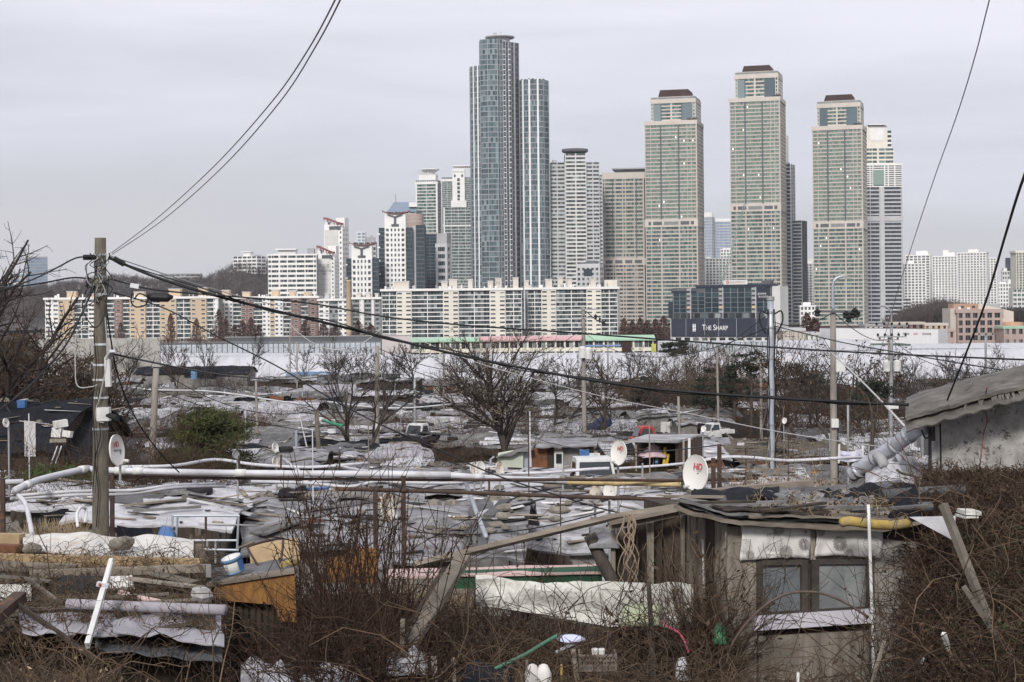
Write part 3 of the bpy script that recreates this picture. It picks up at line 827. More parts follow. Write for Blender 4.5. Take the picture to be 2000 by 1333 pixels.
# ---- white house on the wooded hill
d=1530;B=Bld('apartment_block','small white apartment house on top of the wooded hill','apartment block',456,501,519,502,d,'r',.6,z0=hill_h(px_x(478,d),d)-3)
B.core(0,B.H,m_offw)
B.fac(B.pts([0,.2,.4,.6,.8,1],[.5,1]),0,B.H,5,m_white,m_white,g_mix,.45,.35,.9,2)
B.box('roof_tower',m_white,B.x(474),B.x(488),B.H,B.z(494),1,6);B.box('roof_slab',m_white,B.x(471),B.x(490),B.z(494),B.z(492),0,7)
B=Bld('apartment_block','low dark flat block half hidden in the hillside trees','apartment block',312,392,392,537,1560,'r',.3)
B.core(0,B.H,m_grey);B.fac(B.pts([i/8 for i in range(9)]),B.H-9,B.H,3,m_lgrey,m_grey,g_mix,.45,.3,.8,3);B.box('parapet',m_grey,-.4,B.W+.4,B.H,B.H+1,-.5,6)
# ---- far left blue-grey office
B=Bld('office_building','hazy blue grey office tower behind the bare tree at far left','office building',50,56,92,504,2050,'l',1)
B.core(0,B.H,m_grey);B.fac(B.pts([0,.25,.5,.75,1],[.5,1]),0,B.H,22,m_grey,m_grey,g_sky,.25,.3,.3,4);B.box('parapet',m_grey,-.3,B.W,B.H,B.H+1.6,-.4,B.D)
B=Bld('office_building','low pale far office block at the left edge beside the blue grey tower','office building',8,50,50,536,2040,'r',.6)
B.core(0,B.H,m_offw);B.fac(B.pts([0,.25,.5,.75,1]),0,B.H,10,m_offw,m_offw,g_sky,.45,.3,.6,4)
# ---- white stepped tower on the right
B=Bld('residential_tower','white stepped tower with dark strip windows at the right of the green towers','tower',1692,1763,1763,322,1480,'r',.8)
B.core(0,B.H,m_corel)
zm=B.z(428)
B.fac(B.pts([0,.12,.37,.50,.97,1]),0,B.z(366),34,m_lgrey,m_lgrey,g_dark,.36,.3,[.8,.6,.6,.6,.6,.8],[2,4,2,7,1],solid=(2,))
B.box('pier',m_lgrey,B.W*.38,B.W*.49,0,B.z(366),-1.4,-.1)
B.box('floor_band',m_lgrey,-.6,B.W+.6,zm-2,zm+2.4,-.75,4)
B.fac(B.pts([0,.12,.2,.52,.62,.8,1]),B.z(366),B.H-1,10,m_white,m_white,g_dark,.5,.5,[.8,.7,.9,1,1,1,.8],[2,1,4,1,2,2])
B.box('glazed_bay',g_pale,B.W*.2,B.W*.5,B.z(362),B.H-5,-.7,-.3)
B.box('parapet',m_white,-.5,B.W+.5,B.H-1,B.H+.8,-.6,5)
z1=B.z(290);x1=B.x(1748)
B.core(B.H,z1,x0=0,x1=x1,y0=2,y1=B.D*.8,name='crown_wall')
B.fac([(0,2),(x1*.25,2),(x1*.45,2),(x1*.7,2),(x1,2)],B.H,z1,4,m_cream,m_cream,g_teal,.42,.4,[.6,.5,1.8,.5,.7],[4,1,1,4])
x2=B.x(1745)
B.box('crown_wall',m_cream,B.x(1697),B.x(1737),z1,B.z(249),3.2,B.D*.7)
B.core(z1,B.z(255),x0=B.x(1692),x1=x2,y0=4,y1=B.D*.6,name='crown_wall')
B.fac([(B.x(1692),4),(B.x(1697),4)],z1,B.z(255),4,m_white,m_white,g_dark,.42,.3,[.2,.2],1)
B.fac([(B.x(1737),4),(x2,4)],z1,B.z(255),4,m_white,m_white,g_dark,.42,.3,[.2,.2],1)
b=MB();b.prism([(B.x(1704),2.9),(B.x(1729),2.9),(B.x(1729),3.1),(B.x(1704),3.1)],z1+7,B.z(250),[(B.x(1702),2.9),(B.x(1731),2.9),(B.x(1731),3.1),(B.x(1702),3.1)]);b.build('crown_panel',m_white,B.root,local=True)
B.box('crown_parapet',m_white,B.x(1696),B.x(1738),B.z(249),B.z(246),3,B.D*.7);B.box('roof_slab',m_white,B.x(1698),B.x(1735),B.z(244.5),B.z(243),0,B.D*.7);B.box('roof_plant',m_white,B.x(1708),B.x(1726),B.z(246),B.z(244.5),4,10)
W2=B.x(1779)
B.core(0,B.z(585),x0=B.W+.02,x1=W2,y0=1,y1=12,name='annexe',m=m_beige);B.fac([(B.W+.02,1),(W2,1)],0,B.z(585),7,m_offw,m_beige,g_dark,.45,.4,[.5,1],3)
# ---- dark tower behind the tallest green tower
B=Bld('residential_tower','dark strip-window tower hiding behind the tallest green tower','tower',1520,1545,1553,322,1480,'r',1)
B.core(0,B.H,m_core);B.fac(B.pts([0,1],[.5,1]),0,B.H,42,m_grey,m_lgrey,g_dark,.35,.4,[1,.5,.4,.6],[8,2,2])
B.core(B.H,B.z(265),m_offw,x0=0,x1=B.x(1536),y0=2,y1=B.D*.7,name='crown_wall')
B.box('rooftop_box',m_grey,0,B.W*.7,B.H,B.H+2,2,10)
x2=B.x(1563);B.core(0,B.z(432),m_core,x0=B.W+.02,x1=x2,y0=4,y1=20,name='tower_wing');B.fac([(B.W+.02,4),(x2,4)],0,B.z(432),30,m_grey,m_lgrey,g_dark,.35,.4,[.2,.6],4)
# ---- far blue offices
for i,(a,b_,yt,lab) in enumerate(((1377,1396,420,'narrow hazy blue glass office tower between two green towers, left of a pair'),(1398,1431,429,'wider hazy blue glass office tower with white crown between two green towers'))):
 B=Bld('office_building',lab,'office building',a,b_-(5 if i == 0 else 0),b_,yt,2250,'r',.8)
 B.core(0,B.H,m_lgrey);B.fac(B.pts([0,.25,.5,.75,1],[.5,1]),0,B.H,34,m_lgrey,m_lgrey,g_sky,.3,.3,.5,3)
 B.box('parapet',m_white,-.3,B.W+.3,B.H-3,B.H+(1 if i else 3),-.5,B.D*.9)
# ---- white apartment towers far right and between
def white_apt(label,xl,xc,xr,yt,d,nf,nb,boxes=(),m=None,side='r',hb=.5):
 B=Bld('apartment_tower',label,'apartment tower',xl,xc,xr,yt,d,side,.5,group='white apartment towers behind the towers and wood')
 B.core(0,B.H,m or m_white)
 B.fac(B.pts([i/nb for i in range(nb+1)],[.33,.66,1]),0,B.H,nf,m or m_white,m or m_white,g_mix,hb-.1,.3,1.3,2)
 B.box('parapet',m or m_white,-.5,B.W+.5,B.H,B.H+1.2,-.6,B.D)
 for a,b_,y in boxes:B.box('rooftop_box',m or m_white,B.x(a),B.x(b_),B.H,B.z(y),3,10)
 return B
white_apt('white apartment tower just right of the white stepped tower, nearest of its row',1766,1808,1808,517,1560,20,6,[(1775,1787,510)])
white_apt('white apartment tower rising behind the nearest one of its row',1769,1815,1820,501,1640,24,6,[(1788,1810,491)])
white_apt('white apartment tower with bulky bright roof box, second gap from the right',1821,1868,1871,503,1600,24,8,[(1841,1851,489),(1850,1863,494)])
white_apt('tallest white apartment tower of the right hand row',1871,1924,1929,496,1590,26,9,[(1890,1908,488)])
white_apt('narrow white apartment tower at the right end of its row',1929,1946,1949,506,1610,24,3,[])
white_apt('white apartment block seen between two green towers below the blue offices',1379,1431,1431,507,1580,22,8,[(1381,1390,502)])
white_apt('taller white apartment shaft beside the tallest green tower',1408,1431,1431,489,1600,24,4,[(1414,1431,485)])
white_apt('white apartment block in the gap left of the rightmost green tower',1562,1593,1593,517,1560,22,5,[(1574,1590,504)])
white_apt('low bright white house below the white block in the right gap',1563,1592,1592,600,1300,4,4,[(1570,1585,591)])
white_apt('white low apartment house at the far right among small roofs',1948,1986,1986,556,1700,9,7,[(1955,1967,551),(1972,1984,546)])
white_apt('small pale block with stepped top at the far right edge',1958,1972,1972,532,1900,10,3,[(1962,1969,524)],m_offw)
B=Bld('office_building','dark blue slab tower near the right edge of the skyline','office building',1968,1985,1985,504,2000,'r',.8)
B.core(0,B.H,m_dgrey);B.fac(B.pts([0,.33,.66,1]),0,B.H-8,22,m_dgrey,m_dgrey,g_navy,.2,.2,.2,2);B.box('sign_panel',m_navy,-.3,B.W,B.H-8,B.H,-.5,4)
B=Bld('apartment_tower','yellowish tower with tall dark window strips at the right edge','apartment tower',1985,2030,2030,490,1450,'r',.8)
B.core(0,B.H,m_cream);B.fac(B.pts([0,.12,.26,.40,.55,.7,.85,1]),0,B.H-2,26,m_beigeL,m_cream,g_teal,.3,.4,[1,.8,.8,.9,.8,.8,.8,1],2);B.box('parapet',m_cream,-1,B.W+1,B.H-2,B.H,-1,B.D)
B=Bld('apartment_block','low pale green windowed block below the yellowish tower at the right edge','apartment block',1978,2030,2030,566,1300,'r',.5)
B.core(0,B.H,m_offw);B.fac(B.pts([i/6 for i in range(7)]),0,B.H,8,m_offw,m_offw,g_teal,.45,.4,.8,2)
# ---- small building with dark dome roof in front of the grey gridded tower
B=Bld('office_building','small stone building with arched window and dark mansard roof','office building',1127,1171,1178,516,1010,'r',.8)
B.core(0,B.H,m_lgrey);B.fac(B.pts([0,.2,.4,.6,.8,1],[.5,1]),0,B.H-2.5,14,m_lgrey,m_lgrey,g_mix,.45,.4,1.3,2)
B.box('parapet',m_lgrey,-.4,B.W+.4,B.H-2.5,B.H,-.5,B.D);frustum(B.root,'mansard_roof',m_dgrey,B.x(1141),B.x(1165),1,9,B.H,B.z(510),1.2,1)
b=MB();b.prism([(B.W/2-2.6,-.65),(B.W/2+2.6,-.65),(B.W/2+2.6,-.4),(B.W/2-2.6,-.4)],B.z(540),B.z(526));b.lathe([(0.01,-.65),(2.6,-.65),(2.6,-.4)],16,Matrix.Translation((B.W/2,0,B.z(526))) @ Matrix.Rotation(-math.pi/2,4,'X') @ Matrix.Scale(-1,4,(0,0,1)) @ Matrix.Translation((0,0,0)))
b.build('arched_window',g_dark,B.root,local=True)
B.box('low_wing',m_cream,B.x(1178),B.x(1203),0,B.z(548),4,12)
# ---- white 12 storey slabs in front of the towers
def slab_zone(B,kind,a,b_,nf,zt,y=0,npn=5):
 x0,x1=B.x(a),B.x(b_)
 if kind == 'b':
  n=2 if (b_-a) > 24 else 1
  B.fac([(x0+(x1-x0)*i/n,y) for i in range(n+1)],0,zt,nf,m_white,m_white,g_mix,.22,.3,.4,npn)
 elif kind in 'syr':
  m={'s':m_cream,'y':m_yellow,'r':m_brick}[kind]
  B.box('stair_bay',m,x0,x1,0,zt+.3,y-1.3,y+.02)
  fh=zt/nf
  me=MB().box((0,0,0),(2.6 if kind == 's' else 2.2,.16,fh*.36)).mesh('window',g_mix);mf=MB().box((0,0,0),(2.9 if kind == 's' else 2.5,.1,fh*.46)).mesh('window_frame',m_white)
  for i in range(nf):
   for t in (.2,.8) if (x1-x0) > 7 else (.5,):
    w=put('window_frame',mf,B.root,(x0+(x1-x0)*t,y-1.32,(i+.6)*fh));put('pane',me,w,(0,-.03,0))
 elif kind == 'w':
  B.box('wall_bay',m_white,x0,x1,0,zt+.3,y-.9,y+.02)
  B.fac([(x0,y-.9),(x0+(x1-x0)*.55,y-.9),(x1,y-.9)],0,zt,nf,m_white,m_white,g_mix,.55,.12,[.8,1.4,.8],3)
 elif kind == 'g':
  B.box('wall_bay',m_grey,x0,x1,0,zt+.3,y-.5,y+.02)
  B.fac([(x0,y-.5),(x1,y-.5)],0,zt,nf,m_grey,m_grey,g_mix,.4,.12,[.8,.8],3)
def slab(label,x0,x1,yt,d,nf,zones,boxes,boxm,band=True):
 B=Bld('apartment_block',label,'apartment block',x0,x1,x1,yt,d,'r',12*F/d/(x1-x0))
 B.core(0,B.H-.6,m_corel)
 BUD[B.root.name]=290
 for z in zones:slab_zone(B,z[0],z[1],z[2],nf,B.H-1.6)
 B.box('parapet',m_white,-.6,B.W+.6,B.H-1.3,B.H,-1.7,B.D+.4)
 for q in boxes:
  a,b_,y=q[:3]
  B.box('stair_tower',boxm,B.x(a),B.x(b_),B.H+.01,B.z(y),3,9)
  B.box('stair_tower_cap',m_offw,B.x(a)-.3,B.x(b_)+.3,B.z(y),B.z(y)+.4,2.7,9.3)
 r=random.Random(int(x0))
 for i in range(int((x1-x0)/9)):
  px=r.uniform(x0+3,x1-4);h=r.uniform(.8,2.2);b=MB();b.box((B.x(px),2+r.random()*5,B.H+h/2),(r.uniform(.3,1.3),.8,h));b.build('roof_vent',r.choice([m_white,m_grey,m_offw]),B.root,local=True)
 return B
B=slab('white twelve storey apartment slab with cream stair bays, left of two',745,1020,565,905,12,
[('b',746,775),('s',775,804),('b',804,866),('s',866,896),('b',896,957),('s',957,987),('b',987,1019)],
[(769,798,551),(862,874,553),(877,893,548),(914,923,548),(953,963,552),(968,980,547),(1002,1013,546)],m_beigeL)
text(B.root,'lettering','11',2.6,m_textk,(B.x(973),2.9,B.z(555)),ext=.08)
slab('white twelve storey apartment slab with cream stair bays, right of two',1026,1208,562,925,12,
[('g',1027,1031),('b',1031,1058),('s',1058,1086),('b',1086,1146),('s',1146,1174),('b',1174,1206)],
[(1066,1079,547),(1090,1100,544),(1109,1118,547),(1155,1165,547),(1025,1033,549)],m_beigeL)
slab('long low apartment slab with ochre stair bays behind the concrete pole',88,428,582,960,10,
[('w',89,115),('y',115,145),('b',145,173),('w',173,208),('b',208,224),('r',224,240),('b',240,254),('y',254,285),('b',285,313),('y',313,345),('b',345,373),('y',373,404),('b',404,418),('w',418,427)],
[(128,146,571),(172,183,576),(260,278,573),(328,350,568),(386,402,566)],m_yellow)
slab('white and brick apartment slab with ochre strips, right of the long ochre slab',429,622,580,980,10,
[('y',429,439),('w',439,455),('b',455,472),('r',472,495),('b',495,513),('w',513,528),('y',528,537),('w',537,553),('b',553,569),('r',569,588),('b',588,602),('r',602,621)],
[(432,446,568),(472,486,572),(529,543,568),(564,577,570),(592,606,573)],m_yellow)
slab('white and grey apartment slab between the brick slab and the chimney',622,679,584,960,9,[('w',623,643),('g',643,661),('w',661,678)],[(634,642,575)],m_lgrey)
slab('grey apartment slab with white window strips right of the chimney',687,744,581,970,9,[('g',688,703),('w',703,711),('g',711,726),('w',726,732),('g',732,743)],[(696,704,574),(714,722,573),(732,738,575)],m_beigeL)
b=MB();q=P(682,666,880);b.lathe([(1.55,0),(1.25,P(682,550,880).z-2.0),(1.35,P(682,550,880).z-1.9),(1.35,P(682,549,880).z-1.5),(.01,P(682,549,880).z-1.5)],12,Matrix.Translation((q.x,880,2)))
b.one('chimney',m_yellow,'slim ochre chimney stack rising between two grey apartment slabs','chimney',smooth=True)
# ---- the dark office with white lettering
B=Bld('office_building','dark glass office with large white lettering on its lower banner','office building',1314,1503,1521,563,600,'r',.22)
zb0,zb1=B.z(658),B.z(623)
B.core(0,B.H,m_dgrey)
x1=B.x(1376)
cols=[1316,1341,1351,1377]
def bay(a,b_,zt,n):
 x0,x1=B.x(a),B.x(b_)
 B.fac([(x0+(x1-x0)*i/n,0) for i in range(n+1)],zb1+2.2,zt,5,m_steel,m_steel,g_navy,.07,.25,.16,1)
for a,b_,n,yt in ((1316,1341,2,573),(1351,1377,2,573),(1377,1404,2,564),(1413,1440,2,564),(1440,1466,2,564),(1475,1501,2,564)):
 bay(a,b_,B.z(yt),n)
for a,b_ in ((1342,1350),(1404,1412),(1466,1474)):
 for i in range(6):B.box('balcony',m_grey if i != 1 else m_yellow,B.x(a)+.15,B.x(b_)-.15,zb1+2+i*1.62,zb1+2.9+i*1.62,-.5,.02)
 B.box('pier',m_lgrey,B.x(b_)-.12,B.x(b_)+.12,zb1,B.H,-.55,0.02)
for i in range(14):B.box('window',g_mix,B.x(1317+i*13.3),B.x(1327+i*13.3),zb1+.25,zb1+1.9,-.2,.02)
B.box('banner',m_navy,B.x(1312),B.x(1503),zb0,zb1,-.6,-.02)
for px in (1341,1377,1404,1438,1475):B.box('banner_seam',m_lgrey,B.x(px)-.05,B.x(px)+.05,zb0,zb1,-.64,-.6)
zc=(zb0+zb1)/2
text(B.root,'lettering','The Sharp',2.9,m_text,(B.x(1397),-.66,zc),ext=.03,sx=.80,caps=True)
lg=MB()
for s in (-.36,.36):lg.box((B.x(1357)+s,-.64,zc),(.34,.06,2.8))
for s in (-.55,.55):lg.box((B.x(1357),-.63,zc+s),(1.35,.05,.26))
lg.build('emblem',m_text,B.root,local=True)
B.box('wall',m_offw,0,B.W,zb0-3,zb0-.02,-.3,.02)
for i in range(11):B.box('window',g_mix,B.x(1320+i*17),B.x(1331+i*17),zb0-2.4,zb0-.3,-.36,-.2)
B.box('side_wall',m_offw,B.W+.02,B.x(1518),0,B.z(562),.3,8)
B.box('annexe',m_navy,B.x(1303),B.x(1312),B.z(622),B.z(590),1,7);B.box('annexe',m_lgrey,B.x(1306),B.x(1312),0,B.z(622),1.4,6)
B.box('parapet',m_navy,B.x(1312),B.x(1360),B.z(572.6),B.z(569),-.4,6);B.box('parapet',m_navy,B.x(1360),B.W,B.H,B.z(558),-.4,6)
B.box('roof_sign',m_offw,B.x(1414),B.x(1459),B.z(558),B.z(549.5),-.6,-.42)
text(B.root,'lettering','with POSCO',.95,m_textg,(B.x(1440),-.64,B.z(553.7)),ext=.02,sx=1.15)
b=MB();b.lathe([(.32,0),(.55,0),(.55,.08),(.32,.08),(.32,0)],16,Matrix.Translation((B.x(1422),-.62,B.z(553.5))) @ Matrix.Rotation(math.pi/2,4,'X'));b.build('emblem',m_texr,B.root,local=True)
B.box('sign_panel',m_navy,B.x(1477),B.x(1500),B.z(587),B.z(565),-.5,-.3)
text(B.root,'lettering','posco',1.1,m_text,(B.x(1486),-.54,B.z(575.5)),ext=.02,sx=1.2);text(B.root,'lettering','포스코건설',.82,m_text,(B.x(1488.5),-.54,B.z(582)),ext=.02)
B.box('roof_plant',m_dgrey,B.x(1480),B.x(1497),B.z(557.8),B.z(551),2,5)
# crane mast and boom standing before the tallest green tower
d=640
def lattice(name,a,b_,w,root,m):
 a,b_=Vector(a),Vector(b_);mb_=MB();n=max(4,int((b_-a).length/(w*1.6)))
 t=(b_-a).normalized();x=t.cross(Vector((0,1,0))).normalized()*w/2;y=Vector((0,w/2,0))
 for sx,sy in ((-1,-1),(1,-1),(1,1),(-1,1)):mb_.tube([a+x*sx+y*sy,b_+x*sx+y*sy],w*.08,4)
 for i in range(n):
  p,q=a.lerp(b_,i/n),a.lerp(b_,(i+1)/n);s=1 if i % 2 else-1
  mb_.tube([p+x*s-y,q-x*s-y],w*.06,3);mb_.tube([p+x*s+y,q-x*s+y],w*.06,3)
 return mb_.build(name,m,root)
q=P(1409,556,d);root=thing('crawler_crane','thin pale green lattice crane boom leaning in front of the tallest green tower','crane',(q.x,d,2))
m_crane=mat('pale_green_steel',(.30,.38,.35),(.22,.28,.26),1)
lattice('mast',(q.x,d,2),P(1408,552,d),1.0,root,m_crane);lattice('boom',P(1410,556,d),P(1455,398,d),.8,root,m_crane);lattice('jib',P(1408,552,d),P(1404,520,d),.7,root,m_crane)
b=MB();b.tube([P(1404,520,d),P(1455,398,d)],.06,4);b.build('stay_cable',m_crane,root)
# ---- school with green and pink roofs
def school(label,x0,x1,y0,y1,mroof,d=480,extra=None):
 B=Bld('school_building',label,'school',x0,x1,x1,y0,d,'r',9*F/d/(x1-x0))
 zt=B.z(y1);B.core(0,zt,m_cream)
 n=max(2,int((x1-x0)/18))
 B.fac(B.pts([i/n for i in range(n+1)]),zt-10.4,zt,3,m_cream,m_cream,g_mix,.32,.35,.5,2)
 b=MB();b.add([(-.6,-1,zt),(B.W+.6,-1,zt),(B.W+.6,4,B.H),(-.6,4,B.H),(-.6,9,zt),(B.W+.6,9,zt)],[(0,1,2,3),(3,2,5,4),(0,3,4),(1,5,2),(0,4,5,1)]);b.build('roof',mroof,B.root,local=True)
 B.box('eaves_band',mroof,-.7,B.W+.7,zt-.35,zt-.01,-1.1,9)
 return B
school('school wing with pale green roof at the left end',800,939,661,667,m_green)
school('middle school wing with dusty pink roof behind the big bare tree',940,1139,658,665,m_pink)
B=school('right school wing with pale green roof and blue window strip',1140,1276,656,664,m_green)
B.box('blue_band',mat('blue_panel',(.24,.33,.52),(.2,.28,.45),.5),B.x(1142),B.x(1212),B.z(677.5),B.z(674),-.6,-.36)
B.box('dark_bay',m_brown,B.x(1214),B.x(1233),B.z(693),B.z(665),-.55,-.36)
B=Bld('wall','plain pinkish grey site wall standing left of the school','wall',745,802,802,656,470,'r',.1)
B.core(0,B.H,mat('pink_grey_wall',(.56,.51,.51),(.5,.46,.46),.3));B.box('coping',m_lgrey,-.2,B.W+.2,B.H,B.H+.2,-.2,.6)
# yellow banner figure at the end of the school
B=Bld('banner','yellow painted panel at the right end of the school','banner',1272,1281,1281,672,440,'r',.1,z0=2)
B.box('panel',mat('lemon_paint',(.52,.52,.12),(.42,.42,.09),2),0,B.W,B.z(692),B.H,-.1,.1);B.box('post',m_steel,B.W*.45,B.W*.55,0,B.H-.3,.12,.25)
# ---- white hoarding with company lettering
B=Bld('hoarding','long white site hoarding with black and red company lettering','hoarding',1601,1818,1830,641,400,'r',.06)
zt=B.H;n=36
m_hoard=mat('white_hoarding',(.80,.79,.80),(.75,.74,.755),.4)
m_hoardg=mat('grey_hoarding',(.50,.51,.53),(.45,.46,.48),.4)
xs0=B.x(1630)
me=MB().box((0,0,0),((B.W-xs0)/n-.02,.1,5)).mesh('panel',m_hoard);me2=MB().box((0,0,0),(xs0/5-.02,.1,5)).mesh('panel',m_hoardg)
for i in range(n):put('panel',me,B.root,(xs0+(B.W-xs0)*(i+.5)/n,(i%2)*.012,zt-2.5))
for i in range(5):put('panel',me2,B.root,(xs0*(i+.5)/5,(i%2)*.012,zt-2.6))
B.box('frame',m_steel,0,B.W,0,zt-.3,.2,.35);B.box('top_rail',m_textg,xs0,B.W,zt,zt+.12,-.06,.1);B.box('end_panel',m_hoardg,B.W+.01,B.W+.12,zt-5,zt,0,3)
text(B.root,'lettering','HDC',.62,m_texr,(B.x(1780),-.1,B.z(650)),ext=.01);text(B.root,'lettering','현대산업개발',.5,m_textk,(B.x(1799),-.1,B.z(650)),ext=.01,sx=.95);text(B.root,'lettering','한라건설',.5,m_textk,(B.x(1763),-.1,B.z(650)),ext=.01)
b=MB();b.add([(B.x(1747),-.1,B.z(652)),(B.x(1752),-.1,B.z(652)),(B.x(1749.5),-.1,B.z(647.5)),(B.x(1747),-.07,B.z(652)),(B.x(1752),-.07,B.z(652)),(B.x(1749.5),-.07,B.z(647.5))],[(0,1,2),(5,4,3),(0,3,4,1),(1,4,5,2),(2,5,3,0)]);b.build('emblem',m_textk,B.root,local=True)
# ---- pinkish office with deep square windows, right
B=Bld('office_building','pinkish stone office with deep square windows and sloping beige side roof','office building',1869,1957,1957,608,480,'r',.7)
B.core(0,B.H,m_pinkg)
B.fac(B.pts([0,.03,.15,.32,.48,.64,.80,.97,1]),0,B.H-.6,8,m_pinkg,m_pinkg,g_dark,.34,.35,[.2,.2,.8,.7,.7,.7,.7,.5,.2],[1,4,2,2,2,2,2,1],solid=(0,7))
B.box('parapet',m_pinkg,-.4,B.W+.4,B.H-.6,B.H+.5,-.5,B.D)
B.box('upper_wall',mat('terracotta_render',(.42,.27,.20),(.37,.24,.18),.4),B.x(1868),B.x(1915),B.H,B.z(594),3,9)
for px in (1882,1904):B.box('window',m_core,B.x(px),B.x(px+6),B.z(602),B.z(598),2.85,3.05)
b=MB();x0,x1=B.x(1915),B.x(1984)
b.add([(x0,2,0),(x1,2,0),(x1,2,B.z(610)),(x0,2,B.z(594)),(x0,12,0),(x1,12,0),(x1,12,B.z(610)),(x0,12,B.z(594))],[(0,1,2,3),(7,6,5,4),(3,2,6,7),(1,5,6,2),(0,3,7,4)]);b.build('sloped_wing',m_beigeL,B.root,local=True)
B.box('side_wing',m_beige,B.x(1858),-.02,0,B.z(603),1,10);B.box('roof_plant',m_grey,B.x(1925),B.x(1966),B.z(606),B.z(595),6,11)
b=MB();b.lathe([(3.4,0),(3.4,B.z(631)),(.01,B.z(630))],16,Matrix.Translation((B.x(1978),1,0)));b.build('round_annexe',mat('salmon_render',(.52,.30,.21),(.46,.27,.19),.4),B.root,local=True)
B.box('roof_frame',m_offw,B.x(1873),B.x(1878),B.H+.5,B.z(600),.5,2);B.box('roof_frame',m_offw,B.x(1890),B.x(1896),B.H+.5,B.z(601),.5,2)
# low buildings before the wood
def low_house(label,x0,x1,y0,d,m,mr=None,nf=2,nb=4,z0=2):
 B=Bld('low_building',label,'building',x0,x1,x1,y0,d,'r',8*F/d/(x1-x0),z0=z0)
 B.core(0,B.H,m);B.fac(B.pts([i/nb for i in range(nb+1)]),B.H-3.2*nf,B.H-.4,nf,m,m,g_mix,.5,.2,.9,2)
 B.box('parapet',mr or m,-.3,B.W+.3,B.H-.4,B.H+.3,-.4,B.D);return B
low_house('low brick building with small ochre roof house above the hoarding',1741,1805,632,460,m_brick,m_beige,2,5)
low_house('low ochre shed roof between the brick building and the pink office',1806,1850,634,470,m_yellow,m_beigeL,1,4)
low_house('pinkish low annexe with strip windows left of the pink office',1818,1864,646,440,m_pinkg,m_pinkg,2,4)
low_house('flat grey low building behind the left end of the hoarding',1690,1742,636,470,m_offw,m_grey,2,5)
low_house('beige low building half hidden behind the grey steel pole',1529,1571,644,390,m_beige,m_lgrey,3,5)
low_house('small pale grey building right of the steel pole behind bare twigs',1571,1600,652,395,m_offw,m_lgrey,3,3)
low_house('dark green netted shed below the white hoarding',1708,1775,676,330,mat('green_net',(.09,.12,.105),(.07,.095,.085),1),None,1,6,z0=12.5)
low_house('brownish block above the right end of the clear barrier',1960,2040,640,470,m_pinkg,m_green,3,6)
B=Bld('wall','long plain dark grey wall behind the clear barrier at left','wall',440,745,745,660,420,'r',.03)
B.core(0,B.H,m_dgrey);B.box('coping',m_grey,-.2,B.W+.2,B.H,B.H+.2,-.2,.5)
# concrete retaining wall at left of the white bank
B=Bld('retaining_wall','plain grey concrete retaining wall left of the white bank','wall',60,313,313,663,285,'r',.03,z0=8)
n=12
me=MB().box((0,0,0),(B.W/n-.03,.4,B.H)).mesh('panel',mat('old_concrete',(.40,.385,.365),(.32,.31,.29),.5,c3=(.24,.23,.21),c3sc=.4,c3t=.6))
for i in range(n):put('panel',me,B.root,(B.W*(i+.5)/n,.2+(i%2)*.015,B.H/2))
B.box('top_rail',m_steel,0,B.W,B.H+.9,B.H+.96,.1,.16)
for i in range(16):B.box('rail_post',m_steel,B.W*i/15-.03,B.W*i/15+.03,B.H,B.H+.95,.1,.16)
# clear noise barriers along the road
m_clear=bpy.data.materials.new('clear_acrylic');m_clear.use_nodes=True
t_=m_clear.node_tree;t_.nodes.clear()
o_=t_.nodes.new('ShaderNodeOutputMaterial');mx_=t_.nodes.new('ShaderNodeMixShader');tr_=t_.nodes.new('ShaderNodeBsdfTransparent');gl_=t_.nodes.new('ShaderNodeBsdfPrincipled')
tr_.inputs[0].default_value=(.93,.95,.95,1);gl_.inputs['Base Color'].default_value=(.35,.40,.42,1);gl_.inputs['Roughness'].default_value=.2
mx_.inputs[0].default_value=.16;t_.links.new(tr_.outputs[0],mx_.inputs[1]);t_.links.new(gl_.outputs[0],mx_.inputs[2]);t_.links.new(mx_.outputs[0],o_.inputs[0])
def barrier(label,x0,x1,yt,yb,step,d=305):
 q0,q1=P(x0,yb,d),P(x1,yb,d)
 root=thing('noise_barrier',label,'noise barrier',(q0.x,d,min(q0.z,q1.z)),group='clear noise barriers along the road')
 L=q1.x-q0.x;h=(yb-yt)/F*d;n=int((x1-x0)/step)
 dz=(q1.z-q0.z)/n
 me=MB().box((0,0,h/2),(.13,.14,h)).mesh('post',m_dgrey);mp2=MB().box((0,0,h/2),(L/n-.16,.03,h*.96)).mesh('panel',m_clear)
 for i in range(n+1):
  z=q0.z+dz*i-min(q0.z,q1.z)
  put('post',me,root,(L*i/n,0,z))
  if i < n:put('panel',mp2,root,(L*(i+.5)/n,0,z))
 for t in (.02,.5,.98):
  b=MB();b.beam((0,-.09,h*t-(min(q0.z,q1.z)-q0.z)),(L,-.09,h*t-(min(q0.z,q1.z)-q1.z)),.05,.08);b.build('rail',m_steel,root,local=True)
barrier('clear noise barrier with thin posts above the white bank at left',314,744,668,690,10)
barrier('clear noise barrier with thin posts below the lettered dark office',1284,1500,668,695,10.5)
barrier('clear noise barrier with thin posts below the pink office at right',1776,2060,681,697,11)
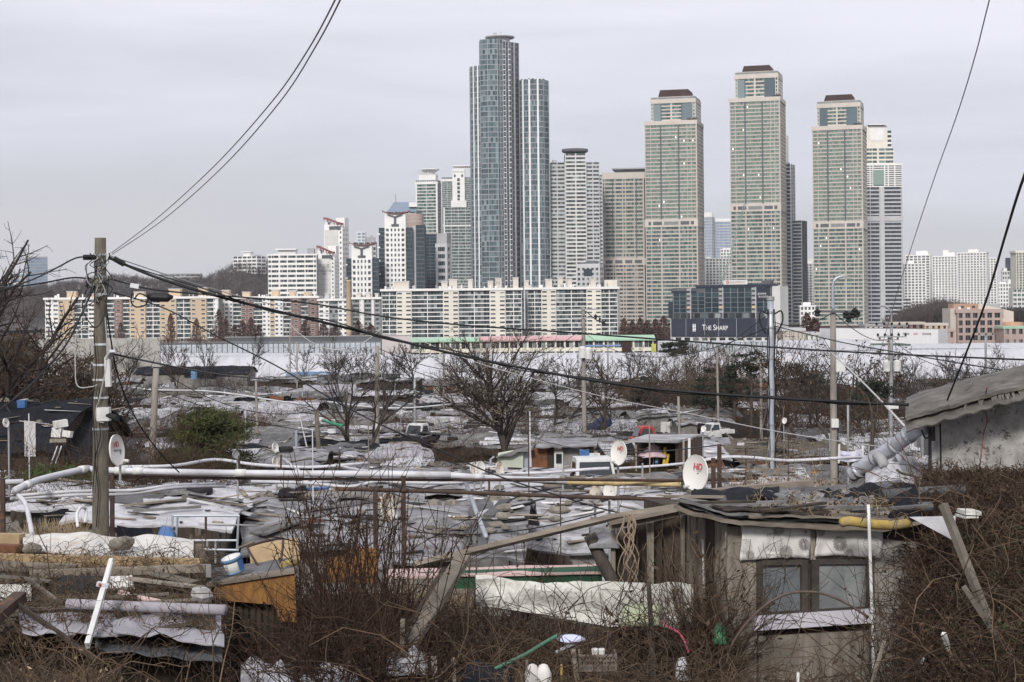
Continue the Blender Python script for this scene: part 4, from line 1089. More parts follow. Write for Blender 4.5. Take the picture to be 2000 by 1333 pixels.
# ================================================================ THE SHANTY VILLAGE
from mathutils.bvhtree import BVHTree
m_felt=mat('grey_felt',(.31,.305,.322),(.12,.117,.12),1.8,bump=.9,c3=(.085,.08,.08),c3sc=1.1,c3t=.55,c3w=.1,st=(.8,2.2,1))
m_felt2=mat('pale_felt',(.46,.455,.482),(.20,.196,.203),1.6,bump=.9,c3=(.15,.14,.138),c3sc=1.1,c3t=.57,c3w=.1,st=(.8,2.2,1))
m_feltd=mat('dark_felt',(.13,.13,.135),(.07,.07,.073),1.5,bump=.9,c3=(.21,.21,.22),c3sc=.9,c3t=.57,c3w=.08)
m_net=mat('black_shade_cloth',(.020,.022,.028),(.012,.013,.017),2,bump=.4,c3=(.20,.20,.21),c3sc=2.6,c3t=.69,c3w=.02,rough=.95,spec=.1)
m_sheet=mat('white_vinyl',(.54,.535,.56),(.36,.355,.375),1.6,bump=.7,c3=(.24,.225,.21),c3sc=1.3,c3t=.55,c3w=.14,rough=.6)
m_bluet=mat('blue_tarp',(.14,.23,.36),(.09,.16,.27),1.5,bump=.5,c3=(.34,.37,.42),c3sc=1.2,c3t=.58)
m_grassr=mat('weedy_roof',(.13,.108,.08),(.055,.046,.037),2.2,bump=1,c3=(.10,.12,.055),c3sc=1,c3t=.60)
m_slate=mat('old_slate_sheet',(.20,.195,.193),(.095,.092,.09),2,bump=.6,c3=(.13,.115,.10),c3sc=1.2,c3t=.57,c3w=.15)
m_lilac=mat('lilac_felt',(.36,.345,.375),(.22,.21,.225),1.4,bump=.7,c3=(.22,.21,.22),c3sc=.8,c3t=.62)
m_wallg=mat('grey_render',(.25,.235,.22),(.16,.15,.14),1.5,bump=.5,c3=(.13,.12,.11),c3sc=1,c3t=.58,c3w=.15)
m_wallb=mat('beige_render',(.33,.295,.24),(.23,.205,.165),1.5,c3=(.19,.165,.13),c3sc=1,c3t=.6,c3w=.15)
m_wallw=mat('grubby_white_render',(.62,.61,.585),(.50,.49,.47),1.5,c3=(.28,.265,.24),c3sc=1,c3t=.6,c3w=.15)
m_wallp=mat('pale_green_board',(.50,.53,.44),(.42,.45,.37),1.5,c3=(.27,.27,.22),c3sc=1,c3t=.62)
m_rust=mat('rusted_sheet',(.20,.085,.042),(.11,.052,.03),3,bump=.4,c3=(.09,.05,.035),c3sc=2,c3t=.58)
m_wood=mat('weathered_wood',(.29,.255,.215),(.15,.13,.108),6,bump=.7,st=(1,1,.12),c3=(.36,.335,.30),c3sc=4,c3t=.60)
m_woodh=mat('weathered_board',(.24,.205,.165),(.13,.11,.09),5,bump=.7,st=(.15,1,1),c3=(.34,.32,.285),c3sc=2,c3t=.60)
m_darkw=mat('dark_boarding',(.062,.047,.036),(.030,.024,.020),5,bump=.5,st=(1,1,.15),c3=(.14,.115,.09),c3sc=3,c3t=.6)
m_bark=mat('bark',(.085,.07,.06),(.045,.037,.033),9,bump=.6,st=(1,1,.3))
m_pvc=mat('white_pvc',(.58,.58,.62),(.44,.435,.46),1.6,rough=.5,spec=.35,c3=(.34,.32,.31),c3sc=2.2,c3t=.58,c3w=.1)
m_rpipe=mat('rusty_pipe',(.075,.045,.034),(.045,.03,.025),5,rough=.7,c3=(.15,.075,.04),c3sc=3,c3t=.6)
m_ypipe=mat('yellow_rusted_pipe',(.60,.48,.26),(.48,.36,.18),1.5,c3=(.24,.105,.04),c3sc=1.2,c3t=.53,c3w=.12)
m_conc=mat('pole_concrete',(.165,.146,.115),(.095,.084,.067),7,bump=.7,c3=(.13,.12,.105),c3sc=1.3,c3t=.56,c3w=.12,st=(1,1,.35))
m_conc2=mat('pale_pole_concrete',(.29,.265,.235),(.21,.19,.17),5,bump=.4,c3=(.19,.175,.155),c3sc=1,c3t=.6,st=(1,1,.35))
m_galv=mat('galvanised_steel',(.42,.45,.49),(.33,.355,.39),2,rough=.42,metal=.35,c3=(.25,.25,.26),c3sc=1,c3t=.62)
m_cable=mat('black_cable',(.018,.018,.02),(.012,.012,.014),8,rough=.55)
m_cableg=mat('grey_cable',(.40,.40,.40),(.32,.32,.32),8,rough=.6)
m_cablew=mat('pale_cable',(.50,.49,.475),(.42,.41,.40),8,rough=.6)
m_clampm=mat('bright_clamp',(.70,.71,.73),(.6,.61,.63),6,rough=.4,metal=.4)
m_plastw=mat('white_plastic',(.66,.66,.64),(.54,.535,.52),4,rough=.45,c3=(.34,.31,.27),c3sc=3,c3t=.60,c3w=.1)
m_black=mat('black_rubber',(.022,.022,.024),(.015,.015,.016),8,rough=.7)
m_stone=mat('field_stone',(.24,.215,.18),(.13,.118,.10),4,bump=.9,c3=(.31,.28,.235),c3sc=3,c3t=.58)
m_bluep=mat('blue_plastic',(.06,.15,.36),(.045,.115,.27),3,rough=.5,c3=(.14,.15,.17),c3sc=4,c3t=.58)
m_redp=mat('red_paint',(.38,.04,.035),(.28,.03,.028),3,rough=.5,c3=(.16,.07,.06),c3sc=2,c3t=.58)
m_autow=mat('white_car_paint',(.60,.60,.60),(.48,.475,.47),2.5,rough=.3,spec=.5,c3=(.5,.49,.47),c3sc=1.5,c3t=.66)
m_wind=mat('dark_windscreen',(.025,.03,.035),(.02,.024,.028),3,rough=.08,spec=.6)
m_dish=mat('white_dish_enamel',(.74,.72,.68),(.68,.66,.62),2,rough=.5,c3=(.36,.22,.10),c3sc=2.4,c3t=.69,c3w=.1)
m_dishr=mat('rusted_dish_enamel',(.70,.66,.58),(.60,.54,.45),2,rough=.6,c3=(.24,.10,.035),c3sc=3.0,c3t=.52,c3w=.1)

BV,BF=[],[]
def solid(mb):
 b=len(BV);BV.extend(mb.v);BF.extend([tuple(i+b for i in q) for q in mb.f])
LABELS=set()
def nz3(x,y,s):return noise.noise(Vector((x,y,s)))
def roof_fn(W,D,rise,prof,seed,amp,ov=.35):
 def fn(u,v):
  x=(u-.5)*(W+2*ov);y=(v-.5)*(D+2*ov)
  t=abs(2*v-1)
  if prof == 'arch':h=rise*(1-t**2.2)
  elif prof == 'gable':h=rise*(1-t)
  elif prof == 'lean':h=rise*v
  else:h=rise*.35*(1-t**4)
  h += amp*nz3(x*.55,y*.7,seed)+amp*.5*nz3(x*1.7,y*1.9,seed+3)
  if amp > .15:h += .07*abs(nz3(x*.9+y*.5,y*3.2,seed+6))+.04*nz3(x*4,y*4,seed+9)
  h -= .10*rise*(abs(2*u-1)**6)
  e=.12*nz3(x*1.3,seed,4) if v in (0,1) else 0
  return Vector((x+(.15*nz3(y,seed,8) if u in (0,1) else 0),y+e,h))
 return fn
def hut(x0,x1,row,label,rm,wm,D=5.0,rise=.9,prof='arch',yaw=0.0,amp=.16,extra=(),d=None,drop=0.0,group='shanty roofs of the village',hw=None):
 """a shanty: walls, sagging roof sheet, battens and weights; row is where its ridge shows in the photograph"""
 d=d or d_of_row(row)
 W=(x1-x0)/F*d
 zr=P((x0+x1)/2,row,d).z
 x=P((x0+x1)/2,row,d).x
 gz=min(ground(d-D/2),ground(d+D/2))-.15
 if hw:gz=zr-rise-hw
 rz=math.radians(yaw)
 root=thing('shanty',label,'shanty',(x,d,gz),rz,group)
 seed=rnd.uniform(0,90)
 eave=zr-gz-rise*(1 if prof in ('arch','gable','lean') else .35)
 fn=roof_fn(W,D,rise,prof,seed,amp)
 b=MB()
 nu,nv=max(8,min(40,int(W/.3))),13
 off=Vector((0,0,eave))
 b.sheet(lambda u,v:fn(u,v)+off,nu,nv,.07)
 b.build('roof',rm,root,local=True)
 m4=Matrix.Translation(root.location) @ Matrix.Rotation(rz,4,'Z')
 w=MB();w.v=[tuple(m4 @ Vector(q)) for q in b.v];w.f=b.f;solid(w)
 b=MB()
 top=eave-.05
 hb=lambda v:max(.3,fn(.5,v).z+eave-.12)
 a,c=W/2,D/2
 prof_pts=[(-c+D*v,hb((v-.5)*D/(D+.7)+.5)) for v in (0,.25,.5,.75,1)]
 vs=[(-a,y,0) for y,_ in prof_pts]+[(-a,y,z-.02) for y,z in prof_pts]+[(a,y,0) for y,_ in prof_pts]+[(a,y,z-.02) for y,z in prof_pts]
 fs=[]
 for i in range(4):
  fs += [(i+1,i,5+i,6+i),(10+i,11+i,16+i,15+i)]
 fs += [(0,10,15,5),(14,4,9,19)]
 b.add(vs,fs);b.build('wall',wm,root,local=True)
 r=random.Random(int(seed*1000))
 for k in range(r.randint(1,3)): # ragged, mostly dark sheets added at the front eave as its shade
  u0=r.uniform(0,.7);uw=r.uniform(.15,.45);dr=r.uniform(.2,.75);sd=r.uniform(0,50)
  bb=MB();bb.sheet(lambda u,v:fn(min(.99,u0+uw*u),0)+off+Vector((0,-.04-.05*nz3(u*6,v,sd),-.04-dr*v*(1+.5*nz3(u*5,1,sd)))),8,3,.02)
  bb.build('eave_shade_sheet',r.choice([m_net,m_net,m_feltd,m_darkw,m_darkw,m_slate,m_rust]),root,local=True)
 for kind in extra:
  if kind == 'batten':
   for i in range(r.randint(2,4)):
    u0=r.uniform(.05,.6);u1=min(.97,u0+r.uniform(.2,.45));v=r.uniform(.08,.5)
    p,q=fn(u0,v)+off,fn(u1,v+r.uniform(-.05,.05))+off
    bb=MB();bb.beam(p+Vector((0,0,.1)),q+Vector((0,0,.1)),.11,.06);bb.build('batten',r.choice([m_woodh,m_wood,m_slate]),root,local=True)
  elif kind == 'seam':
   k=max(2,int(W/2.2))
   for i in range(1,k):
    u=i/k
    bb=MB();bb.tube([fn(u,v/6)+off+Vector((0,0,.03)) for v in range(7)],.035,4);bb.build('seam',rm,root,local=True)
  elif kind == 'patch':
   for i in range(r.randint(1,2)):
    u0,v0=r.uniform(.03,.6),r.uniform(0,.45);uw,vw=r.uniform(.15,.35),r.uniform(.25,.5)
    bb=MB();bb.sheet(lambda u,v:fn(u0+uw*u,min(1,v0+vw*v))+off+Vector((0,0,.07+.05*nz3(u*3,v*3,seed))),7,5,.03)
    bb.build('patch',r.choice([m_felt2,m_sheet,m_feltd,m_net,m_slate,m_lilac]),root,local=True)
  elif kind == 'window':
   fx=r.uniform(-.3,.3)*W
   bb=MB();bb.box((fx,-c-.02,eave*.55),(1.0,.1,.65));f=bb.build('window',m_plastw,root,local=True)
   for s in (-.24,.24):
    bb=MB();bb.box((fx+s,-c-.05,eave*.55),(.38,.1,.5));INV[f.name]=INV[root.name];bb.build('pane',m_wind,f,local=True)
  elif kind == 'door':
   fx=r.uniform(-.4,.4)*W
   bb=MB();bb.box((fx,-c-.02,eave*.42),(.85,.1,eave*.84));bb.build('door',r.choice([m_wallw,m_darkw,m_rust,m_wallp]),root,local=True)
  elif kind == 'weights':
   for i in range(r.randint(3,6)):
    q=fn(r.random(),r.uniform(.05,.5))+off
    bb=MB();rr=r.uniform(.1,.2);bb.lathe([(.01,-.02),(rr,.02),(rr*.8,rr*.7),(.01,rr*.9)],6,Matrix.Translation(q));bb.build('weight_stone',m_stone,root,local=True)
  elif kind == 'tyre':
   q=fn(r.uniform(.15,.85),r.uniform(.15,.5))+off
   tyre_mesh(Matrix.Translation(q+Vector((0,0,.12))),root)
  elif kind == 'stovepipe':
   q=fn(r.uniform(.1,.9),r.uniform(.2,.5))+off
   bb=MB();bb.tube([q-Vector((0,0,.2)),q+Vector((0,0,.8)),q+Vector((.15,-.1,.95))],.06,7);bb.build('stovepipe',m_galv,root,local=True)
 return root
def tyre_mesh(m4,root=None):
 b=MB();k=16
 b.lathe([(.19,-.05),(.30,-.09),(.33,-.06),(.335,0),(.33,.06),(.30,.09),(.19,.05),(.19,-.05)],k,m4)
 if root:return b.build('weight_tyre',m_black,root,local=True,smooth=True)
 return b

HUTS=[
# x0, x1, row, label, roof, wall, depth, rise, profile, extras
(275,492,716,'long low roof under black shade cloth at the foot of the white bank',m_net,m_wallg,7,1.1,'arch',('weights','window')),
(560,652,729,'shanty with faded blue corrugated roof, by the foot of the bare bank tree',m_bluet,m_darkw,6,1.2,'lean',('seam',)),
(586,776,731,'dark barn-like shanty with arched roof and reddish brick end wall',m_feltd,m_darkw,8,2.0,'arch',('patch','window')),
(392,560,757,'grey streaked long roof directly in front of the bank tree thicket',m_felt,m_wallg,7,.8,'arch',('patch','batten','seam')),
(560,700,760,'lilac grey roof with white flapping sheet below the dark barn',m_lilac,m_wallg,6,.8,'flat',('patch','weights')),
(696,838,764,'shanty draped in black net dotted with white weights behind the thin concrete pole',m_net,m_darkw,6,1.3,'lean',('weights',)),
(776,905,741,'far grey roof right of the dark barn under the small bank tree',m_felt,m_wallg,6,.8,'arch',('patch',)),
(830,925,772,'pale rumpled roof left of the big bare tree crown',m_felt2,m_wallg,6,.8,'arch',('batten','weights')),
(912,1075,752,'dark flat roof behind the crown of the big bare tree',m_feltd,m_wallg,7,.8,'flat',('patch','weights')),
(1060,1200,768,'grey roof with raised pale hump behind the transformer pole',m_felt2,m_wallg,7,1.0,'arch',('patch','batten')),
(1195,1335,795,'pale lumpy roof above a black netted side, left of the brown thicket',m_felt2,m_net,6,1.0,'arch',('weights','patch')),
(483,604,802,'lilac felt roof with three dark seams over a beige wall',m_lilac,m_wallb,5,1.0,'arch',('seam','door')),
(205,330,802,'flat pale sheet roof with a white end wall behind the thin leaning pole',m_felt2,m_wallw,6,.5,'lean',('weights',)),
(330,480,786,'narrow pale roof rising behind the pine',m_felt2,m_wallg,6,.7,'arch',('batten','tyre')),
(-60,172,783,'big black shade cloth roof at the left edge with a blue bucket',m_net,m_darkw,8,1.5,'arch',('weights',)),
(70,190,798,'lower black draped roof between left edge roof and concrete pole',m_net,m_darkw,6,1.6,'gable',()),
(600,712,806,'grey flat roof under the twin trunked bare tree',m_felt,m_wallg,6,.7,'flat',('patch','stovepipe')),
(700,838,806,'grey rumpled roof with dish, right of the thin concrete pole',m_felt,m_wallg,6,.8,'arch',('patch','weights')),
(905,1010,800,'dull grey roof left of the big tree trunk',m_felt,m_darkw,6,.8,'arch',('batten','patch')),
(1000,1120,796,'weedy roof with pale patches right of the big tree trunk',m_grassr,m_wallg,6,.8,'arch',('patch','weights')),
(1060,1235,822,'long grey roof with a row of pale hoops beside the blue tarpaulin',m_felt2,m_darkw,5,.8,'arch',('seam','batten')),
(1110,1230,802,'grey tin roof behind the long hooped roof',m_slate,m_wallg,6,.7,'gable',('seam','patch')),
(1372,1490,824,'black tent-like shade cloth peaked in folds left of the steel pole',m_net,m_darkw,6,1.6,'gable',()),
(1428,1530,808,'small black peaked roof behind the tent-like one',m_net,m_darkw,5,1.6,'gable',()),
(1320,1420,818,'grey low roof behind the white-roofed open shed',m_felt,m_wallg,5,.7,'flat',('patch','weights')),
(1540,1618,815,'box shanty with flat light roof and grey wall beside the lamp pole',m_felt2,m_wallg,6,.4,'lean',('window',)),
(1520,1640,838,'dark draped low roof below the box shanty',m_feltd,m_darkw,5,.9,'arch',('patch',)),
(1640,1800,822,'pale crumpled roof behind the sloping insulated pipe',m_felt2,m_wallg,7,.9,'arch',('weights','batten')),
(1650,1805,858,'roof with pale wrinkled sheets left of the concrete house',m_sheet,m_wallg,5,.8,'arch',('patch','seam')),
(1420,1560,862,'weedy brown roof behind the steel pole foot',m_grassr,m_wallg,6,.7,'flat',('weights',)),
(600,735,836,'drab felt roof with ragged cream fringe left of the thin concrete pole',m_felt,m_wallb,6,.8,'arch',('patch','weights')),
(476,585,838,'white walled shanty with a double window right of the pine',m_slate,m_wallw,4,.5,'lean',('window',)),
(735,868,830,'grey roof with a sheet of black rubber behind the small truck',m_felt,m_darkw,6,.8,'arch',('patch','tyre')),
(640,880,867,'broad pale grey roof sheet between thin poles, widest of the middle rows',m_felt,m_wallg,7,1.0,'arch',('patch','seam','weights')),
(850,985,856,'mossy brown roof over a shadowed green-grey wall',m_grassr,m_wallg,7,.8,'flat',('patch','door')),
(395,640,876,'broad ribbed grey roof in front of the white walled shanty',m_felt,m_wallg,6,.9,'arch',('seam','batten','tyre')),
(240,420,893,'pale roof corner showing under the pine',m_felt2,m_wallg,6,.8,'arch',('batten','patch')),
(-40,170,928,'flat slate roof with stacked litter behind the white pipe at far left',m_slate,m_wallg,5,.5,'flat',('batten','weights','patch')),
(205,440,935,'pale roof with white sheets and black tyre right of the concrete pole',m_felt2,m_wallg,6,.8,'flat',('patch','patch','batten')),
(420,660,930,'grey roof under the white pipes with blue tarpaulin strip',m_felt,m_wallg,6,.8,'arch',('patch','batten','weights')),
(640,860,926,'low grey roof behind the rusty dish beneath the white pipe',m_felt,m_wallg,6,.7,'flat',('patch','batten')),
(860,1090,928,'rumpled pale roof below the two round rusted dishes',m_felt2,m_darkw,6,.7,'flat',('patch','weights','batten')),
(1080,1300,944,'cluttered roof under the yellow rusted pipe',m_slate,m_darkw,5,.6,'flat',('patch','batten','weights')),
(1380,1560,925,'pale littered roof behind the plank hut',m_felt2,m_wallg,5,.6,'flat',('patch','batten')),
(0,200,962,'low pale roof strip with dry straw at far left',m_sheet,m_wallg,4,.5,'flat',('batten','patch')),
(215,470,972,'wide white-sheeted roof with a black tyre behind the tubular frame',m_sheet,m_wallg,6,.7,'flat',('batten','patch')),
(520,800,968,'wide grey roof sheet sagging behind the brown thicket',m_felt,m_wallg,7,.8,'arch',('batten','weights','patch')),
(800,1010,982,'grey roof with a line of stones holding it down, left of the biggest felt roof',m_felt,m_wallg,6,.8,'arch',('weights','weights','patch')),
(930,1330,962,'biggest pale felt roof, smooth with few stones, behind the long leaning board',m_felt2,m_wallg,6,1.1,'arch',('weights',)),
]
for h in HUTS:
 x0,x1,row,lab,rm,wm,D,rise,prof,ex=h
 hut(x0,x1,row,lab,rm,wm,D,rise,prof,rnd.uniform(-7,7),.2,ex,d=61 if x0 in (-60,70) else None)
 LABELS.add(lab)
# the far rows of small roofs that close the gaps, each described by what it lies near
MARK=[(-40,'at the left edge'),(120,'left of the concrete pole'),(250,'just right of the concrete pole'),(370,'around the pine'),(500,'right of the pine'),(620,'by the dark leaning pole'),(740,'by the thin concrete pole'),(860,'left of the big bare tree'),(990,'behind the big bare tree'),(1130,'by the transformer pole'),(1270,'near the open white shed'),(1400,'left of the steel pole'),(1500,'at the steel pole'),(1630,'by the lamp pole'),(1760,'left of the concrete house'),(1900,'behind the concrete house')]
TONE=[(m_felt,'grey'),(m_felt2,'pale grey'),(m_feltd,'charcoal'),(m_slate,'slate grey'),(m_lilac,'lilac grey'),(m_net,'black netted'),(m_sheet,'whitish vinyl'),(m_grassr,'weedy brown')]
SHAPE=[('arch','rounded'),('gable','pitched'),('flat','flattish'),('lean','sloping')]
EXTRA=[('patch','patched'),('batten','boarded'),('weights','stone-weighted'),('seam','seamed'),('tyre','tyre-topped')]
fr=random.Random(11)
for d,rn,step in ((268,'farthest row',9.5),(243,'second row from bank',9.5),(208,'third row from bank',10),(178,'far middle row',10.5),(148,'middle row',10.5),(124,'nearer middle row',10),(100,'four rows behind pipe',9),(82,'three rows behind pipe',8),(66,'two rows behind pipe',7.5),(53,'row behind white pipe',7),(43,'just behind white pipe',6.5)):
 x=-.42*d
 while x < .42*d:
  w=step*fr.uniform(.6,1.05)
  px=(x+w/2)/d*F+1000
  if 1.0 > fr.random()*1.12 and-330 < px < 2330 and not (1500<px and d<60) and not (1560<px<1760 and d<90 and d>40):
   mark=min(MARK,key=lambda q:abs(q[0]-px))[1]
   for _ in range(40):
    tm,tn=fr.choices(TONE,[5,6,4,3,1.5,3,2.5,2.5] if d<75 else [4.5,4,5,3.5,1.5,4,1.8,3.5])[0];sh,sn=fr.choice(SHAPE);ex,en=fr.choice(EXTRA)
    lab='%s %s %s roof %s, %s' % (en,tn,sn,mark,rn)
    if lab not in LABELS:break
   LABELS.add(lab)
   zt=ground(d)+fr.uniform(1.6,2.9)*(1 if d>60 else .8)
   if d < 70 and 940 < px < 1400:zt=ground(d)+fr.uniform(.6,1.0)
   row=HY+(EYE-zt)/d*F
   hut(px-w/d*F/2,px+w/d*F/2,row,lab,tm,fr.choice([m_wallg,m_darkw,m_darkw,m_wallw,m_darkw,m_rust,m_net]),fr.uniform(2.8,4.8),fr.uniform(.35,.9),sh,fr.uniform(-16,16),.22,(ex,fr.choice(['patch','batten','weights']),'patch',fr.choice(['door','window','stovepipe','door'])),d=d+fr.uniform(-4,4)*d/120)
  x += w+fr.uniform(.2,1.4)
# ground into the support tree
gx=np.linspace(-110,110,90);gy=np.linspace(6,284,140)
b=MB();n=len(gx)
b.add([(x,y,ground(y)) for y in gy for x in gx],[(i*n+j,i*n+j+1,(i+1)*n+j+1,(i+1)*n+j) for i in range(len(gy)-1) for j in range(n-1)])
solid(b)
TREE=BVHTree.FromPolygons(BV,BF)
CAMV=Vector((0,0,EYE))
def hit(px,py):
 """where the sight line of that pixel meets a roof or the ground"""
 dr=(P(px,py,1.0)-CAMV).normalized()
 h=TREE.ray_cast(CAMV,dr)
 return h[0] if h[0] is not None else P(px,py,100)
def under(x,y,z=60):
 h=TREE.ray_cast(Vector((x,y,z)),Vector((0,0,-1)))
 return h[0].z if h[0] is not None else ground(y)

# ---------------------------------------------------------------- cables
def crom(pts,n=8):
 pts=[Vector(q) for q in pts];out=[]
 for i in range(len(pts)-1):
  p0,p1,p2,p3=pts[max(i-1,0)],pts[i],pts[i+1],pts[min(i+2,len(pts)-1)]
  for k in range(n):
   t=k/n
   out.append(.5*((2*p1)+(p2-p0)*t+(2*p0-5*p1+4*p2-p3)*t*t+(3*p1-p0-3*p2+p3)*t**3))
 return out+[pts[-1]]
def wire(label,pts,r,m=None,name='power_cable',n=7,sides=5,group=None,cat='cable',ext=0):
 w=[P(*p) for p in pts];r *= .8
 if ext:w.append(w[-1]+(w[-1]-w[-2])*ext) # runs on overhead, past the camera, to the next pole
 q=crom(w,n)
 b=MB();b.tube(q,r,sides)
 return b.one(name,m or m_cable,label,cat,group,smooth=True)
def span(label,a,b_,sag,r,m=None,group=None):
 a,b_=P(*a),P(*b_)
 pts=[a.lerp(b_,t)-Vector((0,0,sag*4*t*(1-t))) for t in np.linspace(0,1,9)]
 b=MB();b.tube(crom(pts,3),r,4)
 return b.one('power_cable',m or m_cable,label,'cable',group,smooth=True)
wire('upper one of the two grey cables rising from the pole to the top edge',[(218,494,27),(305,428,24),(420,323,20.5),(530,200,17),(600,100,14.6),(657,-5,12.5),(690,-80,11)],.0095,m_cableg,ext=9)
wire('lower one of the two grey cables rising from the pole to the top edge',[(219,497,27),(318,430,24),(436,325,20.5),(546,200,17),(617,90,14.6),(667,-5,12.5),(700,-80,11)],.0095,m_cableg,ext=9)
wire('thickest black cable bundle sagging right across the whole village',[(212,503,27),(300,540,27),(400,572,27),(520,603,27.3),(640,632,27.5),(740,656,28),(880,690,28),(1000,715,28),(1150,742,27.5),(1300,762,27),(1500,777,26.5),(1640,785,26),(1775,791,25.6)],.030)
wire('thin black cable twisted along the thickest bundle',[(213,506,27),(310,538,27),(420,571,27),(530,609,27.3),(650,628,27.5),(750,662,28),(890,686,28),(1010,722,28),(1160,740,27.5),(1310,768,27),(1510,775,26.5),(1650,790,26),(1775,789,25.6)],.014)
wire('black cable crossing just above the thickest bundle towards the right edge',[(222,547,27),(300,566,27),(420,577,27),(600,592,27),(745,618,27),(900,635,26.6),(1100,649,26),(1300,664,25.5),(1500,678,25),(1700,690,24.5),(1900,699,24),(2080,706,23)],.017)
wire('black cable dropping steeply from the pole to the plank hut',[(222,572,27),(320,602,26.8),(420,655,26.5),(540,715,26),(640,775,25.8),(740,828,25.5),(860,880,25),(960,925,24.7),(1080,965,24.4),(1200,1000,24),(1300,1014,23.6)],.015)
wire('upper cable leaving the pole to the left edge',[(182,503,27),(150,504,26.5),(110,524,26),(60,548,25),(0,567,24),(-120,590,21)],.017)
wire('lower cable leaving the pole to the left edge',[(178,545,27),(140,543,26.5),(85,553,26),(30,560,25),(-100,568,21)],.017)
wire('black cable falling from the pole past the brown tree at left',[(186,556,27),(160,612,26),(130,672,25.4),(86,725,24.8),(40,770,24),(-40,830,23)],.020)
wire('black cable dropping from the pole to the long white pipe',[(206,585,27),(216,660,27.3),(232,740,27.8),(268,822,28.6),(312,884,29.4),(350,923,30)],.016)
wire('second thin black cable hanging beside the pole shaft',[(190,520,26.8),(176,570,26.6),(160,600,26.6),(185,640,26.6),(205,610,26.8),(212,540,26.9)],.012)
wire('heavy black cable from the right edge down to the felt roof eave',[(1850,782,25),(1885,695,23),(1925,590,20.5),(1965,455,17.5),(2000,345,15),(2060,200,12)],.018,ext=6)
wire('grey stay cable running from the top edge to the far insulator pole',[(1718,692,115),(1750,580,95),(1785,468,80),(1826,345,68),(1870,222,58),(1905,108,50),(1940,-30,44)],.024,m_cableg,ext=5)
wire('black cable from the steel pole descending to the felt roof',[(1516,638,58),(1640,668,54),(1760,690,49),(1870,709,44),(2000,730,38)],.024)
wire('pale cable from the bank down across the big tree to the concrete house',[(812,662,70),(930,708,66),(1060,745,62),(1200,780,56),(1330,805,50),(1500,840,43),(1680,868,36),(1830,884,30)],.017,m_cablew)
wire('pale straight wire from the lamp pole to the insulated pipe',[(1614,680,56),(1690,752,44),(1766,832,31)],.03,m_cablew,n=3)
wire('thin cable between steel pole and brown thicket, sagging left',[(1496,618,58),(1440,660,66),(1380,705,78),(1310,748,92)],.02)
span('thin white wire looping between bank lamp posts at left',(565,633,250),(745,642,250),3.6,.06,m_cablew)
span('thin wire from pole top toward the brick apartments',(215,500,27.2),(745,612,70),.4,.010,m_cableg)
span('thin wire between concrete pole and thin concrete pole',(212,690,27.2),(735,690,95),.9,.018,m_cable)
span('thin wire between leaning pole and dark leaning pole',(305,718,62),(622,800,72),.8,.016)
span('thin wire between dark leaning pole and thin concrete pole',(622,803,72),(735,692,95),.8,.018)
span('thin wire from thin concrete pole to transformer pole',(737,680,95),(1140,640,120),2.2,.022)
span('second thin wire from thin concrete pole to transformer pole',(737,688,95),(1140,660,120),2.6,.022)
span('thin wire from transformer pole to steel pole',(1141,650,120),(1500,640,58),1.4,.02)
span('thin wire from steel pole to lamp pole',(1508,628,58),(1627,610,57),.3,.016)
span('thin wire from lamp pole to insulator pole',(1630,612,57),(1741,660,110),.5,.02)
span('thin wire from insulator pole out to the right edge',(1741,664,110),(2060,700,80),1.4,.024)
span('long low thin wire over the middle roofs at left',(300,760,62),(985,800,90),1.6,.016)
span('long low thin wire over the near roofs at left',(120,870,40),(740,870,60),1.2,.012)
span('thin wire crossing low from steel pole to plank hut',(1503,760,58),(1430,985,24),.5,.012)
span('thin wire over the roofs right of the big tree',(1000,835,70),(1400,870,34),.5,.012)
span('thin wire slung low across the brown thicket',(560,960,34),(1180,1000,26),.6,.010)

# ---------------------------------------------------------------- poles
def pole(label,px,rt,d,r0,r1,m,lean=0.0,parts=None,name='utility_pole',cat='utility pole',group=None,n=10,base=None):
 """px, rt: where the top shows; lean: how far the foot is off, in metres"""
 top=P(px,rt,d)
 gz=(ground(d) if base is None else base)-.1
 root=thing(name,label,cat,(top.x+lean,d,gz),0,group)
 b=MB();k=7
 b.tube([Vector((-lean*t,0,(top.z-gz)*t)) for t in np.linspace(0,1,k)],[r0+(r1-r0)*t for t in np.linspace(0,1,k)],n)
 b.build('shaft',m,root,local=True,smooth=True)
 H=top.z-gz
 return root,H,(lambda t:Vector((-lean*t,0,H*t)))
def band(root,at,t,r,m,h=.05):
 b=MB();q=at(t);b.lathe([(r,-h/2),(r+.012,-h/2),(r+.012,h/2),(r,h/2)],12,Matrix.Translation(q));b.build('clamp',m,root,local=True)
# the near concrete pole
root,H,at=pole('thick weathered concrete pole in the left foreground hung with cables',196,465,27,.165,.092,m_conc,-.06,base=18.0,n=16)
def tt(row):return (P(190,row,27).z-root.location.z)/H
for i,row in enumerate((498,518,541,575,673,713,742,777,838)):
 band(root,at,tt(row),.165-.073*tt(row)+.002,m_clampm if i in (3,4,5,6,7) else m_steel,.035)
def boxat(nm,px,row,dd,sz,m,rz=0,rx=0,ry=0,par=None):
 b=MB();b.box(P(px,row,dd),sz,rz,rx,ry);return b.build(nm,m,par or root)
c=boxat('junction_box',203,809,26.86,(.20,.16,.22),m_plastw);INV[c.name]=INV[root.name]
b=MB();b.tube([P(209,812,26.8),P(216,811,26.75)],.03,8);b.build('camera_mount',m_black,c)
b=MB();b.tube([P(214,812,26.75),P(229,818,26.55)],.045,10);b.build('camera_body',m_black,c)
boxat('lamp_housing',211,727,26.85,(.085,.10,.48),m_offw,ry=-.03)
b=MB();b.beam(P(209,702,26.85),P(219,686,26.7),.09,.05);b.build('lamp_head',m_clampm,root)
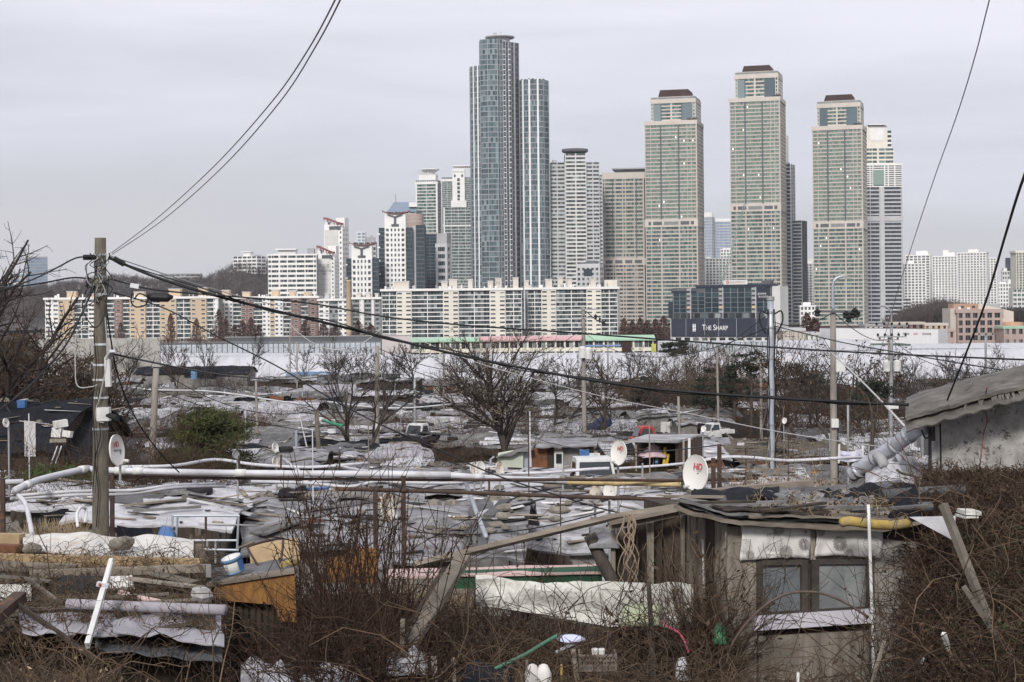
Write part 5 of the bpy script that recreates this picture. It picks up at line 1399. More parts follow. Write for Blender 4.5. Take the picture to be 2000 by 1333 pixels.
for a,c2 in (((162,503),(186,503)),((222,505),(243,517))):
 b=MB();b.tube([P(a[0],a[1],26.9),P(c2[0],c2[1],26.95)],.045,8);b.build('cable_splice',m_black,root)
rr=random.Random(5)
for i in range(9):
 q=[]
 x0=rr.uniform(176,212)
 for j in range(9):
  row=495+j*rr.uniform(8,13)
  q.append(P(min(222,max(165,x0+rr.uniform(-14,14))),row,26.82+rr.uniform(-.05,.05)))
 b=MB();b.tube(crom(q,3),.008,4);b.build('loose_cable',m_cable if i%3 else m_cableg,root)
for i,pts in enumerate(([(195,760),(190,800),(196,850),(186,900),(192,960),(188,1030)],[(183,650),(188,720),(181,790),(186,880),(181,960)],[(205,620),(209,700),(196,770),(188,800),(190,822),(203,826)],[(176,640),(150,650),(147,720),(152,755),(178,756),(190,752)])):
 b=MB();b.tube(crom([P(x,y,26.8) for x,y in pts],4),.009,4);b.build('loose_cable',[m_cable,m_cable,m_cablew,m_cablew][i],root)
b=MB();b.tube(crom([P(258,572,26.9),P(256,590,26.9),P(266,600,26.9),P(284,596,26.9),P(288,582,26.9),P(272,574,26.9),P(262,585,26.9)],5),.013,5);b.one('cable_coil',m_cable,'loop of spare black cable hanging beside the splice box right of the pole','cable')
b=MB();b.tube([P(288,577,27),P(296,581,27),P(328,582,27),P(338,580,27)],[.03,.075,.07,.02],8);b.one('splice_closure',m_cable,'spindle-shaped black splice box hanging on the cables right of the pole','splice box')
b=MB();b.box(P(264,559,27),(.14,.12,.07),ry=.2);b.one('cable_joint',m_clampm,'small bright metal cable joint above the cable loop','cable joint')
pole('thin concrete pole leaning right, behind the near pole',305,720,61,.16,.11,m_conc2,-.35)
pole('dark wooden pole leaning left middle rows',618,800,72,.13,.09,m_conc,.2)
root,H,at=pole('tall thin concrete pole standing in front of the dark barn',737,676,95,.17,.12,m_conc2,-.12)
b=MB();b.box(at((P(737,832,95).z-root.location.z)/H)+Vector((.1,-.24,0)),(.33,.2,.34));b.build('meter_box',m_plastw,root,local=True)
def crossarm(root,at,t,w,m,k=3,dz=.12,rad=.05):
 q=at(t);b=MB();b.box(q+Vector((0,-.14,0)),(w,.08,.09));b.build('crossarm',m,root,local=True)
 for i in range(k):
  x=-w/2+w*(i+.12)/(k-.76)
  b=MB();b.lathe([(.02,0),(rad,.03),(rad*.6,dz*.5),(rad,dz*.6),(.02,dz)],8,Matrix.Translation(q+Vector((x,-.14,.05))));b.build('insulator',m_black,root,local=True)
root,H,at=pole('concrete transformer pole right of the big bare tree',1139,600,120,.18,.13,m_conc2,0)
crossarm(root,at,.985,2.4,m_steel,4);crossarm(root,at,.93,1.8,m_steel,3)
for s,rw in ((.35,690),(-.1,688)):
 q=at((P(1143,rw,120).z-root.location.z)/H);b=MB();b.lathe([(.01,-.45),(.26,-.42),(.28,.3),(.2,.42),(.01,.45)],12,Matrix.Translation(q+Vector((s,-.35,0))));b.build('transformer',m_plastw,root,local=True)
b=MB();q=at(.98);b.tube([q+Vector((.2,-.1,-.1)),q+Vector((.9,-.2,-.7)),q+Vector((1.5,-.2,-1.0))],.035,5);b.build('fuse_arm',m_black,root,local=True)
for i in range(3):
 b=MB();b.lathe([(.02,-.2),(.1,-.1),(.06,0),(.1,.1),(.02,.2)],8,Matrix.Translation(q+Vector((.9+i*.3,-.2,-.5-i*.25))));b.build('insulator',m_black,root,local=True)
root,H,at=pole('galvanised steel pole with black cables strapped along it',1505,581,58,.135,.115,m_galv,-.02,n=14)
b=MB();q=at(1);b.lathe([(.13,-.12),(.14,-.1),(.14,.02),(.01,.04)],12,Matrix.Translation(q));b.build('pole_cap',m_steel,root,local=True)
for i,x in enumerate((-.13,.13,.10,-.09)):
 b=MB();b.tube([at(t)+Vector((x+.02*math.sin(t*30+i),-.12,0)) for t in np.linspace(.05,.95,24)],.016,4);b.build('strapped_cable',m_cable,root,local=True)
for rw in (610,640,700,760,830,880):band(root,at,(P(1505,rw,58).z-root.location.z)/H,.137,m_steel,.06)
for s in (-1,1):
 b=MB();b.tube(crom([at(.93)+Vector((s*.13,-.1,0)),at(.93)+Vector((s*.36,-.1,.1)),at(.91)+Vector((s*.4,-.1,-.1)),at(.87)+Vector((s*.18,-.1,-.2))],4),.03,5);b.build('cable_bracket',m_black,root,local=True)
root,H,at=pole('concrete lamp pole with wide insulator arm and curved street lamp',1627,607,57,.14,.10,m_conc2,-.03)
q=at(1);b=MB();b.tube(crom([q,q+Vector((0,0,.75)),q+Vector((.06,0,1.05)),q+Vector((.28,0,1.18)),q+Vector((.45,0,1.16))],5),.05,7);b.build('lamp_arm',m_galv,root,local=True,smooth=True)
b=MB();b.box(q+Vector((.5,0,1.15)),(.3,.12,.07),ry=.1);b.build('lamp_head',m_steel,root,local=True)
b=MB();q=at(.992);b.beam(q+Vector((-.62,-.16,.06)),q+Vector((.85,-.16,-.02)),.09,.07);b.build('crossarm',m_dgrey,root,local=True)
for x,z in ((-.58,.0),(.42,-.08),(.5,-.22),(.64,-.08),(.72,.02),(.8,-.05)):
 b=MB();b.lathe([(.02,-.14),(.12,-.1),(.08,-.02),(.13,.04),(.02,.14)],9,Matrix.Translation(q+Vector((x,-.18,z))));b.build('insulator',m_black,root,local=True)
for i in range(4):
 b=MB();b.tube([q+Vector((.5+i*.07,-.16,0)),q+Vector((.48+i*.07,-.16,.35))],.014,4);b.build('insulator_pin',m_steel,root,local=True)
b=MB();b.box(at((P(1637,714,57).z-root.location.z)/H)+Vector((.2,-.2,0)),(.3,.2,.42));b.build('transformer_box',m_plastw,root,local=True)
b=MB();b.box(at((P(1627,826,57).z-root.location.z)/H)+Vector((0,-.2,0)),(.24,.15,.3));b.build('meter_box',m_plastw,root,local=True)
b=MB();b.tube([at(t)+Vector((.12,-.15,0)) for t in np.linspace(.1,.65,8)],.02,4);b.build('strapped_cable',m_cable,root,local=True)
root,H,at=pole('far pole with two crowded insulator arms in front of the lettered hoarding',1741,630,112,.16,.11,m_steel,-.15)
for t,w in ((.975,2.2),(.90,2.0)):
 crossarm(root,at,t,w,m_steel,5,.2,.1)
for s in (-1,1):
 q=at(.70);b=MB();b.lathe([(.01,-.4),(.24,-.38),(.26,.3),(.01,.4)],10,Matrix.Translation(q+Vector((s*.36,-.2,0))));b.build('transformer',m_plastw,root,local=True)
b=MB();b.box(at(.42)+Vector((.05,-.25,0)),(.8,.15,.35));b.build('meter_box',m_plastw,root,local=True)
q=at(1);b=MB();b.tube(crom([q,q+Vector((-.05,0,.8)),q+Vector((-.5,0,1.1)),q+Vector((-.9,0,1.05))],4),.06,6);b.build('lamp_arm',m_steel,root,local=True)
for i,(px,rt,d,r,lab,ar) in enumerate(((1925,648,170,.2,'far concrete pole before the pink office carrying black switch arms',1),(566,632,262,.16,'slim lamp post on the bank left of the white tier edge',0),(580,668,240,.16,'grey pole in front of the white bank beside the bank tree',0),(1187,668,220,.17,'slim grey pole in front of the right school wing',0),(1400,670,130,.13,'pale concrete pole in the evergreen thicket, left of the pair',0),(1486,700,120,.15,'pale concrete pole just left of the steel pole',1),(1430,672,200,.18,'far slim pole beside the thicket with a small arm',1),(1325,775,74,.09,'short pale pole before the brown thicket',0),(866,668,210,.17,'far concrete pole left of the big bare tree',0),(810,740,120,.14,'dark short pole among roofs left of the big tree',0),(500,745,110,.13,'dark short pole at the dark thicket left of middle',0),(1735,655,130,.09,'thin grey mast beside the far insulator pole',1),(1656,790,50,.05,'thin rusty rod standing left of the insulated pipe',0),(1822,760,120,.11,'thin post between bare saplings near the felt roof',0))):
 root,H,at=pole(lab,px,rt,d,r*.8,r*.6,m_conc2 if i%3 else m_steel,rr.uniform(-.1,.1),n=8)
 if ar:crossarm(root,at,.96,1.6,m_steel,3,.2,.1)
sr=random.Random(21);SL=set()
for i in range(46):
 y=38*(210/38) ** sr.random();x=sr.uniform(-.31,.26)*y;px=x/y*F+1000
 mark=min(MARK,key=lambda q:abs(q[0]-px))[1];kind=sr.choice(['thin grey stick','thin rusty rod','slim wooden post','thin pale pipe stub','roof aerial'])
 rowt='near roofs' if y < 60 else 'middle roofs' if y < 110 else 'farther roofs' if y < 160 else 'farthest roofs'
 for lean in ('upright','leaning left','leaning right','short','tall'):
  lab='%s %s among the %s %s' % (lean,kind,rowt,mark)
  if lab not in SL:break
 else:continue
 SL.add(lab);z=under(x,y);h=sr.uniform(1.1,2.2)*{'short':.6,'tall':1.4}.get(lean,1);dx={'leaning left':-.25,'leaning right':.25}.get(lean,0)*h
 r=max(.016,y*.0004);b=MB();b.tube([(x,y,z-.3),(x+dx,y,z+h)],r,5)
 if kind == 'roof aerial':
  for k in range(4):b.tube([(x+dx-.4+k*.04,y,z+h-k*.12),(x+dx+.4-k*.04,y,z+h-k*.12)],r*.6,4)
 b.one('roof_aerial' if kind == 'roof aerial' else 'stick',{'thin grey stick':m_steel,'thin rusty rod':m_rpipe,'slim wooden post':m_wood,'thin pale pipe stub':m_pvc,'roof aerial':m_rpipe}[kind],lab,'aerial' if kind == 'roof aerial' else 'stick','sticks and aerials on the roofs')
# ---------------------------------------------------------------- pipes on racks
def pipe(label,pts,r,m,joints=(),name='water_pipe',cat='pipe',n=10,sm=5,jm=None,group=None):
 q=[P(*p) for p in pts]
 r *= .84
 root=thing(name,label,cat,(q[0].x,q[0].y,min(p.z for p in q)),0,group)
 b=MB();b.tube(crom(q,sm) if sm>1 else q,r,n);b.build('pipe_run',m,root,smooth=True)
 for j in joints:
  for i in range(len(pts)-1):
   if pts[i][0] <= j <= pts[i+1][0] or pts[i+1][0] <= j <= pts[i][0]:
    t=(j-pts[i][0])/(pts[i+1][0]-pts[i][0]);a,c=q[i].lerp(q[i+1],t),(q[i+1]-q[i]).normalized()
    b=MB();b.tube([a-c*r*1.6,a+c*r*1.6],r*1.22,n);b.build('coupling',jm or m,root,smooth=True);break
 return root
pipe('main white insulated pipe running level across the village at pole height',[(172,915,31),(205,919,31),(420,924,31),(700,926,31),(880,928,31)],.075,m_pvc,(235,270,470),sm=2,jm=m_plastw)
pipe('continuation of the main white pipe, sloping down behind the rusty pipe',[(876,928,31),(960,934,31.3),(1060,938,31.6),(1180,945,32)],.068,m_pvc,(935,),sm=2)
pipe('white pipe arm bending down to the left from the concrete pole',[(172,915,31),(120,927,30),(70,940,29),(30,958,28)],.075,m_pvc,(160,52),sm=2,jm=m_plastw)
pipe('short white pipe end at the left edge',[(-60,945,30),(45,941,30)],.06,m_pvc,sm=1)
pipe('rust brown pipe clamped directly under the main white pipe',[(200,931,31.1),(500,935,31.1),(900,938,31.1),(1100,937,31.1),(1320,939,31.2),(1480,934,31.4)],.036,m_rpipe,sm=2)
pipe('lower rust brown pipe spanning in front of the felt roofs',[(655,955,28),(900,962,28),(1100,970,27.6),(1310,976,27.2)],.042,m_rpipe,(735,790,1010),sm=2)
pipe('yellow rusted pipe right of the main white pipe',[(1060,941,31.9),(1160,943,31.6),(1270,945,31.3),(1330,947,31.2)],.062,m_ypipe,(1205,),sm=2)
pipe('thin white pipe curving over the roofs behind the main pipe, left',[(235,912,42),(340,910,42),(420,898,44),(500,908,44),(600,913,44),(680,908,44),(720,905,45)],.05,m_pvc,sm=4)
pipe('white pipe sloping down right of the rusted small dish',[(553,897,46),(580,918,44),(606,938,42)],.06,m_pvc,sm=1)
pipe('upper white pipe of the pair below the main pipe at left',[(40,968,29.4),(150,960,29.6),(260,958,30),(330,949,30.4),(420,945,31.6)],.035,m_pvc,sm=4)
pipe('lower white pipe of the pair below the main pipe at left',[(20,975,29.4),(150,967,29.6),(250,965,30),(340,953,30.4),(440,950,31.6)],.035,m_pvc,sm=4)
pipe('wavy white pipe right under the main pipe in the middle',[(490,941,33),(600,944,33),(680,951,32.6),(740,940,33),(790,943,33),(880,944,33.4),(935,938,34)],.04,m_pvc,sm=5)
pipe('thin white pipe left of the bare tree trunk, above the main pipe',[(655,908,44),(700,918,42),(760,922,40),(840,924,38)],.04,m_pvc,sm=4)
pipe('grey slanting pipe brace below the main pipe, left of the rusty dish',[(908,938,31.4),(930,1000,29.4),(950,1050,28)],.05,m_galv,sm=1)
pipe('thin white pipe in front of the white truck',[(1000,925,50),(1060,924,50),(1150,917,50),(1190,915,50)],.055,m_pvc,sm=3)
pipe('white pipe line before the open shed',[(1200,916,52),(1290,910,52),(1340,905,52)],.05,m_pvc,sm=2)
pipe('white pipe arching right of the lettered dish',[(1376,899,44),(1420,893,44),(1470,894,44),(1540,900,44),(1640,895,44),(1700,893,42)],.05,m_pvc,sm=4)
pipe('bent white hose standing up left of the concrete pole foot',[(36,968,27.4),(50,985,26.6),(58,1020,25.6),(63,1045,25)],.045,m_pvc,sm=4)
pipe('hooked white hose beside the foot of the concrete pole',[(152,1030,25.4),(150,1005,25.6),(158,992,25.8),(168,996,26),(166,1020,25.6)],.03,m_plastw,sm=5)
pipe('pale white pipe running low over the far roofs, left',[(250,756,120),(300,762,118),(400,764,120),(470,772,120),(560,786,118),(620,790,116)],.07,m_pvc,sm=3)
pipe('pale white pipe running low over the far roofs, middle',[(640,785,118),(730,796,116),(800,797,116),(880,790,118)],.07,m_pvc,sm=3)
pipe('pale green pipe beside the twin trunked tree',[(630,822,92),(668,832,90)],.09,mat('green_pipe',(.05,.25,.15),(.04,.20,.12),2),sm=1)
for i,(px,r0,r1,d,m) in enumerate(((219,925,1010,31.0,m_rpipe),(733,955,1065,28,m_rpipe),(788,930,1040,29,m_rpipe),(5,935,1010,29,m_rpipe),(270,915,950,31.2,m_rpipe),(467,890,945,36,m_rpipe),(549,888,940,38,m_rpipe),(663,880,940,38,m_rpipe),(1255,905,950,40,m_steel),(1393,895,970,30,m_rpipe),(1405,868,975,31,m_rpipe),(955,915,960,33,m_rpipe),(1100,918,960,33,m_steel))):
 a,c=P(px,r0,d),P(px+(.5 if i%2 else-1),r1,d)
 c.z=min(c.z,ground(d)+.3) if i in (0,1,2,3,9,10) else c.z
 b=MB();b.beam(c,a,.075 if i in (0,1,2,3,9,10) else .04,.075 if i in (0,1,2,3,9,10) else .04)
 b.one('pipe_post',m,['rusty post under the main pipe just right of the concrete pole','rusty post left of the big rusted dish','rusty post right of the big rusted dish','rusty post at the left edge below the white pipe','thin post under the white couplings at left','dark post carrying a small round dish, left','dark post left of the sloping white pipe','dark post behind the main pipe in the middle','grey post left of the open shed pipes','shorter rusty beam right of the large lettered dish','taller rusty beam right of the large lettered dish','dark post behind the main pipe below the big tree','thin grey post beside the white door shack'][i],'post','posts carrying the pipes')
# ---------------------------------------------------------------- satellite dishes
def dish(label,px,row,rx,ry,d,m,hd=0,yaw=None,base=None,roll=0):
 c=P(px,row,d);R=ry/F*d
 a=math.acos(min(1,rx/ry))*(1 if px<1000 else-1) if yaw is None else math.radians(yaw)
 a -= math.atan((px-1000)/F)
 zb=base if base is not None else under(c.x,c.y+.25,c.z-R*.6)
 zb=min(zb,c.z-R*1.05)
 root=thing('satellite_dish',label,'satellite dish',(c.x,c.y+.2,zb),0,'satellite dishes on the roofs')
 m4=Matrix.Translation(c) @ Matrix.Rotation(a,4,'Z') @ Matrix.Rotation(math.radians(roll),4,'Y') @ Matrix.Rotation(math.radians(-6),4,'X') @ Matrix.Rotation(math.pi/2,4,'X')
 b=MB();b.lathe([(.01,-.22*R)]+[(R*t,-.22*R*(1-t*t)) for t in (.3,.6,.85,.97,1)]+[(R*1.02,.01),(R,-.025)]+[(R*t,-.22*R*(1-t*t)-.025) for t in (.85,.5,.02)],28,m4);b.build('reflector',m,root,smooth=True)
 if R > .15:
  b=MB();tip=m4 @ Vector((0,-R*.75,R*.7));low=m4 @ Vector((0,-R*.98,0));b.tube([low,tip],.012,5);b.build('feed_arm',m_steel,root)
  b=MB();b.tube([tip,tip+(m4.to_3x3() @ Vector((0,.02,-.09)))],.03,7);b.build('receiver',m_plastw,root)
 bk=m4 @ Vector((0,0,-.26*R));b=MB();b.tube([Vector((c.x,c.y+.2,zb-.1)),Vector((c.x,c.y+.2,bk.z)),bk],.025,6);b.build('mount',m_steel,root)
 if hd:
  o=text(root,'lettering','HD',R*.52,m_texr,(0,0,0),ext=.003,sx=1.0)
  mm=INV[root.name] @ m4 @ Matrix.Translation((R*.10,R*.36,-.06*R)) @ Matrix.Rotation(-.12,4,'X')
  o.matrix_local=mm
 return root
dish('tall narrow lettered dish just right of the concrete pole',229,880,13,31,29.5,m_dish,1,base=P(229,928,29.7).z)
dish('largest lettered dish, right of the pipe end beside the rusty beams',1358,925,22,36,28.5,m_dish,1,yaw=-50,base=P(1358,985,28.7).z)
dish('lettered dish above the large one, beside the white truck',1208,885,13.5,24,36,m_dish,1,yaw=-52)
dish('rust stained tilted dish between two rusty posts',759,991,14,28,27,m_dishr,0,roll=12)
dish('left one of two dishes hanging under the yellow pipe, heavily rusted',1163,965,11,19,32.5,m_dishr,0)
dish('right one of two dishes hanging under the yellow pipe',1191,960,12,18,33,m_dish,0)
dish('rusted dish below the big tree trunk, left of an overlapping pair',926,915,7,12,46,m_dishr,0)
dish('pale dish below the big tree trunk, right of an overlapping pair',939,914,8,13,45,m_dish,0)
dish('single rusted round dish at the foot of the big tree',976,915,7,13,45,m_dishr,0)
dish('small white oval dish on the ribbed roof right of the pine',538,875,5.5,10,50,m_dish,0)
dish('small rust brown dish beside the sloping white pipe',538,903,5,10,48,m_dishr,0)
dish('small mesh dish on a dark post in front of the pine',461,888,6,8,40,m_steel,0)
dish('tiny white dish on the roof right of the thin concrete pole',782,804,3.5,7,100,m_dish,0)
dish('plain white dish half hidden under the insulated pipe',1723,895,14,18,30,m_dish,0,yaw=-40)
dish('small white dish near the black tent-like roof',1374,838,4.5,6,60,m_dish,0)
dish('small white dish among twigs right of the steel pole',1532,822,4,6,80,m_dish,0)
dish('white dish at the far left behind the grey post',12,826,5,9,42,m_dish,0)
# ---------------------------------------------------------------- vehicles
def wheel(root,c,r=.3,w=.2):
 m4=Matrix.Translation(c) @ Matrix.Rotation(math.pi/2,4,'Y')
 b=MB();b.lathe([(r*.55,-w/2),(r*.95,-w/2),(r,-w*.3),(r,w*.3),(r*.95,w/2),(r*.55,w/2)],16,m4);o=b.build('wheel',m_black,root,local=True,smooth=True)
 INV[o.name]=INV[root.name];b=MB();b.lathe([(.01,w*.3),(r*.55,w*.35),(r*.55,-w*.35),(.01,-w*.3)],12,m4);b.build('rim',m_clampm,o,local=True)
def truck(label,px,d,rz,bodym,row_top,s=1.0,bed=True):
 top=P(px,row_top,d);gz=top.z-1.95*s
 root=thing('pickup_truck',label,'truck',(top.x,d,gz),rz)
 root.scale=(s,s,s)
 b=MB() # cab: side profile swept across
 prof=[(-1.0,.35),(-1.02,.95),(-.72,1.05),(-.35,1.85),(-.15,1.92),(.65,1.92),(.8,1.0),(.8,.35)]
 vs=[(-.78 if z<1.2 else-.68,y,z) for y,z in prof]+[(.78 if z<1.2 else .68,y,z) for y,z in prof];n=len(prof)
 b.add(vs,[(i,(i+1)%n,n+(i+1)%n,n+i)[::-1] for i in range(n)]+[tuple(range(n)),tuple(range(n,2*n))[::-1]]);b.build('cab',bodym,root,local=True)
 b=MB();b.add([(-.66,-.75,1.10),(.66,-.75,1.10),(.58,-.40,1.78),(-.58,-.40,1.78)],[(0,1,2,3)]);b.v=[(x,y-.012,z+.004) for x,y,z in b.v];b.build('windscreen',m_wind,root,local=True)
 for sx in (-1,1):
  b=MB();b.add([(sx*.752,-.5,1.14),(sx*.752,.55,1.14),(sx*.70,.5,1.75),(sx*.70,-.25,1.75)],[(0,1,2,3) if sx>0 else (3,2,1,0)]);b.v=[(x+sx*.012,y,z) for x,y,z in b.v];b.build('side_window',m_wind,root,local=True)
  b=MB();b.box((sx*.58,-1.03,.72),(.28,.06,.18));b.build('headlight',m_clampm,root,local=True)
  b=MB();b.box((sx*.93,-.62,1.3),(.16,.08,.26));b.build('mirror',m_black,root,local=True)
  wheel(root,Vector((sx*.68,-.45,.3)));wheel(root,Vector((sx*.68,1.9,.3)))
  b=MB();b.beam((sx*.3,-.79,1.08),(sx*.02,-.74,1.13),.02,.02);b.build('wiper',m_black,root,local=True)
 b=MB();b.box((0,-1.05,.45),(1.54,.1,.2));b.build('bumper',m_black,root,local=True)
 if bed:
  b=MB();b.box((0,1.75,.72),(1.6,1.85,.08));b.box((-.78,1.75,.93),(.05,1.85,.36));b.box((.78,1.75,.93),(.05,1.85,.36));b.box((0,2.66,.93),(1.6,.05,.36));b.build('cargo_bed',bodym,root,local=True)
 return root
truck('white small truck facing the viewer before the white door shack',1158,62,.12,m_autow,892)
truck('white truck cab half hidden among roofs below the thin concrete pole',815,107,-.45,m_autow,827,.78)
truck('red flatbed truck behind the open white-roofed shed',1256,98,math.radians(-75),m_redp,832,.72)
truck('pale blue white truck beyond the black tent-like roof',1390,116,math.radians(-60),m_autow,826,.62)
b=MB();b.box(P(1141,886,65.2),(.38,.4,.29));o=b.one('plastic_bin',m_bluep,'blue plastic bin standing on the roof behind the white truck','bin')
b=MB();b.box(P(1161,889,65.2),(.42,.4,.12));b.one('foam_box',m_plastw,'flat white foam box beside the blue bin','box')
q=hit(43,797);b=MB();b.box(q+Vector((0,0,.14)),(.26,.26,.28),taper=1.15);b.one('bucket',m_bluep,'blue bucket on the black shade cloth roof at the left','bucket')
b=MB();b.lathe([(.01,-.45),(.28,-.42),(.3,-.1),(.27,0),(.3,.1),(.28,.42),(.01,.45)],12,Matrix.Translation(P(379,732,150)));b.one('barrel',m_bluet,'pale blue barrel against the concrete wall under the far black roof','barrel')
# ---------------------------------------------------------------- shacks and shed in the middle
def ppoly(mb,pts,th):
 """a flat piece through the given (pixel, row, distance) corners, th metres thick"""
 q=[P(*p) for p in pts];n=len(q)
 nrm=Vector((0,0,0))
 for i in range(n):nrm += q[i].cross(q[(i+1)%n])
 nrm.normalize()
 if nrm.y > 0 and abs(nrm.y) > .05:nrm=-nrm;q=q[::-1]
 back=[p-nrm*th for p in q]
 mb.add(q+back,[tuple(range(n)),tuple(range(n,2*n))[::-1]]+[(i,n+i,n+(i+1)%n,(i+1)%n) for i in range(n)])
 return mb
def part(root,name,m,pts,th=.05):
 return ppoly(MB(),pts,th).build(name,m,root)
d=66
root=thing('shack','shack with white door, rust red shutter and pale green shed end','shack',(P(1050,940,d).x,d,ground(d)),0)
part(root,'shed_wall',m_wallp,[(972,926,d),(1022,926,d),(1022,884,d),(972,893,d)],1.8)
part(root,'side_boarding',m_galv,[(1022.5,924,d+.2),(1039,924,d+.2),(1039,876,d+.2),(1022.5,884,d+.2)],1.5)
part(root,'shutter',m_rust,[(1039.5,924,d+.3),(1069,924,d+.3),(1069,876,d+.3),(1039.5,876,d+.3)],.1)
part(root,'dark_boarding',m_darkw,[(1069.5,926,d+.3),(1082,926,d+.3),(1082,873,d+.3),(1069.5,873,d+.3)],1.0)
dr=part(root,'door',m_wallw,[(1082.5,926,d+.25),(1100,926,d+.25),(1100,882,d+.25),(1082.5,882,d+.25)],.08);INV[dr.name]=INV[root.name]
part(dr,'glazing',m_wind,[(1086,905,d+.2),(1097,905,d+.2),(1097,887,d+.2),(1086,887,d+.2)],.03)
part(root,'wall',m_wallg,[(1100.5,930,d+.35),(1130,930,d+.35),(1130,873,d+.35),(1100.5,873,d+.35)],2.0)
part(root,'rust_panel',m_rust,[(1130.5,905,d+.5),(1160,905,d+.5),(1160,872,d+.5),(1130.5,872,d+.5)],.1)
def rsheet(root,name,m,a,b_,c,e,th=.06,amp=.08,nu=10,nv=5,seed=0,solidify=False):
 a,b_,c,e=P(*a),P(*b_),P(*c),P(*e)
 mb=MB();mb.sheet(lambda u,v:a.lerp(b_,u).lerp(e.lerp(c,u),v)+Vector((0,0,amp*nz3(u*4+seed,v*4,seed))),nu,nv,th)
 return mb.build(name,m,root)
rsheet(root,'roof',m_felt,(1046,872,d-.2),(1165,871,d-.2),(1170,855,d+3),(1062,857,d+3),seed=2)
rsheet(root,'shed_roof',m_slate,(968,893,d-.3),(1040,876,d-.3),(1044,868,d+2),(992,884,d+2),seed=4)
d=60
root=thing('open_shed','open shed with flat whitish roof and dark interior, right of the truck','shed',(P(1300,930,d).x,d,ground(d)),0)
part(root,'back_wall',m_darkw,[(1240,915,d+1.6),(1325,915,d+1.6),(1325,858,d+1.6),(1240,858,d+1.6)],.1)
part(root,'side_wall',mat('brown_sheet_wall',(.10,.07,.055),(.06,.045,.038),3),[(1324,912,d),(1372,905,d+2),(1372,853,d+2),(1324,860,d)],.1)
rsheet(root,'roof',m_felt2,(1228,859,d-.4),(1324,861,d-.4),(1374,848,d+2.4),(1262,849,d+2.4),.09,.02,seed=1)
for px,r1 in ((1242,920),(1335,912),(1346,905)):
 b=MB();b.beam(P(px,r1,d-.2),P(px,860,d-.2),.07,.07);b.build('post',m_wood if px != 1346 else m_plastw,root)
b=MB();b.beam(P(1346,900,d-.3),P(1346,856,d-.3),.09,.09);b.build('post',m_plastw,root)
q=P(1276,870,d+.6)
root=thing('parasol','faded pink parasol inside the open shed','parasol',(q.x,q.y,P(1276,915,d).z),0)
b=MB();R=.58
cone=[Vector((0,0,0))]+[Vector((R*math.cos(i*math.pi/4),R*math.sin(i*math.pi/4),-.36-(.05 if i%2 else 0))) for i in range(8)]
mp_=mat('faded_pink_canvas',(.68,.50,.53),(.58,.42,.45),3)
b.add([q+v for v in cone]+[q+v-Vector((0,0,.02)) for v in cone],[(0,i+1,(i+1)%8+1) for i in range(8)]+[(9,9+(i+1)%8+1,9+i+1) for i in range(8)]);b.build('canopy',mp_,root)
b=MB();b.add([q+v*.45+Vector((0,0,.07)) for v in cone],[(0,i+1,(i+1)%8+1) for i in range(8)]);b.build('vent_cap',mp_,root)
b=MB();b.tube([q+Vector((0,0,.1)),Vector((q.x,q.y,P(1276,915,d).z))],.02,6);b.build('pole',m_steel,root)
for i,(px,r0,r1,m,lab) in enumerate(((1297,875,908,mat('yellow_plastic',(.62,.42,.05),(.52,.35,.04),3),'upright yellow roll of sheeting under the open shed roof'),(1283,885,906,m_bluet,'bluish roll of sheeting beside the yellow roll'),(1303,888,912,MATS['yellow_plastic'],'leaning yellow pipe right of the yellow roll'))):
 b=MB();b.tube([P(px-i,r1,d+.3),P(px+2,r0,d+.5)],.06,8);b.one('sheeting_roll',m,lab,'roll')
# banner between posts
d=46
root=thing('cloth_banner','small white cloth banner with purple print tied between two posts','banner',P(1662,902,d),0)
bn=MB();bn.sheet(lambda u,v:P(1640+43*u,880+4*math.sin(u*math.pi)+20*v-3*u,d+.1*math.sin(u*7)),14,4,.01);bn.build('cloth',mat('banner_cloth',(.66,.66,.74),(.56,.56,.66),4),root)
for px in (1638,1684):b=MB();b.beam(P(px,905,d),P(px+1,868,d),.05,.05);b.build('post',m_plastw,root)
b=MB()
br=random.Random(4)
for i in range(26):
 px=1643+i*1.45;b.box(P(px,890+3*math.sin((px-1640)/43*3.14)+br.uniform(-1,1),d-.06),(.012,.01,br.uniform(.06,.11)))
b.build('print',mat('purple_print',(.20,.16,.42),(.16,.13,.35),3),root)
# junk before the black roof at the left
part(thing('door_panel','white door panel standing before the black shade cloth roof at the left','door',P(60,892,54),0),'panel',m_wallw,[(49,892,54),(70,892,54.2),(69,824,54.2),(48,822,54)],.05)
for px,py,w,h,lab in ((118,828,.42,.22,'white box of junk on the rubble left of the concrete pole'),(112,846,.3,.3,'torn white carton under the white box of junk'),(132,848,.26,.2,'small pale carton right of the torn carton'),(113,862,.5,.12,'pale broken board below the cartons')):
 b=MB();b.box(P(px,py,53),(w,.3,h),rr.uniform(-.5,.5),rr.uniform(-.2,.2),rr.uniform(-.3,.3));b.one('carton',m_wallb if w>.45 else m_wallw,lab,'junk')
for dx in (0,8):b=MB();b.beam(P(98+dx,912,50),P(112+dx,872,51),.03,.03);b.one('ladder_rail',m_pvc,['left white cane leaning over the vegetable bed','right white cane leaning over the vegetable bed'][dx // 8],'cane')
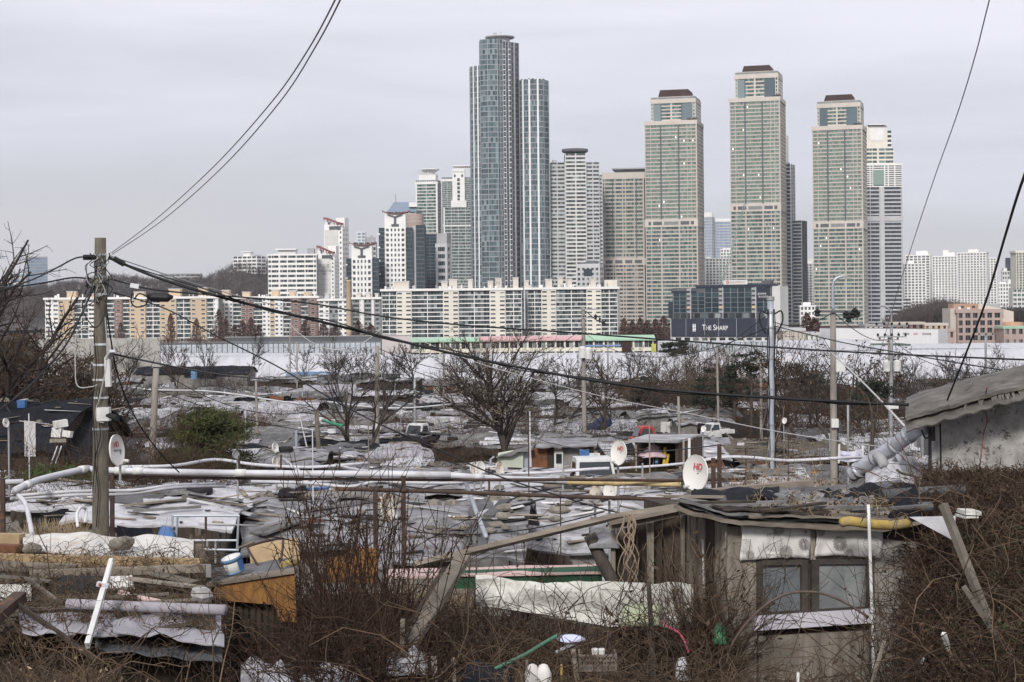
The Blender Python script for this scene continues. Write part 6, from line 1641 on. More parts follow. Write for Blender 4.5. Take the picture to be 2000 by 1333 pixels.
# loose things on the roofs, set down where their sight line meets a roof
def tyre(label,px,py,rz=0):
 q=hit(px,py);b=tyre_mesh(Matrix.Translation(q+Vector((0,0,.10))) @ Matrix.Rotation(rz,4,'X'));b.one('tyre',m_black,label,'tyre',smooth=True)
tyre('big black tyre lying on the white-sheeted roof right of the concrete pole',390,966);tyre('black tyre behind the thin leaning pole on the pale roof',338,790);tyre('black tyre on the ribbed roof beside the white oval dish',557,882);tyre('black tyre on the black rubber sheet roof left of the big tree',884,860)
def board(label,px,py,L,w,rz,m,name='board',th=.04,cat='board',lift=.06,tilt=0):
 q=hit(px,py);dv=Vector((math.cos(rz),math.sin(rz),tilt));a,c=q-dv*L/2,q+dv*L/2
 a.z=max(under(a.x,a.y),q.z-.3)+lift;c.z=max(under(c.x,c.y),q.z-.3)+lift
 b=MB();b.beam(a,c,w,th);return b.one(name,m,label,cat)
board('white slab of foam on the white-sheeted roof, left of the tyre',350,975,1.7,.5,.25,m_sheet,'foam_slab',.07,'foam')
board('pale plank across the roof left of the tyre',320,985,1.9,.12,.35,m_woodh);board('long white board on the roof below the tyre',430,985,1.6,.25,-.2,m_sheet)
board('bluish tarpaulin strip folded under the white pipes',610,957,.9,.25,.05,m_bluep,'tarpaulin_strip',.05,'tarpaulin')
board('greyish blue corrugated sheet on the sagging grey roof',540,1035,1.1,.6,.7,m_slate,'corrugated_sheet',.05,'sheet');board('rust red scrap strip on the sagging roof',615,1022,.4,.07,.1,m_rust,'metal_strip');board('brown plank on the sagging grey roof',640,993,.7,.1,.1,m_woodh)
board('pale blue foam strip leaning on the felt roof beside the line of stones',953,1000,.9,.16,1.15,m_sheet,'foam_slab',.05,'foam');board('grey rolled felt beside the pale blue foam strip',972,1000,.95,.22,1.2,m_feltd,'felt_roll',.1,'felt');board('small white sheet caught on the biggest felt roof',1008,995,.3,.28,.3,m_plastw,'plastic_sheet',.02,'sheet')
board('white panel lying left of the tall tree on a grey roof',827,846,2.0,.8,-.25,m_sheet,'foam_sheet',.06,'sheet');board('black panel right of the white panel on the same roof',850,850,1.8,.9,-.3,m_black,'rubber_sheet',.06,'sheet')
board('white folded sheet peaked on a far roof left of the big tree',866,822,3.0,1.4,0,m_sheet,'white_sheet',.5,'sheet');board('white fallen board leaning in the weeds left of the steel pole',1447,880,.8,.35,1.4,m_sheet,'white_board',.05,'board',.4)
for i,(px,py,lab) in enumerate(((982,978,'grey stone at the head of the stone line'),(985,996,'mid stone of the stone line beside the foam strip'),(978,1012,'flat stone below the mid stone of the stone line'),(968,1028,'dark stone in the lower part of the stone line'),(955,1040,'last low stone of the stone line'),(1108,985,'large stone on the biggest felt roof'),(1092,1000,'flat stone left of the large stone on the felt roof'),(1085,1015,'lowest stone on the biggest felt roof'))):
 q=hit(px,py);b=MB();r0=rr.uniform(.12,.2);b.lathe([(.01,-.03),(r0,0),(r0*1.05,r0*.25),(r0*.7,r0*.6),(.01,r0*.7)],9,Matrix.Translation(q) @ Matrix.Rotation(i,4,'Z') @ Matrix.Scale(1.5,4,(1,0,0)))
 b.v=[tuple(Vector(v)+Vector((0,0,.03*nz3(v[0]*9,v[1]*9,i)))) for v in b.v];b.one('stone',m_stone,lab,'stone','stones weighing down the felt roofs')
# dark tarpaulin hanging (blue) and small finishing pieces
board('dark blue tarpaulin bundled over a frame right of the hooped roof',1166,842,2.6,1.2,.9,mat('dark_blue_tarp',(.03,.05,.11),(.02,.035,.08),2,bump=.5),'tarpaulin',.5,'tarpaulin',.3)
# litter strewn over all roofs: too small and too many to count
v,f=[],[]
N_=7000
lr=np.random.RandomState(3)
bx=np.array([(-1,-1,-1),(1,-1,-1),(1,1,-1),(-1,1,-1),(-1,-1,1),(1,-1,1),(1,1,1),(-1,1,1)],float)*.5
bf=np.array([(3,2,1,0),(4,5,6,7),(0,1,5,4),(1,2,6,5),(2,3,7,6),(3,0,4,7)])
LIT={0:[],1:[],2:[]}
for i in range(N_):
 y=33*(265/33) ** lr.rand();x=lr.uniform(-.34,.34)*y
 if x > .16*y and y < 40:continue
 if under(x,y) < ground(y)+.6 and y < 60:continue
 z=under(x,y);s=np.array((lr.uniform(.1,1.1)**1.5,lr.uniform(.02,.12),lr.uniform(.01,.035)))*(.8+y/90)
 a=lr.uniform(-.6,.6) if lr.rand() < .7 else lr.uniform(0,3.14);t=lr.normal()*.12
 cs,sn=math.cos(a),math.sin(a);R3=np.array([[cs,-sn,0],[sn,cs,0],[0,0,1]]) @ np.array([[math.cos(t),0,math.sin(t)],[0,1,0],[-math.sin(t),0,math.cos(t)]])
 k=lr.choice(3,p=[.38,.24,.38]);LIT[k].append(((bx*s) @ R3.T+np.array([x,y,z+s[2]*.5+.02]),bf))
for k,(nm,m) in enumerate((('wood_scraps',mat('scrap_wood',(.30,.255,.20),(.12,.10,.08),1,rv=.7)),('pale_rubbish',mat('pale_scraps',(.62,.61,.62),(.42,.41,.41),1,rv=.5)),('dark_rubbish',mat('dark_scraps',(.045,.041,.040),(.02,.02,.021),1,rv=.7)))):
 v,f=join_np(LIT[k]);o=put('roof_litter',fast_mesh('roof_litter',v,f,mat=m));tag(o,['scraps of weathered wood strewn over the roofs','pale plastic scraps strewn over the roofs','dark rubbish scraps strewn over the roofs'][k],'litter',kind='stuff')
# ================================================================ FOREGROUND
m_osb=mat('orange_strand_board',(.27,.135,.042),(.15,.074,.026),14,st=(1,1,.35),c3=(.10,.055,.028),c3sc=1.6,c3t=.52,c3w=.2,bump=.3)
m_tan=mat('tan_plywood',(.36,.26,.15),(.27,.195,.115),3,c3=(.17,.125,.08),c3sc=1.5,c3t=.58)
m_oldt=mat('old_dark_timber',(.165,.145,.12),(.075,.065,.054),6,bump=.8,st=(.3,.3,.3),c3=(.23,.21,.18),c3sc=5,c3t=.6)
m_foam=mat('dirty_white_foam',(.66,.655,.61),(.50,.49,.45),14,bump=.8,c3=(.34,.315,.26),c3sc=1.4,c3t=.60,c3w=.14)
m_plaster=mat('old_grey_plaster',(.36,.335,.31),(.27,.25,.23),1.6,bump=.3,c3=(.17,.15,.13),c3sc=1.6,c3t=.58,c3w=.16)
m_roughc=mat('pitted_concrete',(.40,.388,.37),(.26,.252,.24),5,bump=1,c3=(.11,.10,.092),c3sc=11,c3t=.575,c3w=.04)
m_quilt=mat('shaggy_grey_quilt',(.165,.152,.138),(.075,.069,.062),5,bump=1,st=(.4,1,1),c3=(.09,.083,.076),c3sc=1.4,c3t=.60)
m_foil=mat('foil_wrap',(.50,.51,.56),(.32,.325,.36),5,rough=.45,metal=.25,bump=.9)
m_curt=mat('printed_white_cloth',(.66,.645,.62),(.57,.555,.53),2.5,c3=(.36,.33,.30),c3sc=1.6,c3t=.62,c3w=.15)
m_print=mat('grey_flower_print',(.27,.255,.245),(.23,.22,.21),3)
m_pane=bpy.data.materials.new('dusty_pane');m_pane.use_nodes=True
p_=m_pane.node_tree.nodes['Principled BSDF'];p_.inputs['Base Color'].default_value=(.15,.165,.175,1);p_.inputs['Roughness'].default_value=.3;p_.inputs['Specular IOR Level'].default_value=.7
m_film=mat('cloudy_film',(.30,.31,.315),(.17,.18,.185),2.2,rough=.3,spec=.6,bump=.8)
m_frame=mat('dark_window_frame',(.075,.066,.058),(.045,.04,.036),4)
m_sill=mat('white_sill_board',(.62,.60,.66),(.54,.52,.58),2,c3=(.35,.33,.34),c3sc=2,c3t=.66)
m_litho=mat('lilac_metal_sheet',(.33,.315,.345),(.25,.238,.26),2,c3=(.16,.145,.15),c3sc=1.6,c3t=.58,c3w=.16,bump=.4)
m_yel=mat('yellow_vinyl',(.40,.29,.085),(.28,.205,.07),5,bump=.9,c3=(.24,.20,.15),c3sc=2.6,c3t=.52,c3w=.12)
m_grn=mat('dark_green_board',(.03,.09,.05),(.022,.065,.037),2)
m_pnk=mat('pink_board',(.56,.41,.38),(.47,.345,.32),3,c3=(.30,.22,.19),c3sc=2,c3t=.62)

# ---------------------------------------------------------------- plank hut on the right
def fd(px):return 21.0+(px-1420)/370*.8
def fq(pts,off=0.0):return [(x,y,fd(x)-off) for x,y in pts]
root=thing('plank_hut','weathered plank hut with a two-pane window under a flower-printed cloth','hut',(P(1560,1340,21.4).x,21.4,19.0),0)
part(root,'wall',m_darkw,fq([(1424,1420),(1785,1420),(1785,1036),(1424,1026)],-.14),3.0)
for a,b_,m in ((1420,1450,m_wood),(1450.6,1478,m_wood)):part(root,'plank',m,fq([(a,1420),(b_,1420),(b_,1030),(a,1028)]),.05)
part(root,'plaster_panel',m_plaster,fq([(1709,1420),(1792,1420),(1790,1060),(1709,1052)],-.03),.06)
part(root,'lower_panel',m_wood,fq([(1482,1420),(1704,1420),(1704,1232),(1482,1244)],-.02),.05)
part(root,'lintel',m_wood,fq([(1479,1098),(1708,1096),(1708,1030),(1479,1030)],-.03),.05)
wf=part(root,'window',m_frame,fq([(1479,1098),(1706,1095),(1706,1189),(1479,1203)],-.06),.04);INV[wf.name]=INV[root.name]
for q in ([(1479,1206),(1490,1205),(1490,1093),(1479,1093)],[(1694,1192),(1706,1191),(1706,1092),(1694,1092)],[(1566,1200),(1578,1199),(1578,1093),(1566,1093)],[(1586,1198),(1600,1197),(1600,1092),(1586,1092)],[(1490.2,1105),(1565.8,1104),(1565.8,1093),(1490.2,1093)],[(1600.2,1103),(1693.8,1102),(1693.8,1092),(1600.2,1092)],[(1490.2,1204),(1565.8,1199.5),(1565.8,1193.5),(1490.2,1198)],[(1600.2,1197.5),(1693.8,1192),(1693.8,1186),(1600.2,1191)]):
 part(wf,'frame_bar',m_frame,fq(q,.03),.06)
part(wf,'pane',m_pane,fq([(1489,1200),(1567,1197),(1567,1103),(1489,1104)],-.03),.02)
part(wf,'pane',m_film,fq([(1599,1195),(1695,1190),(1695,1101),(1599,1102)],-.025),.02)
part(root,'sill_board',m_sill,fq([(1474,1233),(1710,1217),(1709,1189),(1475,1204)],.06),.04)
for q in ((1583,1592),):part(root,'mullion_post',m_wood,fq([(q[0],1094),(q[1]+1,1094),(q[1],1030),(q[0],1030)],.05),.05)
def flower(mb,cx,cy,r,filled,dd):
 k=16;R=r/F*21
 c=P(cx,cy,fd(cx)-dd)
 for i in range(k):
  a0,a1=2*math.pi*i/k,2*math.pi*(i+1)/k;am=(a0+a1)/2
  def pt(a,s):return c+R_*(R*s*math.cos(a))+U_*(R*s*math.sin(a))
  if filled:n0=len(mb.v);mb.add([pt(a0+.05,.2),pt(a0+.05,.82),pt(am,1),pt(a1-.05,.82),pt(a1-.05,.2)],[(0,1,2,3,4)])
  else:
   w=.07
   mb.add([pt(a0-w/2,.25),pt(a0-w/4,.85),pt(a0+w/4,.85),pt(a0+w/2,.25)],[(0,1,2,3)])
   mb.add([pt(a0,.82),pt(am,1.0),pt(a1,.82),pt(a1,.76),pt(am,.94),pt(a0,.76)],[(0,1,4,5),(1,2,3,4)])
for nm,x0,x1,y0,y1,fl in (('curtain',1447,1582,1027,1092,((1510,1058,19,0),(1535,1078,14,1),(1521,1034,13,1),(1455,1066,14,0),(1465,1083,9,1),(1570,1062,12,1))),('curtain',1593,1722,1031,1088,((1640,1061,15,1),(1701,1062,17,0),(1660,1080,8,1),(1604,1040,8,1)))):
 b=MB();b.sheet(lambda u,v:P(x0+(x1-x0)*u+2*math.sin(v*5),y0+(y1-y0)*v+3*math.sin(u*4+x0)*v,fd(x0+(x1-x0)*u)-.075-.012*math.sin(u*23+v*3)*v-.02*nz3(u*5,v*3,x0)),26,8,.006)
 c=b.build(nm,m_curt,root,smooth=True);INV[c.name]=INV[root.name]
 for q in fl:b=MB();flower(b,q[0],q[1],q[2],q[3],.115);b.build('flower_print',m_print,c)['kind']='stuff'
# side: upright planks receding to the dark lean-to
for i,(a,c2,t0,t1,dd,m) in enumerate(((1396,1419.5,1019,1026,21.3,m_wood),(1378,1395,1014,1019,21.6,m_darkw),(1360,1377.5,1009,1014,21.9,m_wood),(1347,1359.5,1005,1009,22.1,m_wood),(1338,1346.5,1002,1005,22.3,m_wood))):
 part(root,'plank',m,[(a,1400,dd+.12),(c2,1400,dd-.12),(c2,t1,dd-.12),(a,t0,dd+.12)],.05)
part(root,'downpipe',m_plastw,[(1373,1150,21.5),(1376,1150,21.5),(1374,1055,21.5),(1371,1055,21.5)],.03)
part(root,'downpipe',m_wood,[(1415,1070,20.9),(1418,1070,20.9),(1420,1020,20.9),(1417,1020,20.9)],.02)
part(root,'lean_to_wall',m_darkw,[(1200,1400,22.7),(1337,1400,22.4),(1337,1006,22.4),(1200,1036,22.7)],.06)
for a,c2,t in ((1194,1202,1034),(1264,1277,1020),(1330,1338,1006)):part(root,'post',m_wood,[(a,1400,22.3),(c2,1400,22.3),(c2,t,22.3),(a,t+2,22.3)],.09)
for i,(x,w) in enumerate(((1222,.02),(1243,.015),(1290,.02),(1312,.015))):part(root,'batten',m_darkw,[(x,1300,22.35),(x+3,1300,22.35),(x+3,1030,22.35),(x,1034,22.35)],.03)
b=MB();b.beam(P(1190,1030,22.1),P(1325,1003,22.0),.12,.07);b.build('eaves_board',m_woodh,root)
b=MB();b.beam(P(1192,1021,22.0),P(1340,991,21.9),.18,.05);b.build('eaves_board',m_woodh,root)
# roof of layered felt over boards
def roof_edge(u):return 1318+482*u,np.interp(u,[0,.06,.2,.4,.6,.85,1],[984,998,1017,1022,1026,1031,1018])
def hutroof(name,m,u0,u1,v0,v1,lift,amp,seed,th,nu=26):
 def fn(u,v):
  x,row=roof_edge(u0+(u1-u0)*u);t=v0+(v1-v0)*v
  a=P(x,row,fd(x)-.35);c=P(1335+470*(u0+(u1-u0)*u),np.interp(u0+(u1-u0)*u,[0,1],[968,946]),25.0)
  q=a.lerp(c,t);q.z += lift+amp*nz3(q.x*2.2,q.y*2.2,seed)+amp*.5*nz3(q.x*6,q.y*6,seed);return q
 b=MB();b.sheet(fn,nu,8,th);return b.build(name,m,root,smooth=False)
hutroof('roof_board',m_woodh,0,1,0,1,0,.03,1,.05)
hutroof('roof_felt',m_feltd,.01,.99,.03,1,.05,.05,4,.03)
hutroof('roof_felt',m_slate,.02,.55,.01,.35,.09,.06,7,.025)
hutroof('roof_felt',m_woodh,.3,.93,.0,.25,.10,.05,9,.025)
hutroof('roof_felt',m_felt,.50,.80,.2,.62,.13,.14,12,.02)
hutroof('roof_felt',m_net,.05,.40,.45,.9,.10,.10,15,.02)
hutroof('roof_felt',m_darkw,.15,.62,.02,.16,.13,.05,18,.02)
hutroof('roof_felt',m_net,.70,.98,.25,.8,.12,.16,21,.02)
for i in range(9):
 u=.08+i*.1;x,rw=roof_edge(u);q=P(x,rw-4-3*(i%3),fd(x)-.3+.25*(i%4));dx=Vector((.35+.1*(i%3),.12*(i%5-2),.02));q.z += .17
 b=MB();b.beam(q-dx,q+dx,.07+.02*(i%3),.03);b.build('batten',(m_woodh,m_darkw,m_slate)[i%3],root)
# things lying on the hut roof
def lump(name,m,label,cat,x0,x1,d0,d1,row0,row1,h,seed,th=.02,amp=.12,nu=22,nv=9,smooth=True):
 def fn(u,v):
  q=P(x0+(x1-x0)*u,row0,d0).lerp(P(x0+(x1-x0)*u,row1,d1),v)
  e=(1-abs(2*u-1)**4)*(1-abs(2*v-1)**3)
  q.z += h*e+amp*e*(nz3(q.x*3,q.y*3,seed)+.6*nz3(q.x*8,q.y*8,seed));return q
 b=MB();b.sheet(fn,nu,nv,th);return b.one(name,m,label,cat,smooth=smooth)
lump('tarpaulin',m_net,'crumpled black tarpaulin heaped along the back of the plank hut roof','tarpaulin',1590,1745,22.4,24.6,988,962,.10,3,amp=.22)
lump('tarpaulin',m_feltd,'dark grey lumpy quilt on the plank hut roof below the black tarpaulin','quilt',1560,1712,21.6,23.4,1003,985,.07,9,amp=.18)
lump('tarpaulin',m_net,'small dark tarpaulin bundle beside the grey pipes on the plank hut roof','tarpaulin',1735,1800,21.4,23.0,1012,985,.12,5,amp=.3,nu=12)
def beam1(name,m,label,cat,a,c,w,h):b=MB();b.beam(P(*a),P(*c),w,h);return b.one(name,m,label,cat)
def tube1(name,m,label,cat,pts,r,n=8,sm=5):b=MB();b.tube(crom([P(*p) for p in pts],sm),r,n);return b.one(name,m,label,cat,smooth=True)
beam1('timber',m_woodh,'long grey timber lying across the back of the plank hut roof','timber',(1345,966,24.6),(1585,944,25.2),.16,.1)
tube1('pipe_length',m_feltd,'thick dark grey pipe lying on the right end of the plank hut roof','pipe',[(1722,968,23.4),(1800,963,23.4),(1884,958,23.4)],.085,12,2)
tube1('pipe_length',m_dgrey,'shorter grey pipe stub in front of the thick dark pipe','pipe',[(1776,992,22.2),(1820,990,22.2)],.07,10,2)
tube1('vinyl_roll',m_yel,'rolled yellow vinyl tied along the eave of the plank hut','roll',[(1644,1022,20.7),(1660,1018,20.65),(1700,1024,20.7),(1745,1026,20.8),(1772,1022,21)],.062,9,3)
tube1('pole',m_plastw,'thin white pole standing upright in front of the plank hut window','pole',[(1708,1345,20.2),(1702,1160,20.2),(1696,986,20.2)],.021,8,3)
beam1('timber',m_oldt,'grey timber leaning from the hut roof down into the right hand vines','timber',(1950,1262,19.0),(1842,985,19.8),.085,.08)
beam1('timber',m_oldt,'thin stick leaning below the grey timber in the right hand vines','stick',(1966,1275,18.6),(1882,1145,18.9),.045,.045)
b=MB();ppoly(b,[(1776,1010,20.9),(1866,1008,20.6),(1862,1056,20.5)],.03);b.one('white_board',m_sheet,'white triangular board hanging under the hut roof corner','board')
b=MB();b.box(P(1892,1000,21),(.22,.3,.05),.1,0,.06);b.box(P(1888,1008,21),(.2,.26,.03),.2);b.one('foam_block',m_foam,'stack of white foam blocks at the edge of the right vines','foam')
# ---------------------------------------------------------------- concrete house, upper right
root=thing('concrete_house','pitted concrete house with a shaggy quilt roof at the right edge','house',(P(1920,930,27).x,27,20.4),0)
b=MB();zt_=lambda px:P(px,806-(px-1828)*.277,26).z
q0,q1,q2,q3=P(1828,960,26),P(2120,960,26),P(2140,960,29.5),P(1836,960,29.5)
b.add([q0,q1,q2,q3,Vector((q0.x,q0.y,zt_(1828))),Vector((q1.x,q1.y,zt_(2120))),Vector((q2.x,q2.y,zt_(2120)+.1)),Vector((q3.x,q3.y,zt_(1828)+.1))],[(3,2,1,0),(4,5,6,7),(0,1,5,4),(1,2,6,5),(2,3,7,6),(3,0,4,7)]);b.build('wall',m_roughc,root)
part(root,'door_jamb',m_frame,[(1813,930,26.3),(1827,930,26.1),(1827,806,26.1),(1813,812,26.3)],.1)
part(root,'corner_strip',m_sheet,[(1821,925,25.95),(1827.5,925,25.95),(1827.5,862,25.95),(1821,862,25.95)],.04)
def hroof(u,v):
 x=1768+330*u
 a=P(x,np.interp(u,[0,.2,.45,.7,1],[816,797,772,752,728]),25.1);c=P(x+4,np.interp(u,[0,.1,.3,.7,1],[790,772,754,724,700]),28.6)
 q=a.lerp(c,max(0,v));q.z += .03*nz3(q.x*2,v*3,3)+.025*nz3(q.x*6,v*6,5)+.18*(1-(2*v-1)**2);return q
b=MB();b.sheet(hroof,34,9,.06);b.build('roof',m_quilt,root)
b=MB();b.sheet(lambda u,v:hroof(u,v*.22)+Vector((0,-.05,.05-.26*(1-v)**2+.04*nz3(u*16,v,2))),40,4,.03);b.build('roof_quilt_fold',m_quilt,root)
b=MB();r9=random.Random(9)
for i in range(46):
 u=.08+.9*i/46;p=hroof(u,0);q=hroof(u+.02,0);l=r9.uniform(0,.05)+(r9.uniform(.05,.26) if u>.34 and r9.random()<.45 else 0)
 if l < .06:continue
 b.add([p+Vector((0,.04,-.05)),q+Vector((0,.04,-.05)),p.lerp(q,.5)+Vector((r9.uniform(-.06,.06),0,-.1-l)),p+Vector((0,.06,-.05)),q+Vector((0,.06,-.05))],[(0,2,1),(3,4,2),(0,3,2),(1,2,4),(0,1,4,3)])
b.build('frayed_edge',m_quilt,root)
b=MB();b.beam(P(1770,822,25.4),P(2100,748,25.5),.1,.1);b.build('eaves_beam',m_darkw,root)
tube1('hanging_cable',mat('dull_red_cable',(.30,.12,.10),(.22,.09,.075),5),'dull red cable looping down the concrete house wall','cable',[(1928,756,24.9),(1922,790,25.6),(1928,820,25.8),(1921,850,25.85),(1914,905,25.85)],.010,5,5)
tube1('hanging_cable',m_cable,'black cable running down the left corner of the concrete house','cable',[(1832,806,25.6),(1836,830,25.85),(1838,925,25.85)],.014,5,4)
tube1('hanging_cable',m_cable,'black cable loop under the eave beside the insulated pipe','cable',[(1800,840,25.4),(1808,856,25.4),(1822,846,25.5),(1826,815,25.6)],.014,5,5)
root=thing('insulated_pipe','fat foil-wrapped pipe sloping down left from the concrete house','pipe',P(1665,930,27.5),0)
q=crom([P(*p) for p in ((1806,830,26.2),(1775,850,26.5),(1738,878,26.9),(1700,902,27.3),(1664,928,27.6))],7)
b=MB();b.tube(q,[.125+.012*nz3(i*.7,2,3) for i in range(len(q))],14);b.build('pipe_run',m_foil,root,smooth=True)
for i in (2,7,12,19,25):
 t=(q[i+1]-q[i-1]).normalized();b=MB();b.tube([q[i]-t*.03,q[i]+t*.03],.145,14);b.build('binding',m_foil if i != 19 else m_grey,root,smooth=True)
b=MB();b.tube([P(1712,888,27.0),P(1722,898,26.9),P(1728,912,26.8)],.09,9);b.build('loose_flap',m_grey,root,smooth=True)
lump('tarpaulin',m_sheet,'heap of white tarpaulin left of the concrete house corner','tarpaulin',1690,1850,25.4,28.5,950,912,.12,7,amp=.28,nu=30)
lump('plastic_sheet',m_sheet,'lower flat white tarpaulin fold beside the heap','tarpaulin',1690,1770,25.2,26.6,952,935,.12,2,amp=.15)
tube1('branch',m_bark,'dead crooked branch lying on the white tarpaulin heap','branch',[(1752,918,25.2),(1762,925,25.1),(1790,932,25.1),(1800,945,25)],.02,5,4)
b=MB();b.box(P(1811,865,27.4),(.18,.25,.4));b.box(P(1797,862,27.6),(.16,.2,.2));b.one('air_unit',m_plastw,'white air unit standing beside the concrete house jamb','air unit')
# ---------------------------------------------------------------- left roof heap
root=thing('collapsed_roof','collapsed low roof heaped with sheets at the lower left','roof',(P(210,1290,20).x,20,19.1),0)
rsheet(root,'roof_deck',m_grassr,(-60,1240,19.4),(420,1222,19.4),(398,1062,23.6),(-60,1052,23.6),.12,.06,22,10,3)
part(root,'dark_wall',m_darkw,[(-60,1420,19.9),(425,1420,19.9),(425,1240,19.9),(-60,1240,19.9)],2.5)
def ms(name,m,x0,x1,ya,yb,d0,d1,seed,ed=0):
 b=MB();b.sheet(lambda u,v:P(x0+(x1-x0)*u+(6 if v<.5 else 0),yb+(ya-yb)*v+ed*u*(1-v),d0+(d1-d0)*v)+Vector((0,0,.012*math.sin(u*23+seed)*(1-v*.5)+.07*nz3(u*3.3,v*2,seed))),24,6,.015);b.build(name,m,root)
ms('metal_sheet',m_dgrey,180,428,1212,1266,19.1,19.9,1,26)
ms('metal_sheet',m_litho,215,432,1200,1232,18.95,19.9,4,30);ms('metal_sheet',m_litho,38,250,1198,1236,19.1,20.0,2,4)
b=MB();b.sheet(lambda u,v:P(45+333*u,1082+18*u+(-36-6*u)*v+4*math.sin(u*14)*v,22.5+1.1*v)+Vector((0,0,.03*nz3(u*9,v*4,1)+.05)),30,6,.02);b.build('white_sheeting',mat('weathered_white_sheet',(.58,.565,.53),(.47,.46,.44),2,c3=(.36,.27,.19),c3sc=1.5,c3t=.50,c3w=.2),root)
for a,c,w,m in (((-40,1093,22.3),(392,1104,22.0),.17,m_tan),((-40,1104,22.0),(150,1112,21.8),.12,m_woodh),((60,1122,21.6),(402,1110,21.5),.1,m_woodh),((-40,1062,23.4),(44,1064,23.2),.3,m_tan),((-40,1078,22.8),(40,1080,22.6),.22,m_rust)):
 b=MB();b.beam(P(*a),P(*c),.16 if w>.2 else .1,w);b.build('roof_plank',m,root)
part(root,'black_panel',m_black,[(104,1160,20.9),(212,1158,20.9),(210,1126,21.1),(118,1124,21.1)],.05)
part(root,'pale_panel',m_foam,[(-30,1172,20.6),(62,1166,20.6),(60,1140,21.1),(-30,1143,21.1)],.05)
part(root,'pale_panel',m_wallw,[(214,1150,21),(262,1145,21),(258,1124,21.2),(214,1126,21.2)],.05)
part(root,'end_post',m_slate,[(402,1128,20.9),(412,1128,20.9),(412,1102,21),(402,1102,21)],.1)
root=thing('cable_channel','white plastic channel leaning upright on the lower left roof','channel',P(172,1258,18.8),0)
b=MB();b.beam(P(170,1262,18.8),P(218,1096,19.8),.1,.045,(1,0,0));b.build('channel',m_plastw,root)
b=MB();b.beam(P(171,1258,18.75),P(217,1099,19.75),.03,.05,(1,0,0));b.build('rib',m_autow,root)
b=MB();b.box(P(201,1143,19.45),(.14,.08,.05),0,0,.25);b.build('bracket',m_clampm,root);b=MB();b.lathe([(.01,-.02),(.02,0),(.01,.02)],6,Matrix.Translation(P(195,1143,19.4)));b.build('red_cap',m_redp,root)
tube1('drain_pipe',m_litho,'long pale grey plastic drain pipe lying on the lower left roof','pipe',[(132,1180,20.0),(280,1186,19.8),(440,1192,19.5)],.065,12,2)
tube1('drain_pipe',m_pnk,'short pinkish pipe poking from under a triangular board','pipe',[(234,1158,20.6),(270,1168,20.4),(320,1178,20.2)],.038,9,2)
def rock(label,px,py,d,r,seed,sx=1.35,m=None):
 b=MB();b.lathe([(.01,-r*.55),(r*.8,-r*.5),(r,-r*.05),(r*.85,r*.45),(r*.45,r*.62),(.01,r*.6)],11,Matrix.Translation(P(px,py,d)) @ Matrix.Rotation(seed,4,'Z') @ Matrix.Scale(sx,4,(1,0,0)))
 b.v=[tuple(Vector(v)+Vector((nz3(v[0]*7,v[2]*7,seed),nz3(v[1]*7,v[2]*7,seed+2),nz3(v[0]*7,v[1]*7,seed+5)))*r*.35) for v in b.v];b.one('stone',m or m_stone,label,'stone')
rock('big brown stone weighing down the white sheeting on the left roof',237,1063,22.6,.15,1);rock('smaller stone at the left end of the white sheeting',63,1071,22.4,.10,3);rock('crumpled pale plastic bag at the right end of the left roof',393,1162,19.8,.13,5,1.5,m_sheet)
for i,(a,c,w,h,m) in enumerate((((30,1178,19.6),(190,1290,18.7),.05,.05,m_darkw),((-20,1215,19.0),(40,1165,19.8),.16,.12,m_rpipe),((250,1130,21.0),(395,1148,20.6),.12,.03,m_wood),((60,1135,20.9),(120,1180,20.2),.04,.04,m_oldt),((300,1120,21.2),(380,1138,20.9),.2,.02,m_oldt),((200,1168,20.3),(330,1160,20.5),.05,.03,m_oldt),((265,1178,20.1),(400,1170,20.2),.03,.03,m_wood),((0,1125,21.2),(100,1136,21.0),.14,.02,m_oldt),((20,1192,19.9),(140,1186,20.1),.06,.03,m_woodh))):
 b=MB();b.beam(P(*a),P(*c),w,h);b.one('broken_board',m,['dark rod sloping down over the lower left metal sheet','rusty brown beam end poking out at the left edge','grey board under the right half of the left roof planks','short dark stick left of the black panel','wide dark board below the pale end post','thin dark board beside the pinkish pipe','thin stick over the drain pipe','wide dark board at the left edge above the pale panel','narrow board left of the drain pipe'][i],'board')
# ---------------------------------------------------------------- strand-board shed, bucket, frames
root=thing('board_shed','low shed of orange strand board over dark corrugated sheet','shed',(P(500,1300,21).x,21,18.9),0)
part(root,'strand_board',m_osb,[(418,1172,21.2),(536,1182,21.2),(545,1216,21.2),(580,1216,21.2),(575,1117,21.2),(418,1140,21.2)],.04)
for i in range(11):
 b=MB();b.tube([P(432+i*12.5,1330,21.45),P(432+i*12.5,1150,21.45)],.05,6);b.build('corrugated_rib',m_darkw,root)
part(root,'corrugated_sheet',m_darkw,[(420,1345,21.5),(578,1345,21.5),(578,1140,21.5),(420,1145,21.5)],.05)
b=MB();b.beam(P(408,1140,21.3),P(578,1114,21.3),.3,.04);b.build('top_plank',m_woodh,root)
rsheet(root,'roof',m_feltd,(405,1138,21.3),(578,1114,21.3),(560,1090,23.0),(410,1112,23.0),.04,.05,10,5,6)
root=thing('paint_bucket','dented blue and white paint bucket lying tilted on the board shed','bucket',P(459,1122,21.6),0)
m4=Matrix.Translation(P(462,1121,21.6)) @ Matrix.Rotation(-.28,4,'Y') @ Matrix.Rotation(.2,4,'X')
b=MB();b.lathe([(.01,0),(.115,0),(.135,.24),(.125,.24),(.11,.02),(.01,.02)],20,m4);b.build('body',m_plastw,root,smooth=True)
for z0,z1,rr_ in ((.20,.245,.142),(.03,.06,.124)):b=MB();b.lathe([(rr_-.012,z0),(rr_,z0),(rr_,z1),(rr_-.012,z1)],20,m4);b.build('rim',m_bluet,root,smooth=True)
